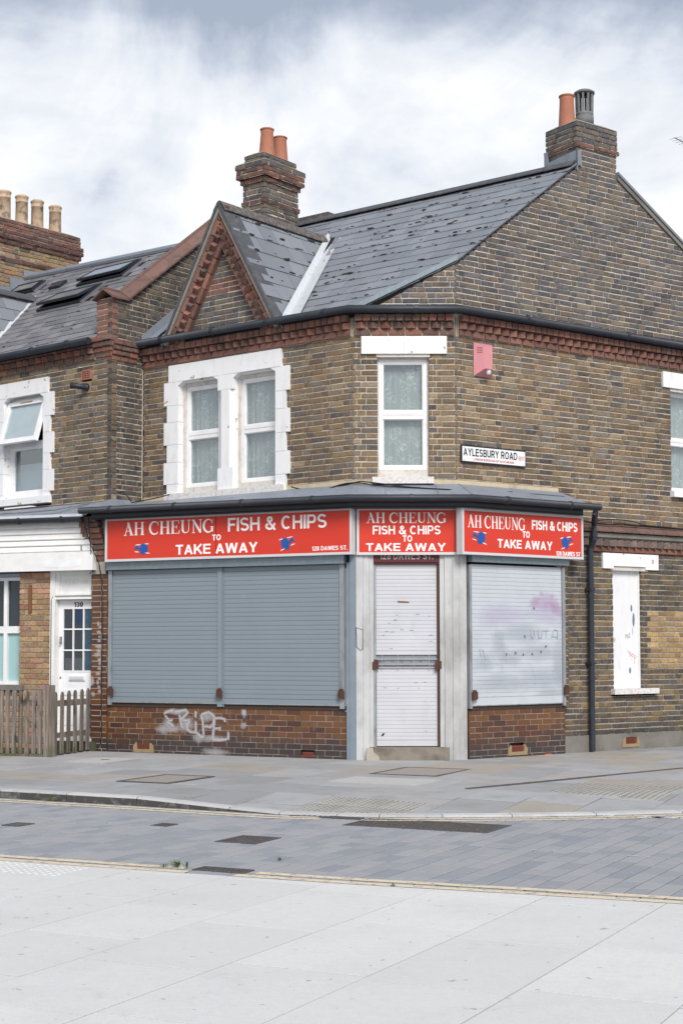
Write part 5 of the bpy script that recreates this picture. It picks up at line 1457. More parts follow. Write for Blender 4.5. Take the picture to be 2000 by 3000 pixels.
SPRAY = [(2.86, .345, .16, .075, 0), (2.70, .35, .14, .06, 0), (2.78, .42, .11, .07, .4), (2.66, .575, .2, .05, 0), (2.30, .24, .12, .07, 0), (2.10, .24, .2, .06, 0), (2.18, .52, .16, .08, 0), (2.5, .42, .15, .12, 0), (2.05, .06, .22, .07, 0), (1.61, .585, .045, .09, 0), (1.615, .42, .06, .05, 0)]
SALT = []
for i in range(16):
    z = 1.78 - i * .063 + random.uniform(-.01, .01); SALT.append((3.915 + random.uniform(-.02, .02), z, random.uniform(.03, .075) * (1.2 if 3 < i < 9 else .8), random.uniform(.018, .045), random.uniform(-.2, .2)))
SALT += [(4.02, .98, .05, .09, 0), (4.0, .80, .04, .05, 0)]
blobs(LL, SALT, .0045, 'salt_bloom', 'efflorescence', wall_gl)
blobs(LL, SPRAY, .0043, 'spray_haze', 'spray haze', wall_gl)
# paint smears on the right hand shutter, lying just proud of the slats
blobs(LR, [(1.27, 2.15, .045, .04, .3), (1.47, 2.12, .06, .04, 0), (1.36, 2.04, .30, .13, -.1), (1.55, 1.95, .18, .12, -.5), (1.15, 2.03, .13, .08, .4)], .0232, 'paint_smear', 'spray pink', s3)
blobs(LR, [(1.35, 1.88, .42, .16, -.1), (.55, 1.85, .55, .16, .05)], .0224, 'paint_smear', 'spray violet', s3)
blobs(LR, [(.52, 1.40, .16, .30, .2), (.72, 1.30, .22, .12, 0), (1.2, 1.36, .45, .12, 0), (1.25, 1.02, .55, .22, .05), (.5, .98, .5, .14, 0), (1.58, 1.2, .16, .42, 0), (.25, 1.25, .25, .16, .1), (.9, 1.62, .5, .15, 0), (1.45, .82, .3, .08, 0)], .0226, 'grime_smear', 'grime', s3)
m = MB()
for st in ([(1.09, 1.68), (1.07, 1.60), (1.10, 1.55), (1.14, 1.58), (1.13, 1.66)], [(1.20, 1.66), (1.22, 1.56), (1.27, 1.57), (1.28, 1.66)], [(1.30, 1.655), (1.40, 1.66)], [(1.35, 1.655), (1.35, 1.56)], [(1.45, 1.56), (1.50, 1.67), (1.56, 1.66), (1.56, 1.55)], [(1.46, 1.58), (1.57, 1.57)], [(.17, 1.42), (.19, 1.32)], [(.22, 1.41), (.27, 1.28)]): m.ribbon(LR, st, .010, .026, .0289)
m.build('scribble', 'faint marker', s3)
m = MB()
for u, z in ((.62, 1.33), (.78, 1.345), (.92, 1.325), (1.08, 1.33), (1.24, 1.36), (1.33, 1.43), (.95, 1.56), (1.12, 1.93)): m.prism(LR, [(u, z), (u + .025, z + .008), (u + .02, z + .035), (u + .004, z + .03)], .026, .0289)
m.build('drip', 'marker', s3)

# ---- lead roof, gutter and black boards over the shopfront
A_ = [FN.P(.60, 3.53, .01), FN.P(0.0, 3.53, .01), UL.P(3.8, 3.53, .004), UL.P(0, 3.53, .004), UC.P(1.332, 3.53, .004), UR.P(1.78, 3.53, .004)]
B_ = [LL.P(3.98, 3.345, .33), LL.P(3.3, 3.345, .33), LL.P(2.9, 3.345, .33), zat(corner_pts(LL, LC, .33), 3.345), zat(corner_pts(LC, LR, .30), 3.345), LR.P(1.98, 3.345, .28)]
m = MB()
for i in range(5): m.add([B_[i], B_[i + 1], A_[i + 1], A_[i]], [(0, 1, 2, 3)])
m.add([B_[5], UR.P(2.0, 3.345, .004), A_[5]], [(0, 1, 2)])
lead = m.build('lead_roof', 'lead', shop)
m = MB()
for a, b in zip(A_[1:], A_[2:]): m.solid3([a, b, b + UPV * .05, a + UPV * .05], Vector((b.y - a.y, a.x - b.x, 0)).normalized() * -.012)
m.build('mortar_fillet', 'lime band', lead)
for a, b in ((UC.P(.42, 3.53, .01), LC.P(.38, 3.352, .33)), (UC.P(1.05, 3.53, .01), LC.P(1.05, 3.352, .32)), (UR.P(.9, 3.53, .01), LR.P(.9, 3.352, .29)), (UR.P(.02, 3.53, .01), zat(corner_pts(LC, LR, .30), 3.352)), (UL.P(.9, 3.53, .01), LL.P(1.0, 3.352, .33)), (UL.P(2.2, 3.53, .01), LL.P(2.2, 3.352, .33)), (UL.P(0, 3.535, .01), zat(corner_pts(LL, LC, .33), 3.355))): MB().tube([a, b], .006, 6).build('lead_seam', 'lead', lead)
g0 = [LL.P(4.0, 3.315, .36), zat(corner_pts(LL, LC, .36), 3.31), zat(corner_pts(LC, LR, .33), 3.31), LR.P(2.10, 3.315, .31)]
g = MB().tube(g0, .045, 12).build('gutter', 'black plastic', shop, smooth=True)
for a, b, n in ((g0[0], g0[1], 4), (g0[1], g0[2], 1), (g0[2], g0[3], 2)):
    for i in range(n):
        p = a.lerp(b, (i + .5) / n); d = (b - a).normalized(); MB().tube([p - d * .02, p + d * .02], .053, 10).build('gutter_joint', 'black plastic', g)
fb = [LL.P(3.86, 3.195, .28), zat(corner_pts(LL, LC, .27), 3.195), zat(corner_pts(LC, LR, .25), 3.195), LR.P(1.86, 3.195, .23)]
m = MB()
for a, b in zip(fb, fb[1:]):
    nrm = Vector((b.y - a.y, a.x - b.x, 0)).normalized(); nrm = nrm if nrm.y > 0 else -nrm
    m.solid3([a, b, b + UPV * .13, a + UPV * .13], nrm * .03)
    m.solid3([a + UPV * .002, b + UPV * .002, b + UPV * .002 + nrm * .35, a + UPV * .002 + nrm * .35], UPV * .02)
m.build('fascia_board', 'black paint', shop)

# downpipe
dp = part('downpipe_bracket', 'black plastic', shop, UR, (2.255, 2.345, 2.20, 2.24, 0, .115), (2.255, 2.345, 1.2, 1.23, 0, .115))
MB().tube([LR.P(2.02, 3.29, .31), LR.P(2.02, 3.24, .30), UR.P(2.30, 3.12, .15), UR.P(2.30, 3.02, .15), UR.P(2.30, 2.9, .15), UR.P(2.30, 2.78, .075), UR.P(2.30, .03, .075)], .040, 12).build('downpipe', 'black plastic', shop)
m = MB()
for z in (2.93, 2.1, .98): m.tube([UR.P(2.30, z, .15 if z > 2.8 else .075), UR.P(2.30, z + .06, .15 if z > 2.8 else .075)], .047, 12)
m.build('pipe_collar', 'black plastic', dp)

# ------------------------------------------------------------------ roofs
def roof_frame(F, z0, g, w0=0.0):
    """frame on a slope rising away from wall F at gradient g: v runs up the slope"""
    up = (-F.n + UPV * g).normalized(); n = (F.n * g + UPV).normalized()
    return Fr(F.P(0, z0, w0), F.du, up, n), math.sqrt(1 + g * g)
RG = .80; RF, RK = roof_frame(UL, 5.76, RG)        # v = RK * d
def slates(RFm, region, v0, v1, expo, width, mat, parent, name='slate', thick=.013, u0=-6, u1=8, over=.0, rnd=0, limit=300, jit=.003, used=0):
    st = random.Random(rnd); ps = []; k = 0; v = v0
    while v < v1:
        u = u0 + (k % 2) * width / 2
        while u < u1:
            L = width; poly = [(u + .0025, v), (u + L - .0025, v), (u + L - .0025, min(v + expo * 1.15, v1 + .02)), (u + .0025, min(v + expo * 1.15, v1 + .02))]
            for a, b, c in region:
                if len(poly) > 2: poly = clip(poly, a, b, c)
            if len(poly) > 2 and parea(poly) > .003:
                ps.append(dict(F=RFm, poly=poly, w=.012 + st.uniform(-.002, .003), mat=mat, depth=thick, bev=.0015, jit=jit, tilt=-.040 + st.uniform(-.008, .008), par=parent))
            u += L
        v += expo; k += 1
    return ps
def half(p, q, keep):
    """half plane through p and q containing point keep, as a*u+b*v<=c"""
    a, b = q[1] - p[1], p[0] - q[0]; c = a * p[0] + b * p[1]
    return (a, b, c) if a * keep[0] + b * keep[1] <= c else (-a, -b, -c)
RD = 2.92                                         # ridge distance behind the wall
c2 = (-.788 * 1.332, .6157 * 1.332)               # corner of cut and side wall, in (u, d)
ue = lambda t: (c2[0] - .2756 * t, c2[1] + .9613 * t)
vd = lambda p: (p[0], p[1] * RK)
mid = (0.5, 1.5 * RK)
vside = half(vd(ue(0)), vd(ue(2.4)), mid); vcut = half((0.0, 0.0), vd(c2), mid)
vside = (vside[0], vside[1], vside[2] + .035); vcut = (vcut[0], vcut[1], vcut[2] + .03)
# valley against the front gable: u = a + b*d
VA, VB = 1.04, .476
vval = half((VA - .06, 0), (VA - .06 + VB * 3, 3 * RK), (0, 1))
reg1 = [vside, vcut, vval, (0, -1, .06), (0, 1, 2.24 * RK)]
reg2 = [vside, (1, 0, 3.75), (0, -1, -2.24 * RK), (0, 1, RD * RK)]
reg3 = [(-1, 0, -3.30), (1, 0, 3.74), (0, -1, .06), (0, 1, 2.24 * RK)]
tp = ue((RD - c2[1]) / .9613)
poly = [vd((0, -.05)), vd(c2), vd(tp), (3.81, RD * RK), (3.81, -.05)]
rf = MB().prism(RF, poly, -.05, .0).build('roof', 'dark void', shop)
def ridge_line(pts, r, name, mat, parent, seg=.45):
    d = (pts[1] - pts[0]); n = max(1, int(d.length / seg)); o = None
    for i in range(n):
        a, b = pts[0].lerp(pts[1], (i + .008) / n), pts[0].lerp(pts[1], (i + .992) / n)
        t = d.normalized(); sd = t.cross(UPV).normalized(); dn = sd.cross(t)
        if dn.z > 0: dn = -dn
        m = MB(); vs = []
        for p in (a, b):
            vs += [p + sd * r[0] + dn * r[1], p + sd * r[0] * .35 + dn * r[1] * .2, p, p - sd * r[0] * .35 + dn * r[1] * .2, p - sd * r[0] + dn * r[1]]
        vs2 = [v + Vector((0, 0, -.018)) for v in vs]
        m.add(vs + vs2, [(j, j + 1, j + 6, j + 5) for j in range(4)] + [(10 + j, 15 + j, 16 + j, 11 + j) for j in range(4)] + [(0, 5, 15, 10), (4, 14, 19, 9)] + [(j, j + 10, j + 11, j + 1) for j in range(4)] + [(5 + j, 6 + j, 16 + j, 15 + j) for j in range(4)])
        m.build(name, mat, parent)
SL = slates(RF, reg1, -.04, 2.24 * RK, .222, .305, 'slate', rf, rnd=1) + slates(RF, reg2, 2.24 * RK, RD * RK, .222, .305, 'slate', rf, rnd=2) + slates(RF, reg3, -.04, 2.24 * RK, .222, .305, 'slate', rf, rnd=3)
# cross gable slopes
GS = 1.70
for side in (-1, 1):
    o = UL.P(GA, GH + .03, .13)
    dn = (UL.du * side - UPV * GS).normalized(); n = (UL.du * side * GS + UPV).normalized()
    GF = Fr(o, -UL.n, -dn, n)                     # u runs back from the front, v up; v <= 0
    ks = math.sqrt(1 + GS * GS)
    # valley: horizontal distance x from centre, depth d: 5.76 + RG d = GH + .03 - GS x
    x0 = (GH + .03 - 5.76) / GS
    P0 = (.13, -x0 * ks); P1 = ((GH + .03 - 5.76) / RG + .13, 0.0)
    reg = [half(P0, P1, (0.1, -.3)), (-1, 0, .0), (0, -1, (x0 + .06) * ks), (0, 1, -.02)]
    gr = MB().prism(GF, [(0.02, -(x0 + .02) * ks), (P0[0], -x0 * ks), P1, (.02, 0)], -.05, 0).build('roof', 'dark void', shop)
    SL += slates(GF, reg, -(x0 + .06) * ks, -.02, .285, .325, 'slate', gr, rnd=5 + side, u0=-.02, u1=4)
    if side == -1:
        q0, q1 = GF.P(P0[0] - .02, P0[1], .055), GF.P(P1[0] + .05, P1[1], .055)
        up_ = UL.du * .10 + UPV * .12; sd_ = -UL.du * .20 + UPV * .02
        m = MB().add([q0, q1, q1 + up_ * .75, q0 + up_ * .75, q1 + sd_, q0 + sd_], [(0, 1, 2, 3), (1, 0, 5, 4)]); m.build('valley_flashing', 'bright flashing', shop)
lay(SL, 'slate', lambda p: p['par'], 300)
ridge_line([UL.P(GA, GH + .075, .16), UL.P(GA, GH + .075, -2.16)], (.11, .13), 'ridge_tile', 'mossy ridge', rf)
rA, rB = UL.P(tp[0], 5.76 + RG * RD + .07, -RD), UL.P(3.85, 5.76 + RG * RD + .07, -RD)
ridge_line([rA, rB], (.13, .09), 'ridge_tile', 'dark ridge', rf)
# rear slope
rn = UL.P(0, 0, -RD - 3.4)
m = MB().solid3([zat(UL.P(tp[0] - .55, 0, -RD - 3.2), 6.2), zat(UL.P(3.85, 0, -RD - 3.2), 6.2), zat(rB, 5.76 + RG * RD), zat(rA + UL.du * .35, 5.76 + RG * RD)], (0, 0, -.1)); m.build('roof', 'slate', shop)
# rear verge on the gable wall
m = MB()
vz = lambda u: 8.018 - .586 * (u - 3.006)
m.solid3([UR.P(2.98, vz(2.98) + .06, .04), UR.P(6.6, vz(6.6) + .06, .04), UR.P(6.6, vz(6.6) + .10, .04), UR.P(2.98, vz(2.98) + .10, .04)], UR.n * -.5); m.build('verge_slates', 'slate', shop)
m = MB().solid3([UR.P(2.98, vz(2.98) - .01, .02), UR.P(6.6, vz(6.6) - .01, .02), UR.P(6.6, vz(6.6) + .06, .02), UR.P(2.98, vz(2.98) + .06, .02)], UR.n * -.05); m.build('verge_mortar', 'concrete plinth', shop)
# step of wall behind the left end of the ridge
part('parapet', 'mossy ridge', shop, UL, (2.95, 3.85, 7.7, 8.33, -3.6, -3.2))
# lead apron at the foot of the right chimney
ca = [UR.P(2.19, 8.10, .02), UR.P(2.19, 8.34, .02), UR.P(2.19, 8.40, -.60), UR.P(2.19, 8.02, -.60)]
m = MB().solid3([UR.P(2.17, 8.02, .03), UR.P(2.17, 8.30, .03), UR.P(2.17, 8.26, -.55), UR.P(2.17, 8.0, -.55)], UR.du * .02)
m.solid3([UR.P(2.17, 8.30, .03), UR.P(2.17, 8.08, .03), UR.P(2.27, 8.10, .03), UR.P(2.25, 8.30, .03)], UR.n * -.02)
m.solid3([UR.P(2.18, 8.10, .03), UR.P(1.98, 7.965, .03), UR.P(1.98, 8.0, -.60), UR.P(2.18, 8.12, -.60)], UPV * .015)
m.solid3([UR.P(2.17, 8.0, -.55), UR.P(2.17, 8.42, -.55), UR.P(2.17, 8.42, -.62), UR.P(2.17, 8.0, -.62)], UR.du * .02)
m.build('lead_apron', 'lead', shop)
# metal verge trim over the cut corner
vz2 = lambda u: 5.80 + .49 * u
m = MB(); F = UC.shift(w=.03)
m.prism(F, [(.02, vz2(.02) - .03), (1.35, vz2(1.35) - .03), (1.35, vz2(1.35) + .035), (.02, vz2(.02) + .035)], -.03, .012)
m.build('verge_trim', 'galvanised', shop)
# verge of the side wall: thin pale bedding line under the slates
m = MB().prism(UR.shift(w=.012), [(.02, 6.425), (2.2, 8.10), (2.2, 8.115), (.02, 6.44)], -.02, .008); m.build('verge_mortar', 'dark ridge', shop)

# raking brick courses of the front gable
gf = MB().prism(UL.shift(w=.06), [(GA - 1.02, GB), (GA - .80, GB), (GA, 7.07), (GA + .80, GB), (GA + 1.02, GB), (GA, GH)], -.1, .02).build('gable_verge', 'cement', shop)
ps = []
for side in (-1, 1):
    dr = (UL.du * -side * 1.02 + UPV * (GH - GB)).normalized(); nr = UL.n
    ot = (UL.du * side * (GH - GB) + UPV * 1.02).normalized()
    RK2 = Fr(UL.P(GA + side * 1.02, GB, .08), dr, ot, UL.n); Ls = math.hypot(1.02, GH - GB)
    for (v0, v1, w_, st_, mt, L0) in ((-.115, -.045, .06, .23, 'red brick', .06), (-.285, -.215, .03, .225, 'red brick', .22)):
        u = .02
        while u < Ls - L0 - .08:
            ps.append(dict(F=RK2, poly=[(u, v0), (u + st_ - .012, v0), (u + st_ - .012, v1), (u, v1)], w=w_, mat=mt, depth=.08, bev=.005, jit=.004)); u += st_
    u = .03
    while u < Ls - .25:
        c = RK2.P(u + .05, -.165, .02)
        TF = Fr(c, dr + UL.n * .75, ot, UL.n - dr * .75)
        ps.append(dict(F=TF, poly=[(-.055, -.046), (.055, -.046), (.055, .046), (-.055, .046)], w=.035, mat='sooty red brick', depth=.10, bev=.005, jit=.003)); u += .128
    # dark outer verge and pale bedding
    m = MB().box(RK2, -.08, Ls + .03, .0, .035, -.25, .10); m.build('verge_edge', 'dark ridge', gf)
    m = MB().box(RK2, -.05, Ls + .0, -.043, -.002, -.1, .085); m.build('verge_mortar', 'cement', gf)
lay(ps, 'verge_brick', lambda p: gf, 200)
MB().tube([UL.P(2.85, 5.83, .05), UL.P(2.72, 5.80, .18)], .012, 8).build('overflow_pipe', 'aluminium', shop)

# moss on the slates
m = MB(); st = random.Random(3)
def clump(P, du, dv, n, ru, rv, h):
    k = len(m.v); N = 7
    for j in range(N):
        a = 2 * math.pi * j / N; q = st.uniform(.75, 1.15); m.v.append(tuple(P + du * ru * math.cos(a) * q + dv * rv * math.sin(a) * q))
    for j in range(N):
        a = 2 * math.pi * j / N; m.v.append(tuple(P + du * ru * .6 * math.cos(a) + dv * rv * .6 * math.sin(a) + n * h * st.uniform(.7, 1)))
    m.v.append(tuple(P + n * h * 1.15))
    for j in range(N):
        m.f += [(k + j, k + (j + 1) % N, k + N + (j + 1) % N, k + N + j), (k + N + j, k + N + (j + 1) % N, k + 2 * N)]
for p in SL:
    F = p['F']; isg = F.n.z < .7
    cu = sum(q[0] for q in p['poly']) / len(p['poly']); lo = min(q[1] for q in p['poly'])
    pr = .85 if isg else .62
    wide = max(q[0] for q in p['poly']) - min(q[0] for q in p['poly'])
    if wide < .2: continue
    while st.random() < pr:
        s_ = st.choice((.010, .014, .018, .026)) * (1.3 if isg else 1)
        clump(F.P(cu + st.uniform(-.12, .12), lo + st.uniform(-.015, .03) + (st.random() ** 3) * .12, .014), F.du, F.dv, F.n, s_ * st.uniform(1.2, 3.0), s_ * .6, s_ * .6); pr *= .78
m.build('moss', 'moss', rf, kind='stuff')

# ------------------------------------------------------------------ shop signs
def fascia_sign(F, width, z0, z1, w, label, splits=(), name='fascia_sign'):
    """F reads left to right"""
    t = thing(name, label, 'shop sign', F.P(width / 2, z0, w), 'red fascia signs over the shopfront')
    fr = .032
    part('sign_frame', 'aluminium', t, F, (0, width, z0, z0 + fr, w - .10, w + .012), (0, width, z1 - fr, z1, w - .10, w + .012), (0, fr, z0 + fr, z1 - fr, w - .10, w + .011), (width - fr, width, z0 + fr, z1 - fr, w - .10, w + .011))
    part('sign_back', 'dark void', t, F, (fr, width - fr, z0 + fr, z1 - fr, w - .09, w - .052))
    ed = [fr] + list(splits) + [width - fr]
    for a, b in zip(ed, ed[1:]): part('sign_panel', 'sign red', t, F, (a + (.005 if a > .1 else .002), b - (.005 if b < width - .1 else .002), z0 + fr, z1 - fr, w - .05, w))
    return t
FISH = [(.163, 1.0 - .019), (.237, .827), (.311, .712), (.4, .673), (.467, .75), (.489, .923), (.578, 1.0), (.815, 1.0), (.919, .865), (1.0, .596), (.978, .423), (.90, .385), (.963, .327), (.919, .154), (.77, .077), (.667, .096), (.563, 0), (.43, .192), (.489, .308), (.326, .5), (.193, .558), (0, .481), (.104, .731)]
def emblem(F, u, z, a, b, w, parent, mirror=False, turn=0.0):
    def T(x, y):
        x, y = (1 - x if mirror else x) - .5, y - .5; ct, st = math.cos(turn), math.sin(turn)
        return (u + a * .5 + a * (x * ct) - b * y * st, z + b * .5 + b * y * ct + a * x * st)
    o = MB().prism(F, [T(x, y) for x, y in FISH], w, w + .0035).build('fish_emblem', 'emblem blue', parent)
    m = MB()
    for i, (x, y, l, d) in enumerate(((.30, .90, .44, .03), (.92, .96, .30, -.01), (.20, .28, .32, -.04), (.96, .14, .34, -.06))):
        pts = [T(x - l / 2, y - d), T(x - l * .2, y + .01), T(x + l * .15, y + .015), T(x + l / 2, y + d)]
        m.ribbon(F, pts, [.002, .011, .011, .002], w, w + .0045 + i * .0002)
    m.build('wave_stroke', 'letter white', o)
LLr = LL.flip(3.715)                              # Dawes Street sign, read from its left end
s = fascia_sign(LLr, 3.75, 2.615, 3.208, .15, 'wide red shop sign in two panels over the pair of grey shutters', (1.755,))
def su(px): return (px - 118) / 1414 * 3.75
lettering(LLr, 'AH CHEUNG', .30, 2.965, 1.43, .178, 'letter white', s, 'serif', w0=.15, w1=.1535)
lettering(LLr, 'FISH & CHIPS', 1.94, 2.965, 1.45, .178, 'letter white', s, t=.155, w0=.15, w1=.1535, gap=.10)
lettering(LLr, 'TO', 1.70, 2.856, .132, .078, 'letter white', s, t=.20, w0=.15, w1=.1535)
lettering(LLr, 'TAKE AWAY', 1.135, 2.682, 1.25, .132, 'letter white', s, t=.175, w0=.15, w1=.1535)
lettering(LLr, '128 DAWES ST.', 3.18, 2.675, .50, .055, 'letter white', s, t=.17, w0=.15, w1=.1535)
emblem(LLr, .47, 2.695, .225, .152, .15, s); emblem(LLr, 2.73, 2.70, .21, .165, .15, s, True, .25)
LCs = LC.shift(u=.022)
s = fascia_sign(LCs, 1.295, 2.612, 3.212, .055, 'narrow red shop sign with four lines of lettering above the door')
lettering(LCs, 'AH CHEUNG', .125, 3.017, 1.015, .133, 'letter white', s, 'serif', w0=.055, w1=.0585)
lettering(LCs, 'FISH & CHIPS', .205, 2.872, .86, .112, 'letter white', s, t=.17, w0=.055, w1=.0585)
lettering(LCs, 'TO', .585, 2.778, .12, .082, 'letter white', s, t=.18, w0=.055, w1=.0585)
lettering(LCs, 'TAKE AWAY', .12, 2.660, 1.01, .100, 'letter white', s, t=.175, w0=.055, w1=.0585)
LRs = LR.shift(u=-.235)
s = fascia_sign(LRs, 2.165, 2.61, 3.197, .15, 'red shop sign over the white paint smeared shutter facing Aylesbury Road')
def ur(px): return (px - 690) / 695 * 2.165
lettering(LRs, 'AH CHEUNG', .10, 2.955, 1.00, .16, 'letter white', s, 'serif', w0=.15, w1=.1535)
lettering(LRs, 'FISH & CHIPS', 1.22, 2.975, .84, .125, 'letter white', s, t=.19, w0=.15, w1=.1535)
lettering(LRs, 'TO', 1.05, 2.86, .13, .088, 'letter white', s, t=.19, w0=.15, w1=.1535)
lettering(LRs, 'TAKE AWAY', .61, 2.715, .98, .112, 'letter white', s, t=.18, w0=.15, w1=.1535)
lettering(LRs, '128 DAWES ST', 1.66, 2.650, .45, .058, 'letter white', s, t=.18, w0=.15, w1=.1535)
emblem(LRs, .17, 2.745, .23, .165, .15, s, False, -.12); emblem(LRs, 1.765, 2.745, .215, .165, .15, s, True, .22)
# board half hidden behind the door sign
t = thing('address_board', 'dark maroon address board half covered by the red sign above the door', 'sign', LC.P(.64, 2.52, 0))
part('board', 'maroon board', t, LC, (.235, 1.075, 2.52, 2.67, -.02, .012))
lettering(LC, '128 DAWES ST.', .315, 2.556, .68, .098, 'faded letter', t, t=.16, w0=.012, w1=.0145)

# street nameplate
FS = UR.shift(u=.05)
t = thing('street_sign', 'white street nameplate with black rim on the brown brick wall', 'street sign', FS.P(.56, 3.82, 0))
part('rim', 'enamel black', t, FS, (0, 1.125, 3.815, 4.04, .004, .022))
part('plate', 'enamel white', t, FS, (.018, 1.107, 3.833, 4.022, .01, .026))
lettering(FS, 'AYLESBURY ROAD', .035, 3.903, .93, .098, 'enamel black', t, t=.16, w0=.026, w1=.0285, gap=.11)
lettering(FS, 'SE17', .985, 3.905, .105, .052, 'print red', t, t=.15, w0=.026, w1=.0285, gap=.16)
lettering(FS, 'LONDON BOROUGH OF SOUTHWARK', .20, 3.850, .71, .030, 'print red', t, t=.16, w0=.026, w1=.0285, gap=.2)
m = MB()
for u in (.045, 1.08):
    for z in (3.85, 4.005): m.lathe(FS.P(u, z, .026), [(.006, -.004), (.006, .004), (0, .004)], 8)
m.build('screw', 'alu grey', t)

# burglar alarm
t = thing('burglar_alarm', 'faded pink burglar alarm box with a round white lamp high on the corner', 'alarm box', UR.P(.42, 5.0, 0))
P = [UR.P(u, z, w) for u, z, w in ((.285, 4.955, .006), (.60, 4.955, .006), (.60, 5.395, .006), (.285, 5.395, .006), (.375, 5.045, .125), (.505, 5.045, .125), (.505, 5.345, .125), (.375, 5.345, .125))]
MB().add(P, [(4, 5, 6, 7), (0, 4, 7, 3), (1, 2, 6, 5), (3, 7, 6, 2), (0, 1, 5, 4), (0, 3, 2, 1)]).build('casing', 'alarm pink', t)
sd_ = (P[4] + P[7] - P[0] - P[3]); sd_.z = 0; sn_ = sd_.cross(UPV); sf_ = Fr(P[0], sd_, UPV, sn_ if sn_.y < 0 else -sn_)
m = MB()
for i in range(4): m.box(sf_, .045, .12, .30 + i * .022, .306 + i * .022, -.004, .003)
m.build('vent_slot', 'alarm dark', t)
MB().lathe(UR.P(.47, 4.985, .085), [(.0, -.015), (.026, -.012), (.034, .0), (.034, .05), (0, .052)], 16).build('lamp', 'lamp lens', t, smooth=True)

# ------------------------------------------------------------------ the neighbouring house
house = thing('terraced_house', 'brown brick terraced house with white ground floor boarding and a half glazed white door', 'building', LH.P(0.8, 0, 0))
PH = []
UEH = 6.2
su_h = [(1.37, 2.62, 5.19, 5.415)]
HQ = [(5.19, 4.84, 1), (4.84, 4.60, 0), (4.60, 4.29, 1), (4.29, 4.05, 0), (4.05, 3.73, 1), (3.73, 3.56, 0)]
for a, b, k in HQ: su_h.append((1.25 if k else 1.32, 2.66, b, a))
wall_h, pc = walled('wall', UH, house, 'mortar', [dict(z0=3.30, z1=5.55, bounds=const(.0, UEH), holes=su_h + [(.438, .647, 5.28, 5.42)], mat='stock brick')]); PH += pc
wall_q, pc = walled('party_wall', UH, house, 'mortar', [dict(z0=5.55, z1=6.40, bounds=const(.0, .34), holes=[], mat='sooty red brick', pick=lambda u, z: 'red brick' if z > 5.78 else None)]); PH += pc
def finb(z):
    # cheek of the party wall: u is outward; its sloping top follows the coping
    umin = -2.2 if z > 5.6 else 0.0
    lim = .61 if z < 6.38 else .34 - (z - 6.40) / .766
    lo = umin if z > 5.6 else 0.0
    return (lo, max(lo, lim))
wall_f, pc = walled('party_wall', FN, house, 'mortar', [dict(z0=3.30, z1=5.60, bounds=const(0, .61), holes=[], mat='fin brick'), dict(z0=5.60, z1=7.70, bounds=finb, holes=[], mat='fin brick')]); PH += pc
# coping tiles up the party wall
def cop_z(d): return 6.42 + .766 * (d + .34) if d > -.34 else 6.41       # d: distance behind the wall line of the cheek (negative is forward)
d = -.67
while d < 1.60:
    st_ = .33 if d < -.34 else .43; m = MB(); d1 = d + st_
    r0 = [FN.P(-x, cop_z(x), w) for x, w in ((d, .06), (d1, .06))]; t0 = [FN.P(-x, cop_z(x) + .13, -.14) for x in (d, d1)]; l0_ = [FN.P(-x, cop_z(x), -.36) for x in (d, d1)]
    e = .006
    m.solid3([r0[0], r0[1], t0[1], t0[0]], (0, 0, -.03)); m.solid3([t0[0], t0[1], l0_[1], l0_[0]], (0, 0, -.03))
    m.build('coping_tile', 'coping tile', house); d += st_ + .006
MB().tube([FN.P(.66, 6.53, -.14), FN.P(.34, 6.535, -.14), FN.P(-1.7, cop_z(1.7) + .12, -.14)], .03, 8).build('coping_ridge', 'coping tile', house)
# lead soaker where the shop roof meets the party wall
m = MB().solid3([FN.P(.05, 5.74, .012), FN.P(-1.4, 5.76 + RG * 1.4 - .02, .012), FN.P(-1.4, 5.76 + RG * 1.4 + .17, .012), FN.P(.05, 5.93, .012)], FN.n * .012)
m.solid3([FN.P(.12, 5.735, .012), FN.P(-1.4, 5.76 + RG * 1.4 + .012, .012), FN.P(-1.4, 5.76 + RG * 1.4 + .02, .17), FN.P(.12, 5.735, .15)], UPV * .01)
m.build('lead_soaker', 'lead', shop)
part('fin_core', 'dark void', house, FN, (-2.4, .55, 3.3, 5.55, -.5, -.22))
hm = MB(); hp = [UH.P(.02, 0, -.25), UH.P(UEH, 0, -.25), UH.P(UEH, 0, -7), FN.P(-7.5, 0, -.25)]
hm.add([zat(p, 0) for p in hp] + [zat(p, 5.6) for p in hp], [(i, (i + 1) % 4, (i + 1) % 4 + 4, i + 4) for i in range(4)] + [(4, 5, 6, 7)])
cornice(UH, .36, UEH, 5.545, house, 'sooty red brick')
# corbelled top of the corner pier
cp_ = []
cb2 = part('corbel', 'grey mortar', house, UH, (.02, .33, 5.56, 5.86, -.1, .012))
for k in range(4):
    for j in range(2): cp_.append(dict(F=UH, poly=[(j * .17 + .0 - .012 * k, 5.55 + k * .075 + .004), (j * .17 + .16 + .012 * k * j, 5.55 + k * .075 + .004), (j * .17 + .16 + .012 * k * j, 5.55 + k * .075 + .071), (j * .17 - .012 * k, 5.55 + k * .075 + .071)], w=.02 + .022 * k, mat='sooty red brick', depth=.16, bev=.008, jit=.006))
    for j in range(3): cp_.append(dict(F=FN, poly=[(.13 + j * .165, 5.50 + k * .075 + .004), (.285 + j * .165, 5.50 + k * .075 + .004), (.285 + j * .165, 5.50 + k * .075 + .071), (.13 + j * .165, 5.50 + k * .075 + .071)], w=.015 + .02 * k, mat='sooty red brick', depth=.12, bev=.008, jit=.006))
lay(cp_, 'corbel_brick', lambda p: cb2, 100)

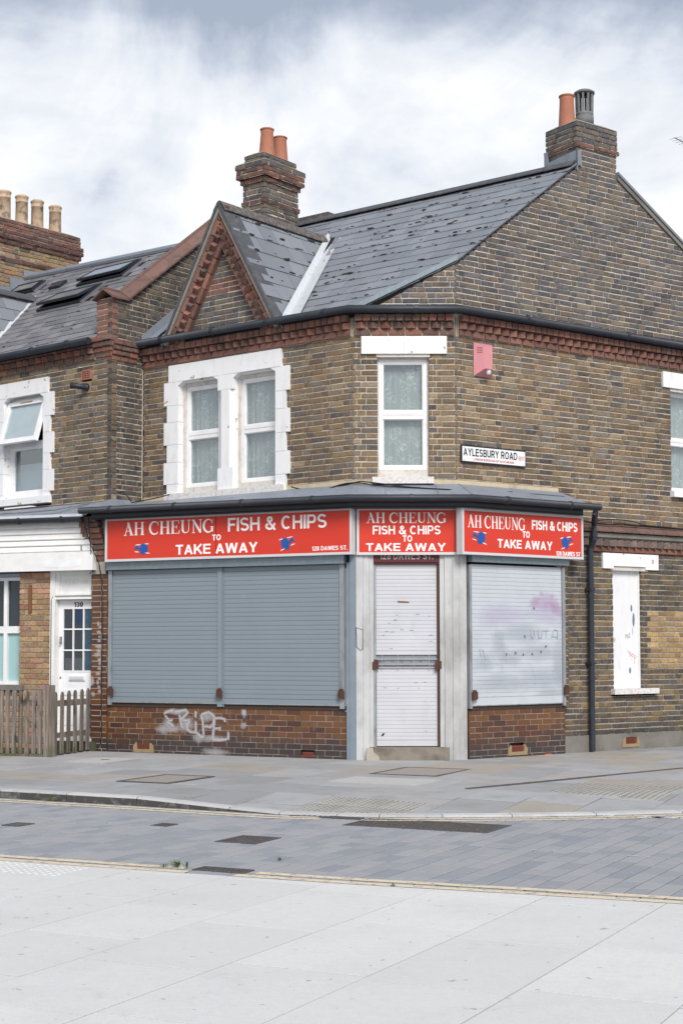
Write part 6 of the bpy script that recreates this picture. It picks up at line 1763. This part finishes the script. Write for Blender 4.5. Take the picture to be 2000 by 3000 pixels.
# window surround and the window with its top sash tilted open
sur = part('window_surround', 'painted stone', house, UH, (1.37, 2.62, 5.19, 5.415, -.12, .035))
for a, b, k in HQ:
    part('stone_block', 'painted stone', sur, UH, (1.25 if k else 1.32, 1.47, b + .002, a - .002, -.12, .031)); part('stone_block', 'painted stone', sur, UH, (2.40, 2.66, b + .002, a - .002, -.12, .031))
m = MB()
for a, s_ in ((1.47, 1), (2.40, -1)): m.prism(UH, [(a, 5.19), (a + s_ * .10, 5.19), (a, 5.13)], -.11, .03)
m.build('lintel_stop', 'painted stone', sur)
part('sill', 'painted stone', sur, UH, (1.30, 2.70, 3.56, 3.66, -.12, .08))
o = MB(); w = -.10
for b in ((1.47, 1.53, 3.68, 5.185), (2.34, 2.40, 3.68, 5.185), (1.53, 2.34, 5.125, 5.185), (1.53, 2.34, 3.68, 3.76), (1.53, 2.34, 4.43, 4.52)): o.box(UH, *b, w - .07, w)
win = o.build('window', 'white frame', house)
MB().box(UH, 1.53, 2.34, 3.76, 4.43, w - .035, w - .03).build('pane', 'window glass', win)
m = MB()
for b in ((1.53, 1.56, 3.76, 4.43), (2.31, 2.34, 3.76, 4.43), (1.56, 2.31, 3.76, 3.79), (1.56, 2.31, 4.40, 4.43)): m.box(UH, *b, w - .05, w - .012)
m.build('glazing_bead', 'white frame', win)
part('privacy_film', 'faint marker', win, UH, (1.50, 2.37, 3.70, 4.20, w - .12, w - .115))
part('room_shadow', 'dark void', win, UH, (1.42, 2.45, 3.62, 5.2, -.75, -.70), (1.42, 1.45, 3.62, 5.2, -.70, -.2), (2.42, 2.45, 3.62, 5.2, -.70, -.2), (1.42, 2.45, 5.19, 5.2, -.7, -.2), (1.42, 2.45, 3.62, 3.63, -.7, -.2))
tilt = R(17); hz = 5.12
SF = Fr(UH.P(1.49, hz, w + .01), UH.du, UPV * math.cos(tilt) - UH.n * math.sin(tilt), UH.n * math.cos(tilt) + UPV * math.sin(tilt))
sa = part('open_sash', 'white frame', win, SF, (0, .89, -.07, 0, 0, .05), (0, .89, -.68, -.61, 0, .05), (0, .07, -.61, -.07, 0, .049), (.82, .89, -.61, -.07, 0, .049))
part('pane', 'window glass', sa, SF, (.07, .82, -.61, -.07, .02, .025))
part('handle', 'brass', sa, SF, (.30, .58, -.04, -.028, .05, .058))
part('film', 'white frame', sa, SF, (.075, .815, -.605, -.075, .012, .015))  # white sheet behind the pane, painting in its bright reflection
# terracotta vent and boiler flue
vt = part('vent', 'terracotta', house, UH, (.438, .647, 5.28, 5.42, -.05, .012))
m = MB()
for i in range(5):
    for j in range(4): m.box(UH, .465 + i * .034, .487 + i * .034, 5.297 + j * .029, 5.315 + j * .029, .012, .0125)
m.build('vent_hole', 'dark void', vt)
pth = [UH.P(.53, 5.165, .0), UH.P(.53, 5.165, .07), UH.P(.57, 5.17, .12), UH.P(.66, 5.185, .20)]
fl = MB().tube(pth, .042, 14).build('flue', 'black plastic', house, smooth=True)
MB().tube([UH.P(.53, 5.165, .0), UH.P(.53, 5.165, .02)], .06, 14).build('flue_collar', 'black plastic', fl)
MB().prism(UH, [(.46, 5.08), (.60, 5.09), (.61, 5.2), (.54, 5.25), (.44, 5.22)], -.01, .004).build('mortar_patch', 'render patch', fl)
MB().box(UH, .64, .67, 5.46, 5.47, 0, .04).build('wall_bracket', 'white frame', fl)
g = MB().tube([UH.P(.32, 5.79, .16), UH.P(UEH, 5.81, .16)], .052, 10).build('gutter', 'black plastic', house)
for u in (.8, 1.6, 2.5, 3.4): MB().tube([UH.P(u - .03, 5.80, .16), UH.P(u + .03, 5.80, .16)], .058, 10).build('gutter_joint', 'black plastic', g)
part('fascia_board', 'black paint', house, UH, (.36, UEH, 5.74, 5.83, .06, .11))

# roof of the house
HG = .80; HF, HK = roof_frame(UH, 5.88, HG)
HD0, HD1 = 2.33, 2.62                              # ridge distance at u = 1 and u = 5.2
hrf = MB().prism(HF, [(.32, -.1), (6.4, -.1), (6.4, 2.66 * HK), (.32, 2.28 * HK)], -.06, 0).build('roof', 'dark void', house)
DV0, DVB = 2.964, .476
win_r = [(2.0, 3.05, 1.12, 1.58), (1.70, 2.80, 1.72, 2.14), (4.15, 4.85, 1.92, 2.2)]
reg = [(-1, 0, -.33), (1, 0, 6.3), (0, -1, .12), half((.3, 2.25 * HK), (6.4, 2.64 * HK), (1, 1)), half((DV0 + .1, 0), (DV0 + .1 + 2 * DVB, 2 * HK), (1, 1))]
regb = [(1, 0, 5.3), half((.3, 2.25 * HK), (6.4, 2.64 * HK), (1, 1)), half((DV0 + .1, 0), (DV0 + .1 + 2 * DVB, 2 * HK), (5, 1)), (0, -1, -1.70 * HK)]
HS = slates(HF, reg, -.10, 2.7 * HK, .175, .26, 'brown slate', hrf, u0=-.1, u1=6.4, rnd=21, thick=.019)
HS += slates(HF, regb, 1.70 * HK, 2.7 * HK, .175, .26, 'brown slate', hrf, u0=-.1, u1=6.4, rnd=22)
def clear(p):
    cu = sum(q[0] for q in p['poly']) / len(p['poly']); cv = sum(q[1] for q in p['poly']) / len(p['poly']) / HK
    return not any(a - .02 < cu < b + .02 and c < cv < d_ for a, b, c, d_ in win_r)
HS = [p for p in HS if clear(p)]
# dormer gable at the far left
DU, DZ = 3.80, 7.20
dnv = (-UH.du - UPV * GS).normalized(); nv = (-UH.du * GS + UPV).normalized()
DF = Fr(UH.P(DU, DZ, .10), -UH.n, -dnv, nv); kd = math.sqrt(1 + GS * GS); xd = (DZ - 5.88) / GS
rd = [half((.10, -xd * kd), ((DZ - 5.88) / HG + .10, 0), (.1, -.2)), (-1, 0, 0), (0, -1, (xd + .05) * kd), (0, 1, -.02)]
drf = MB().prism(DF, [(.02, -xd * kd), (.10, -xd * kd), ((DZ - 5.88) / HG + .10, 0), (.02, 0)], -.05, 0).build('roof', 'dark void', house)
HS += slates(DF, rd, -(xd + .05) * kd, -.02, .26, .30, 'slate', drf, rnd=31, u0=-.02, u1=3)
q0, q1 = DF.P(.12, -xd * kd, .03), DF.P((DZ - 5.88) / HG + .16, 0, .03)
MB().add([q0, q1, q1 + UH.du * .08 + UPV * .09, q0 + UH.du * .08 + UPV * .09, q1 - UH.du * .15 + UPV * .012, q0 - UH.du * .15 + UPV * .012], [(0, 1, 2, 3), (1, 0, 5, 4)]).build('valley_flashing', 'bright flashing', house)
ridge_line([UH.P(DU, DZ + .07, .12), UH.P(DU, DZ + .07, -1.72)], (.10, .10), 'ridge_tile', 'dark ridge', hrf)
lay(HS, 'slate', lambda p: p['par'], 300)
m = MB(); st = random.Random(8)
for p in HS:
    F = p['F']; cu = sum(q[0] for q in p['poly']) / len(p['poly']); lo = min(q[1] for q in p['poly'])
    if max(q[0] for q in p['poly']) - min(q[0] for q in p['poly']) < .15: continue
    pr = .35
    while st.random() < pr:
        s_ = st.choice((.008, .012, .018)); clump(F.P(cu + st.uniform(-.11, .11), lo + st.uniform(-.01, .03), .014), F.du, F.dv, F.n, s_ * st.uniform(1.2, 2.6), s_ * .6, s_ * .6); pr *= .6
m.build('moss', 'moss', hrf, kind='stuff')
za, zb_ = 5.88 + HG * 2.27, 5.88 + HG * 2.63
m = MB().tube([UH.P(.34, za + .03, -2.27), UH.P(6.3, zb_ + .03, -2.63)], .062, 10); m.build('lead_ridge', 'lead', house)
m = MB().solid3([UH.P(.32, za, -2.27), UH.P(6.3, zb_, -2.63), UH.P(6.3, 6.0, -5.2), UH.P(.32, 6.0, -5.0)], (0, 0, -.05)); m.build('roof', 'brown slate', house)
# roof windows tilted open
def roof_window(u0, u1, d0, d1, ang):
    v0, v1 = d0 * HK, d1 * HK
    o = part('roof_window', 'black paint', house, HF, (u0, u1, v0, v0 + .05, -.02, .07), (u0, u1, v1 - .05, v1, -.02, .07), (u0, u0 + .05, v0 + .05, v1 - .05, -.02, .07), (u1 - .05, u1, v0 + .05, v1 - .05, -.02, .07))
    part('opening', 'brown strip', o, HF, (u0 + .05, u1 - .05, v0 + .05, v1 - .05, -.04, -.02))
    part('flashing_strip', 'alu grey', o, HF, (u0 - .03, u1 + .03, v0 - .08, v0 - .002, .012, .03), (u0 - .04, u0 - .003, v0, v1 + .04, .012, .05))
    vm = v0 * .3 + v1 * .7
    SFr = Fr(HF.P(u0 + .03, vm, .08), HF.du, HF.dv * math.cos(ang) - HF.n * -math.sin(ang), HF.n * math.cos(ang) - HF.dv * math.sin(ang))
    SFr = Fr(HF.P(u0 + .03, vm, .08), HF.du, HF.dv * math.cos(ang) - HF.n * math.sin(ang), HF.n * math.cos(ang) + HF.dv * math.sin(ang))
    L = (u1 - u0 - .06); a, b = (v0 - vm + .03), (v1 - vm - .03)
    sa = part('sash', 'black paint', o, SFr, (0, L, a, a + .035, -.02, .02), (0, L, b - .035, b, -.02, .02), (0, .035, a + .035, b - .035, -.02, .02), (L - .035, L, a + .035, b - .035, -.02, .02))
    part('pane', 'skylight glass', sa, SFr, (.035, L - .035, a + .035, b - .035, 0, .012))
    return o
roof_window(*win_r[0], .17); roof_window(*win_r[1], .13); roof_window(*win_r[2], .0)
part('vent_tile', 'black plastic', house, HF, (3.42, 3.70, 1.88 * HK, 2.04 * HK, 0, .06))

# big chimney beyond the ridge with four buff pots
CU = 5.2
CF = Fr(UH.P(CU, 0, -3.78), UH.n, UPV, -UH.du)      # right hand face, u runs forward
m = MB(); out = []
for z0, z1, o_, mt in ((6.6, 8.19, 0, 'chimney brick'), (8.19, 8.27, .025, 'purple brick'), (8.27, 8.50, 0, 'chimney brick'), (8.50, 8.58, .03, 'purple brick'), (8.58, 8.74, .06, 'purple brick'), (8.74, 8.93, .02, 'sooty red brick')):
    if z1 - z0 > .3: nb = [(z0, z1)]
    courses(Fr(CF.P(-o_, 0, o_), CF.du, CF.dv, CF.n), z0, z1, const(0, 2.9 + 2 * o_), [], mt, m, out=out, recess=.017, depth=.07, bev=.007, jit=.005, wj=.006)
    m.box(CF, .02 - o_, 2.88 + o_, z0, z1, -.60 - o_, o_ - .02)
ch3 = m.build('chimney', 'grey mortar', house)
for p in out: p['par'] = ch3
PH += out
P = [CF.P(u, z, w) for z, o_ in ((8.93, .015), (9.0, -.14)) for u, w in ((-o_, o_), (2.9 + o_, o_), (2.9 + o_, -.6 - o_), (-o_, -.6 - o_))]
MB().add(P, [(0, 1, 5, 4), (1, 2, 6, 5), (2, 3, 7, 6), (3, 0, 4, 7), (4, 5, 6, 7)]).build('flaunching', 'cement', ch3)
for u, zt, hh in ((3.78 - 3.44, 9.50, .54), (3.78 - 3.03, 9.51, .55), (3.78 - 2.68, 9.52, .55), (3.78 - 2.30, 9.52, .55)):
    c = CF.P(u, zt - hh, -.28); r = .115
    MB().lathe(c, [(r, 0), (r * .98, hh * .1), (r * .93, hh * .76), (r * .97, hh * .765), (r * .97, hh * .785), (r * .94, hh * .79), (r * .96, hh * .9), (r * 1.06, hh * .93), (r * 1.06, hh * .97), (r * .9, hh), (r * .75, hh), (r * .7, hh * .6)], 24).build('chimney_pot', 'buff pot', ch3, smooth=True)
m = MB()
for i in range(4):
    a = i * .30; z = 7.35 + i * .20; m.solid3([CF.P(.95 + a * 1.0, 8.12 - i * .19, .012), CF.P(1.28 + a, 8.12 - i * .19 - .02, .012), CF.P(1.24 + a, 7.70 - i * .2, .012), CF.P(.90 + a, 7.95 - i * .2, .012)], CF.n * .01)
m.build('stepped_flashing', 'lead', house)

# ---- ground floor of the house
pcs = []
wall_p, pc = walled('brick_pier', LH, house, 'grey mortar', [dict(z0=-.05, z1=2.50, bounds=const(.68, 1.17), holes=[], mat='pier brick', bond='stretcher', stretch=.20, joint=.012, recess=.014),
    dict(z0=-.05, z1=.84, bounds=const(1.17, 4.5), holes=[], mat='pier brick', recess=.012)]); PH += pc
lay(PH, 'brick', lambda p: p['par'], 300)
MB().box(LH, -.10, 4.6, -.1, 3.2, -.5, -.30).build('inner_wall', 'dark void', house)
MB().box(LH, 1.17, 4.5, 2.50, 3.2, -.3, -.02).box(LH, .0, 1.17, 2.53, 3.2, -.3, -.02).build('inner_wall', 'dark timber', house)
# fascia beam and boards
bm = part('fascia_beam', 'white board', house, LH, (-.10, 4.5, 2.515, 2.775, -.05, .13))
m = MB(); 
top = [(.10, 2.66), (.17, 2.655), (.25, 2.675), (.34, 2.65), (.45, 2.655), (.56, 2.66), (.66, 2.655), (.72, 2.63)]
m.prism(LH, top + [(.70, 2.60), (.66, 2.565), (.2, 2.560), (.1, 2.575)], .128, .1325); m.build('peeled_patch', 'white door paint', bm)
m = MB(); m.ribbon(LH, top[1:-1], .004, .128, .1342); m.build('peeled_edge', 'painted stone', bm)
for i in range(5):
    z = 2.783 + i * .083
    m = MB(); a, b = -.06 + .012 * i, 4.5
    m.add([LH.P(u, zz, w) for u in (a, b) for zz, w in ((z, .100), (z + .012, .105), (z + .079, .088), (z + .079, .03), (z, .03))], [(0, 5, 6, 1), (1, 6, 7, 2), (2, 7, 8, 3), (4, 9, 5, 0), (0, 1, 2, 3, 4), (5, 9, 8, 7, 6)])
    m.build('fascia_plank', 'white board', house)
m = MB().tube([LH.P(.10, 2.86, .105), LH.P(.10, 2.80, .108), LH.P(.085, 2.795, .11)], .007, 6); m.build('hook', 'rust', house)
g = MB().tube([LH.P(.03, 3.225, .20), LH.P(4.5, 3.235, .20)], .045, 10).build('gutter', 'black plastic', house)
for u in (.35, 1.05, 1.9): MB().tube([LH.P(u - .02, 3.227, .20), LH.P(u + .02, 3.227, .20)], .054, 10).build('gutter_joint', 'black plastic', g)
m = MB().solid3([LH.P(.02, 3.27, .21), LH.P(4.5, 3.28, .21), UH.P(4.6, 3.50, .01), UH.P(.0, 3.50, .01)], (0, 0, -.02)); lr = m.build('lead_roof', 'lead', house)
MB().solid3([LH.P(.02, 3.245, .215), LH.P(4.5, 3.255, .215), LH.P(4.5, 3.30, .215), LH.P(.02, 3.29, .215)], LH.n * .02).build('lead_edge', 'bright flashing', lr)
# door recess
part('door_jamb', 'white board', house, LH, (.60, .68, -.05, 2.52, -.2, -.02))
part('transom_panel', 'white board', house, LH, (-.1, .60, 2.165, 2.515, -.2, -.085))
part('transom_moulding', 'white board', house, LH, (.545, .60, 2.20, 2.515, -.085, -.05), (-.1, .545, 2.46, 2.515, -.085, -.05), (-.1, .60, 2.155, 2.20, -.085, -.045), (-.1, .60, 2.12, 2.150, -.085, -.035))
lh = LH.flip(.60)
lettering(lh, 'FLAT', .14, 2.325, .20, .075, 'pencil', house, t=.035, name='pencil_writing', w0=-.085, w1=-.0835, gap=.3)
lettering(lh, 'ABC', .385, 2.335, .13, .058, 'pencil', house, t=.05, name='pencil_writing', w0=-.085, w1=-.0835, gap=.35)
dw = -.13
door = part('door', 'white door paint', house, LH, (-.1, .598, 1.995, 2.118, -.18, dw), (.530, .598, .25, 1.995, -.18, dw), (-.1, .03, .25, 1.995, -.18, dw), (.03, .53, .25, 1.115, -.18, dw))
part('door_panel', 'white door paint', door, LH, (.30, .50, .78, .86, dw, dw + .008), (.06, .26, .78, .86, dw, dw + .008), (.30, .50, .36, .74, dw, dw + .006), (.06, .26, .36, .74, dw, dw + .006))
m = MB()
for u in (.03, .196, .363, .530): m.box(LH, u - .010, u + .010, 1.115, 1.995, dw - .02, dw + .006)
for z in (1.115, 1.408, 1.702, 1.995): m.box(LH, .03, .53, z - .010, z + .010, dw - .02, dw + .005)
m.build('glazing_bar', 'white frame', door)
for i in range(3):
    for j in range(3): part('pane', 'glass dark', door, LH, (.042 + i * .167, .184 + i * .167, 1.127 + j * .2935, 1.395 + j * .2935, dw - .02, dw - .012))
part('poster', 'poster blue', door, LH, (.044, .182, 1.13, 1.985, dw - .0118, dw - .0112)); part('poster', 'poster navy', door, LH, (.22, .345, 1.76, 1.98, dw - .0118, dw - .0112))
part('poster', 'poster grey', door, LH, (.215, .50, 1.13, 1.30, dw - .0118, dw - .0112))
lettering(lh, '130', .248, 2.015, .145, .068, 'number brown', door, t=.19, name='house_number', w0=dw, w1=dw + .006)
lb = part('letter_box', 'white frame', door, LH, (.165, .424, .985, 1.055, dw, dw + .018)); part('letter_flap', 'aluminium', lb, LH, (.185, .404, .998, 1.042, dw + .018, dw + .026))
part('handle', 'alu grey', door, LH, (.545, .575, 1.50, 1.60, dw, dw + .02), (.535, .565, 1.50, 1.52, dw + .02, dw + .05)); part('keyhole', 'brass', door, LH, (.555, .575, 1.01, 1.04, dw, dw + .012))
part('threshold', 'brass', house, LH, (-.1, .60, .225, .25, -.2, -.10)); part('step', 'white board', house, LH, (-.1, .62, .15, .222, -.3, -.02)); part('step_base', 'soil', house, LH, (-.1, .64, -.1, .148, -.3, .05))
MB().tube([LH.P(.655, .25, -.015), LH.P(.655, 2.10, -.015), LH.P(.64, 2.15, -.02), LH.P(.60, 2.165, -.03), LH.P(0, 2.17, -.03)], .005, 6).build('door_wire', 'cable black', house)
# ground floor window
wn_ = MB()
for b in ((1.17, 1.215, .92, 2.49), (1.44, 1.50, .92, 2.45), (1.215, 3.3, 2.40, 2.45), (1.215, 3.3, .92, .97), (1.215, 3.3, 1.65, 1.75)): wn_.box(LH, *b, -.17, -.10 if b[1] < 3 else -.102)
wn_.box(LH, 1.215, 3.3, 2.455, 2.49, -.17, -.13)
ww = wn_.build('window', 'white frame', house)
part('blind_box', 'faint marker', ww, LH, (1.17, 3.3, 2.455, 2.52, -.13, -.05))
part('pane', 'glass dark', ww, LH, (1.215, 1.44, 1.75, 2.40, -.15, -.14)); part('pane', 'frosted glass', ww, LH, (1.215, 1.44, .97, 1.65, -.15, -.14))
part('pane', 'glass dark', ww, LH, (1.50, 3.3, 1.75, 2.40, -.15, -.14)); part('pane', 'frosted glass', ww, LH, (1.50, 3.3, .97, 1.65, -.15, -.14))
part('sill', 'concrete plinth', house, LH, (1.08, 3.4, .845, .918, -.17, .06))
part('timber_batten', 'brown strip', house, LH, (.963, 1.012, 1.94, 2.33, .0, .022))

# ------------------------------------------------------------------ picket fence and gate
pp = Vector((-3.824, 20.031, 0)); p0 = Vector((-4.511, 20.297, 0)); g1 = Vector((-3.45, 21.255, 0))
def picket_frame(a, b):
    d = (b - a).normalized(); n = Vector((d.y, -d.x, 0)); n = -n if n.dot(CAM - a) < 0 else n
    return Fr(a, d, UPV, n)
FF = picket_frame(pp, p0); GFm = picket_frame(pp, g1)
def picket(F, u, z0, z1, wdt, parent, tip='round', lean=0.0):
    h = wdt / 2; t = h * (1.1 if tip == 'point' else .75)
    pts = [(u - h, z0), (u + h, z0), (u + h + lean, z1 - t), (u + h * .45 + lean, z1 - t * .22), (u + lean, z1), (u - h * .45 + lean, z1 - t * .22), (u - h + lean, z1 - t)]
    return MB().prism(F, pts, .0, .020).build('picket', 'weathered wood', parent)
fence = thing('picket_fence', 'grey weathered picket fence with close set pales in front of the brick pier', 'fence', FF.P(.5, 0, 0))
MB().box(FF, -.055, .055, -.02, .955, -.07, .035).build('post', 'weathered wood', fence)
for i in range(22):
    picket(FF, .125 + i * .098 + random.uniform(-.006, .006), .055 + random.uniform(-.012, .012), .885 + random.uniform(-.008, .012), random.uniform(.054, .062), fence, 'round', random.uniform(-.006, .006))
MB().box(FF, .055, 2.3, .68, .76, -.035, -.002).build('rail', 'weathered wood', fence); MB().box(FF, .055, 2.3, .20, .28, -.035, -.002).build('rail', 'weathered wood', fence)
MB().box(FF, .055, 2.3, -.02, .052, -.03, .015).build('gravel_board', 'weathered wood', fence)
MB().box(FF, 2.20, 2.31, -.02, .955, -.07, .035).build('post', 'weathered wood', fence)
gate = thing('picket_gate', 'weathered picket gate with six spaced pointed pales before the white door', 'gate', GFm.P(.6, 0, 0))
for i in range(6):
    picket(GFm, .165 + i * .190 + random.uniform(-.008, .008), .03 + random.uniform(-.015, .02), .862 + i * .004 + random.uniform(-.006, .006), .082 + random.uniform(-.004, .004), gate, 'point', random.uniform(-.012, .012))
MB().box(GFm, .06, 1.30, .665, .745, -.035, -.002).build('rail', 'weathered wood', gate); MB().box(GFm, .06, 1.30, .25, .32, -.035, -.002).build('rail', 'weathered wood', gate)
bp = MB(); bp.prism(GFm, [(1.27, .0), (1.39, .0), (1.385, .70), (1.375, .80), (1.36, .83), (1.345, .92), (1.33, .84), (1.30, .86), (1.275, .78)], -.06, .03)
tag(bp.build('fence_post', 'weathered wood'), 'split and splintered grey post at the hinge end of the picket gate', 'post')
bp = MB(); bp.prism(GFm, [(1.41, .12), (1.53, .10), (1.52, .80), (1.50, .98), (1.47, 1.02), (1.45, .95), (1.43, .7)], -.05, .0)
tag(bp.build('fence_post', 'weathered wood'), 'taller jagged plank leaning against the glazed brick pilaster', 'post')
MB().add([FF.P(2.4, .024, -.03), FF.P(0, .024, -.03), GFm.P(1.4, .024, -.05), LH.P(-.05, .024, .02), LH.P(3.8, .024, .02)], [(0, 1, 2, 3, 4)]).build('front_yard', 'soil', kind='structure')

# ------------------------------------------------------------------ loose cables
def sag(p, q, s, n=10, wob=.0):
    out = []
    for i in range(n + 1):
        t = i / n; v = Vector(p).lerp(Vector(q), t); v.z -= 4 * s * t * (1 - t); v.z += random.uniform(-wob, wob); out.append(v)
    return out
A1 = UL.P(1.0, 3.56, .04); B1 = UL.P(.25, 3.48, .16); C1 = UC.P(.25, 3.50, .12); D1 = UC.P(1.2, 3.435, .22); E1 = UR.P(1.2, 3.45, .17); F1 = UR.P(1.75, 3.45, .15)
c = MB().tube(sag(A1, B1, .04) + sag(B1, C1, -.05)[1:] + sag(C1, D1, .0)[1:] + sag(D1, E1, .005)[1:] + sag(E1, F1, .0)[1:], .0085, 5).build('cable', 'cable black')
tag(c, 'thin black cable looping across the grey lead roof over the door', 'cable')
c = MB().tube(sag(UL.P(2.9, 3.50, .12), UL.P(1.2, 3.44, .22), .03) + sag(UL.P(1.2, 3.44, .22), UL.P(.45, 3.43, .20), -.02)[1:] + sag(UL.P(.45, 3.43, .2), UC.P(.1, 3.56, .05), -.01)[1:] + sag(UC.P(.1, 3.56, .05), UC.P(.75, 3.47, .16), .0)[1:] + sag(UC.P(.75, 3.47, .16), UR.P(.8, 3.46, .16), .0)[1:], .0085, 5).build('cable', 'cable black')
tag(c, 'lower slack black cable lying along the lead from under the paired window', 'cable')
c = MB().tube(sag(FN.P(.5, 3.62, .03), LL.P(3.2, 3.40, .28), -.05) + sag(LL.P(3.2, 3.40, .28), UL.P(3.2, 3.6, .05), .01)[1:], .0085, 5).build('cable', 'cable black')
tag(c, 'fine black cable arched over the lead at the left end of the shop roof', 'cable')
c = MB().tube([UR.P(2.05, 3.30, .03), UR.P(2.15, 3.17, .05)] + sag(UR.P(2.2, 3.15, .06), UR.P(3.0, 3.15, .05), .02, 6) + sag(UR.P(3.0, 3.14, .05), UR.P(5.2, 3.135, .05), .01, 8), .012, 6).build('cable', 'cable black')
tag(c, 'thick black cable bundle lying on the tiled ledge beside the downpipe', 'cable')
c = MB().tube(sag(UR.P(2.4, 3.16, .05), UR.P(3.3, 3.17, .05), -.04, 8) + sag(UR.P(3.3, 3.15, .06), UR.P(5.2, 3.15, .06), .015, 8), .007, 5).build('cable', 'cable black')
tag(c, 'thinner cable bowed up above the bundle on the tiled ledge', 'cable')
c = MB().tube([LL.P(4.0, 3.3, .26), LL.P(3.99, 3.1, .24), LL.P(3.93, 2.85, .18), LL.P(3.88, 2.6, .06), LL.P(3.855, 2.35, .018), LL.P(3.85, 1.5, .016), LL.P(3.862, 1.1, .014), LL.P(3.855, .7, .016), LL.P(3.85, .15, .02), LL.P(3.90, .05, .05)], .0075, 6).build('cable', 'cable black')
tag(c, 'long black cable running down the brown glazed pilaster', 'cable')
c = MB().tube([LL.P(3.93, 3.25, .25), LL.P(3.93, 2.9, .2), LL.P(3.98, 2.68, .1), LL.P(4.02, 2.62, .05), LL.P(4.01, 2.50, .03), LL.P(4.06, 2.47, .02)], .009, 6).build('cable', 'cable black')
tag(c, 'short black cable curling round the corbelled bricks above the pilaster', 'cable')
c = MB().tube([UH.P(.25, 3.50, .07), LH.P(.5, 3.37, .12), LH.P(1.0, 3.34, .18), LH.P(2.4, 3.33, .2)], .011, 6).build('cable', 'grey pot')
tag(c, 'grey conduit lying along the lead roof of the neighbouring house', 'conduit')
# television aerial on a pole rising from the rear slope beyond the gable
ab = UR.P(5.05, 0, -.35)
t = thing('tv_aerial', 'small television aerial at the right edge above the gable roof', 'aerial', zat(ab, 6.9))
MB().tube([zat(ab, 6.9), zat(ab, 9.05)], .016, 8).build('mast', 'alu grey', t)
bd = (-UR.du + UR.n * .25).normalized(); sd = bd.cross(UPV).normalized()
a0 = zat(ab, 8.97)
MB().tube([a0 - bd * .2, a0 + bd * .66], .007, 6).build('boom', 'alu grey', t)
for i in range(9):
    p = a0 + bd * (-.15 + .098 * i); MB().tube([p - sd * .10, p + sd * .10], .003, 5).build('rod', 'alu grey', t)
t = MB().box(UR, 4.20, 4.5, .42, .62, .0, .012).build('wall_plate', 'blue plate')
tag(t, 'small blue plate low on the brick wall at the right edge', 'plate')
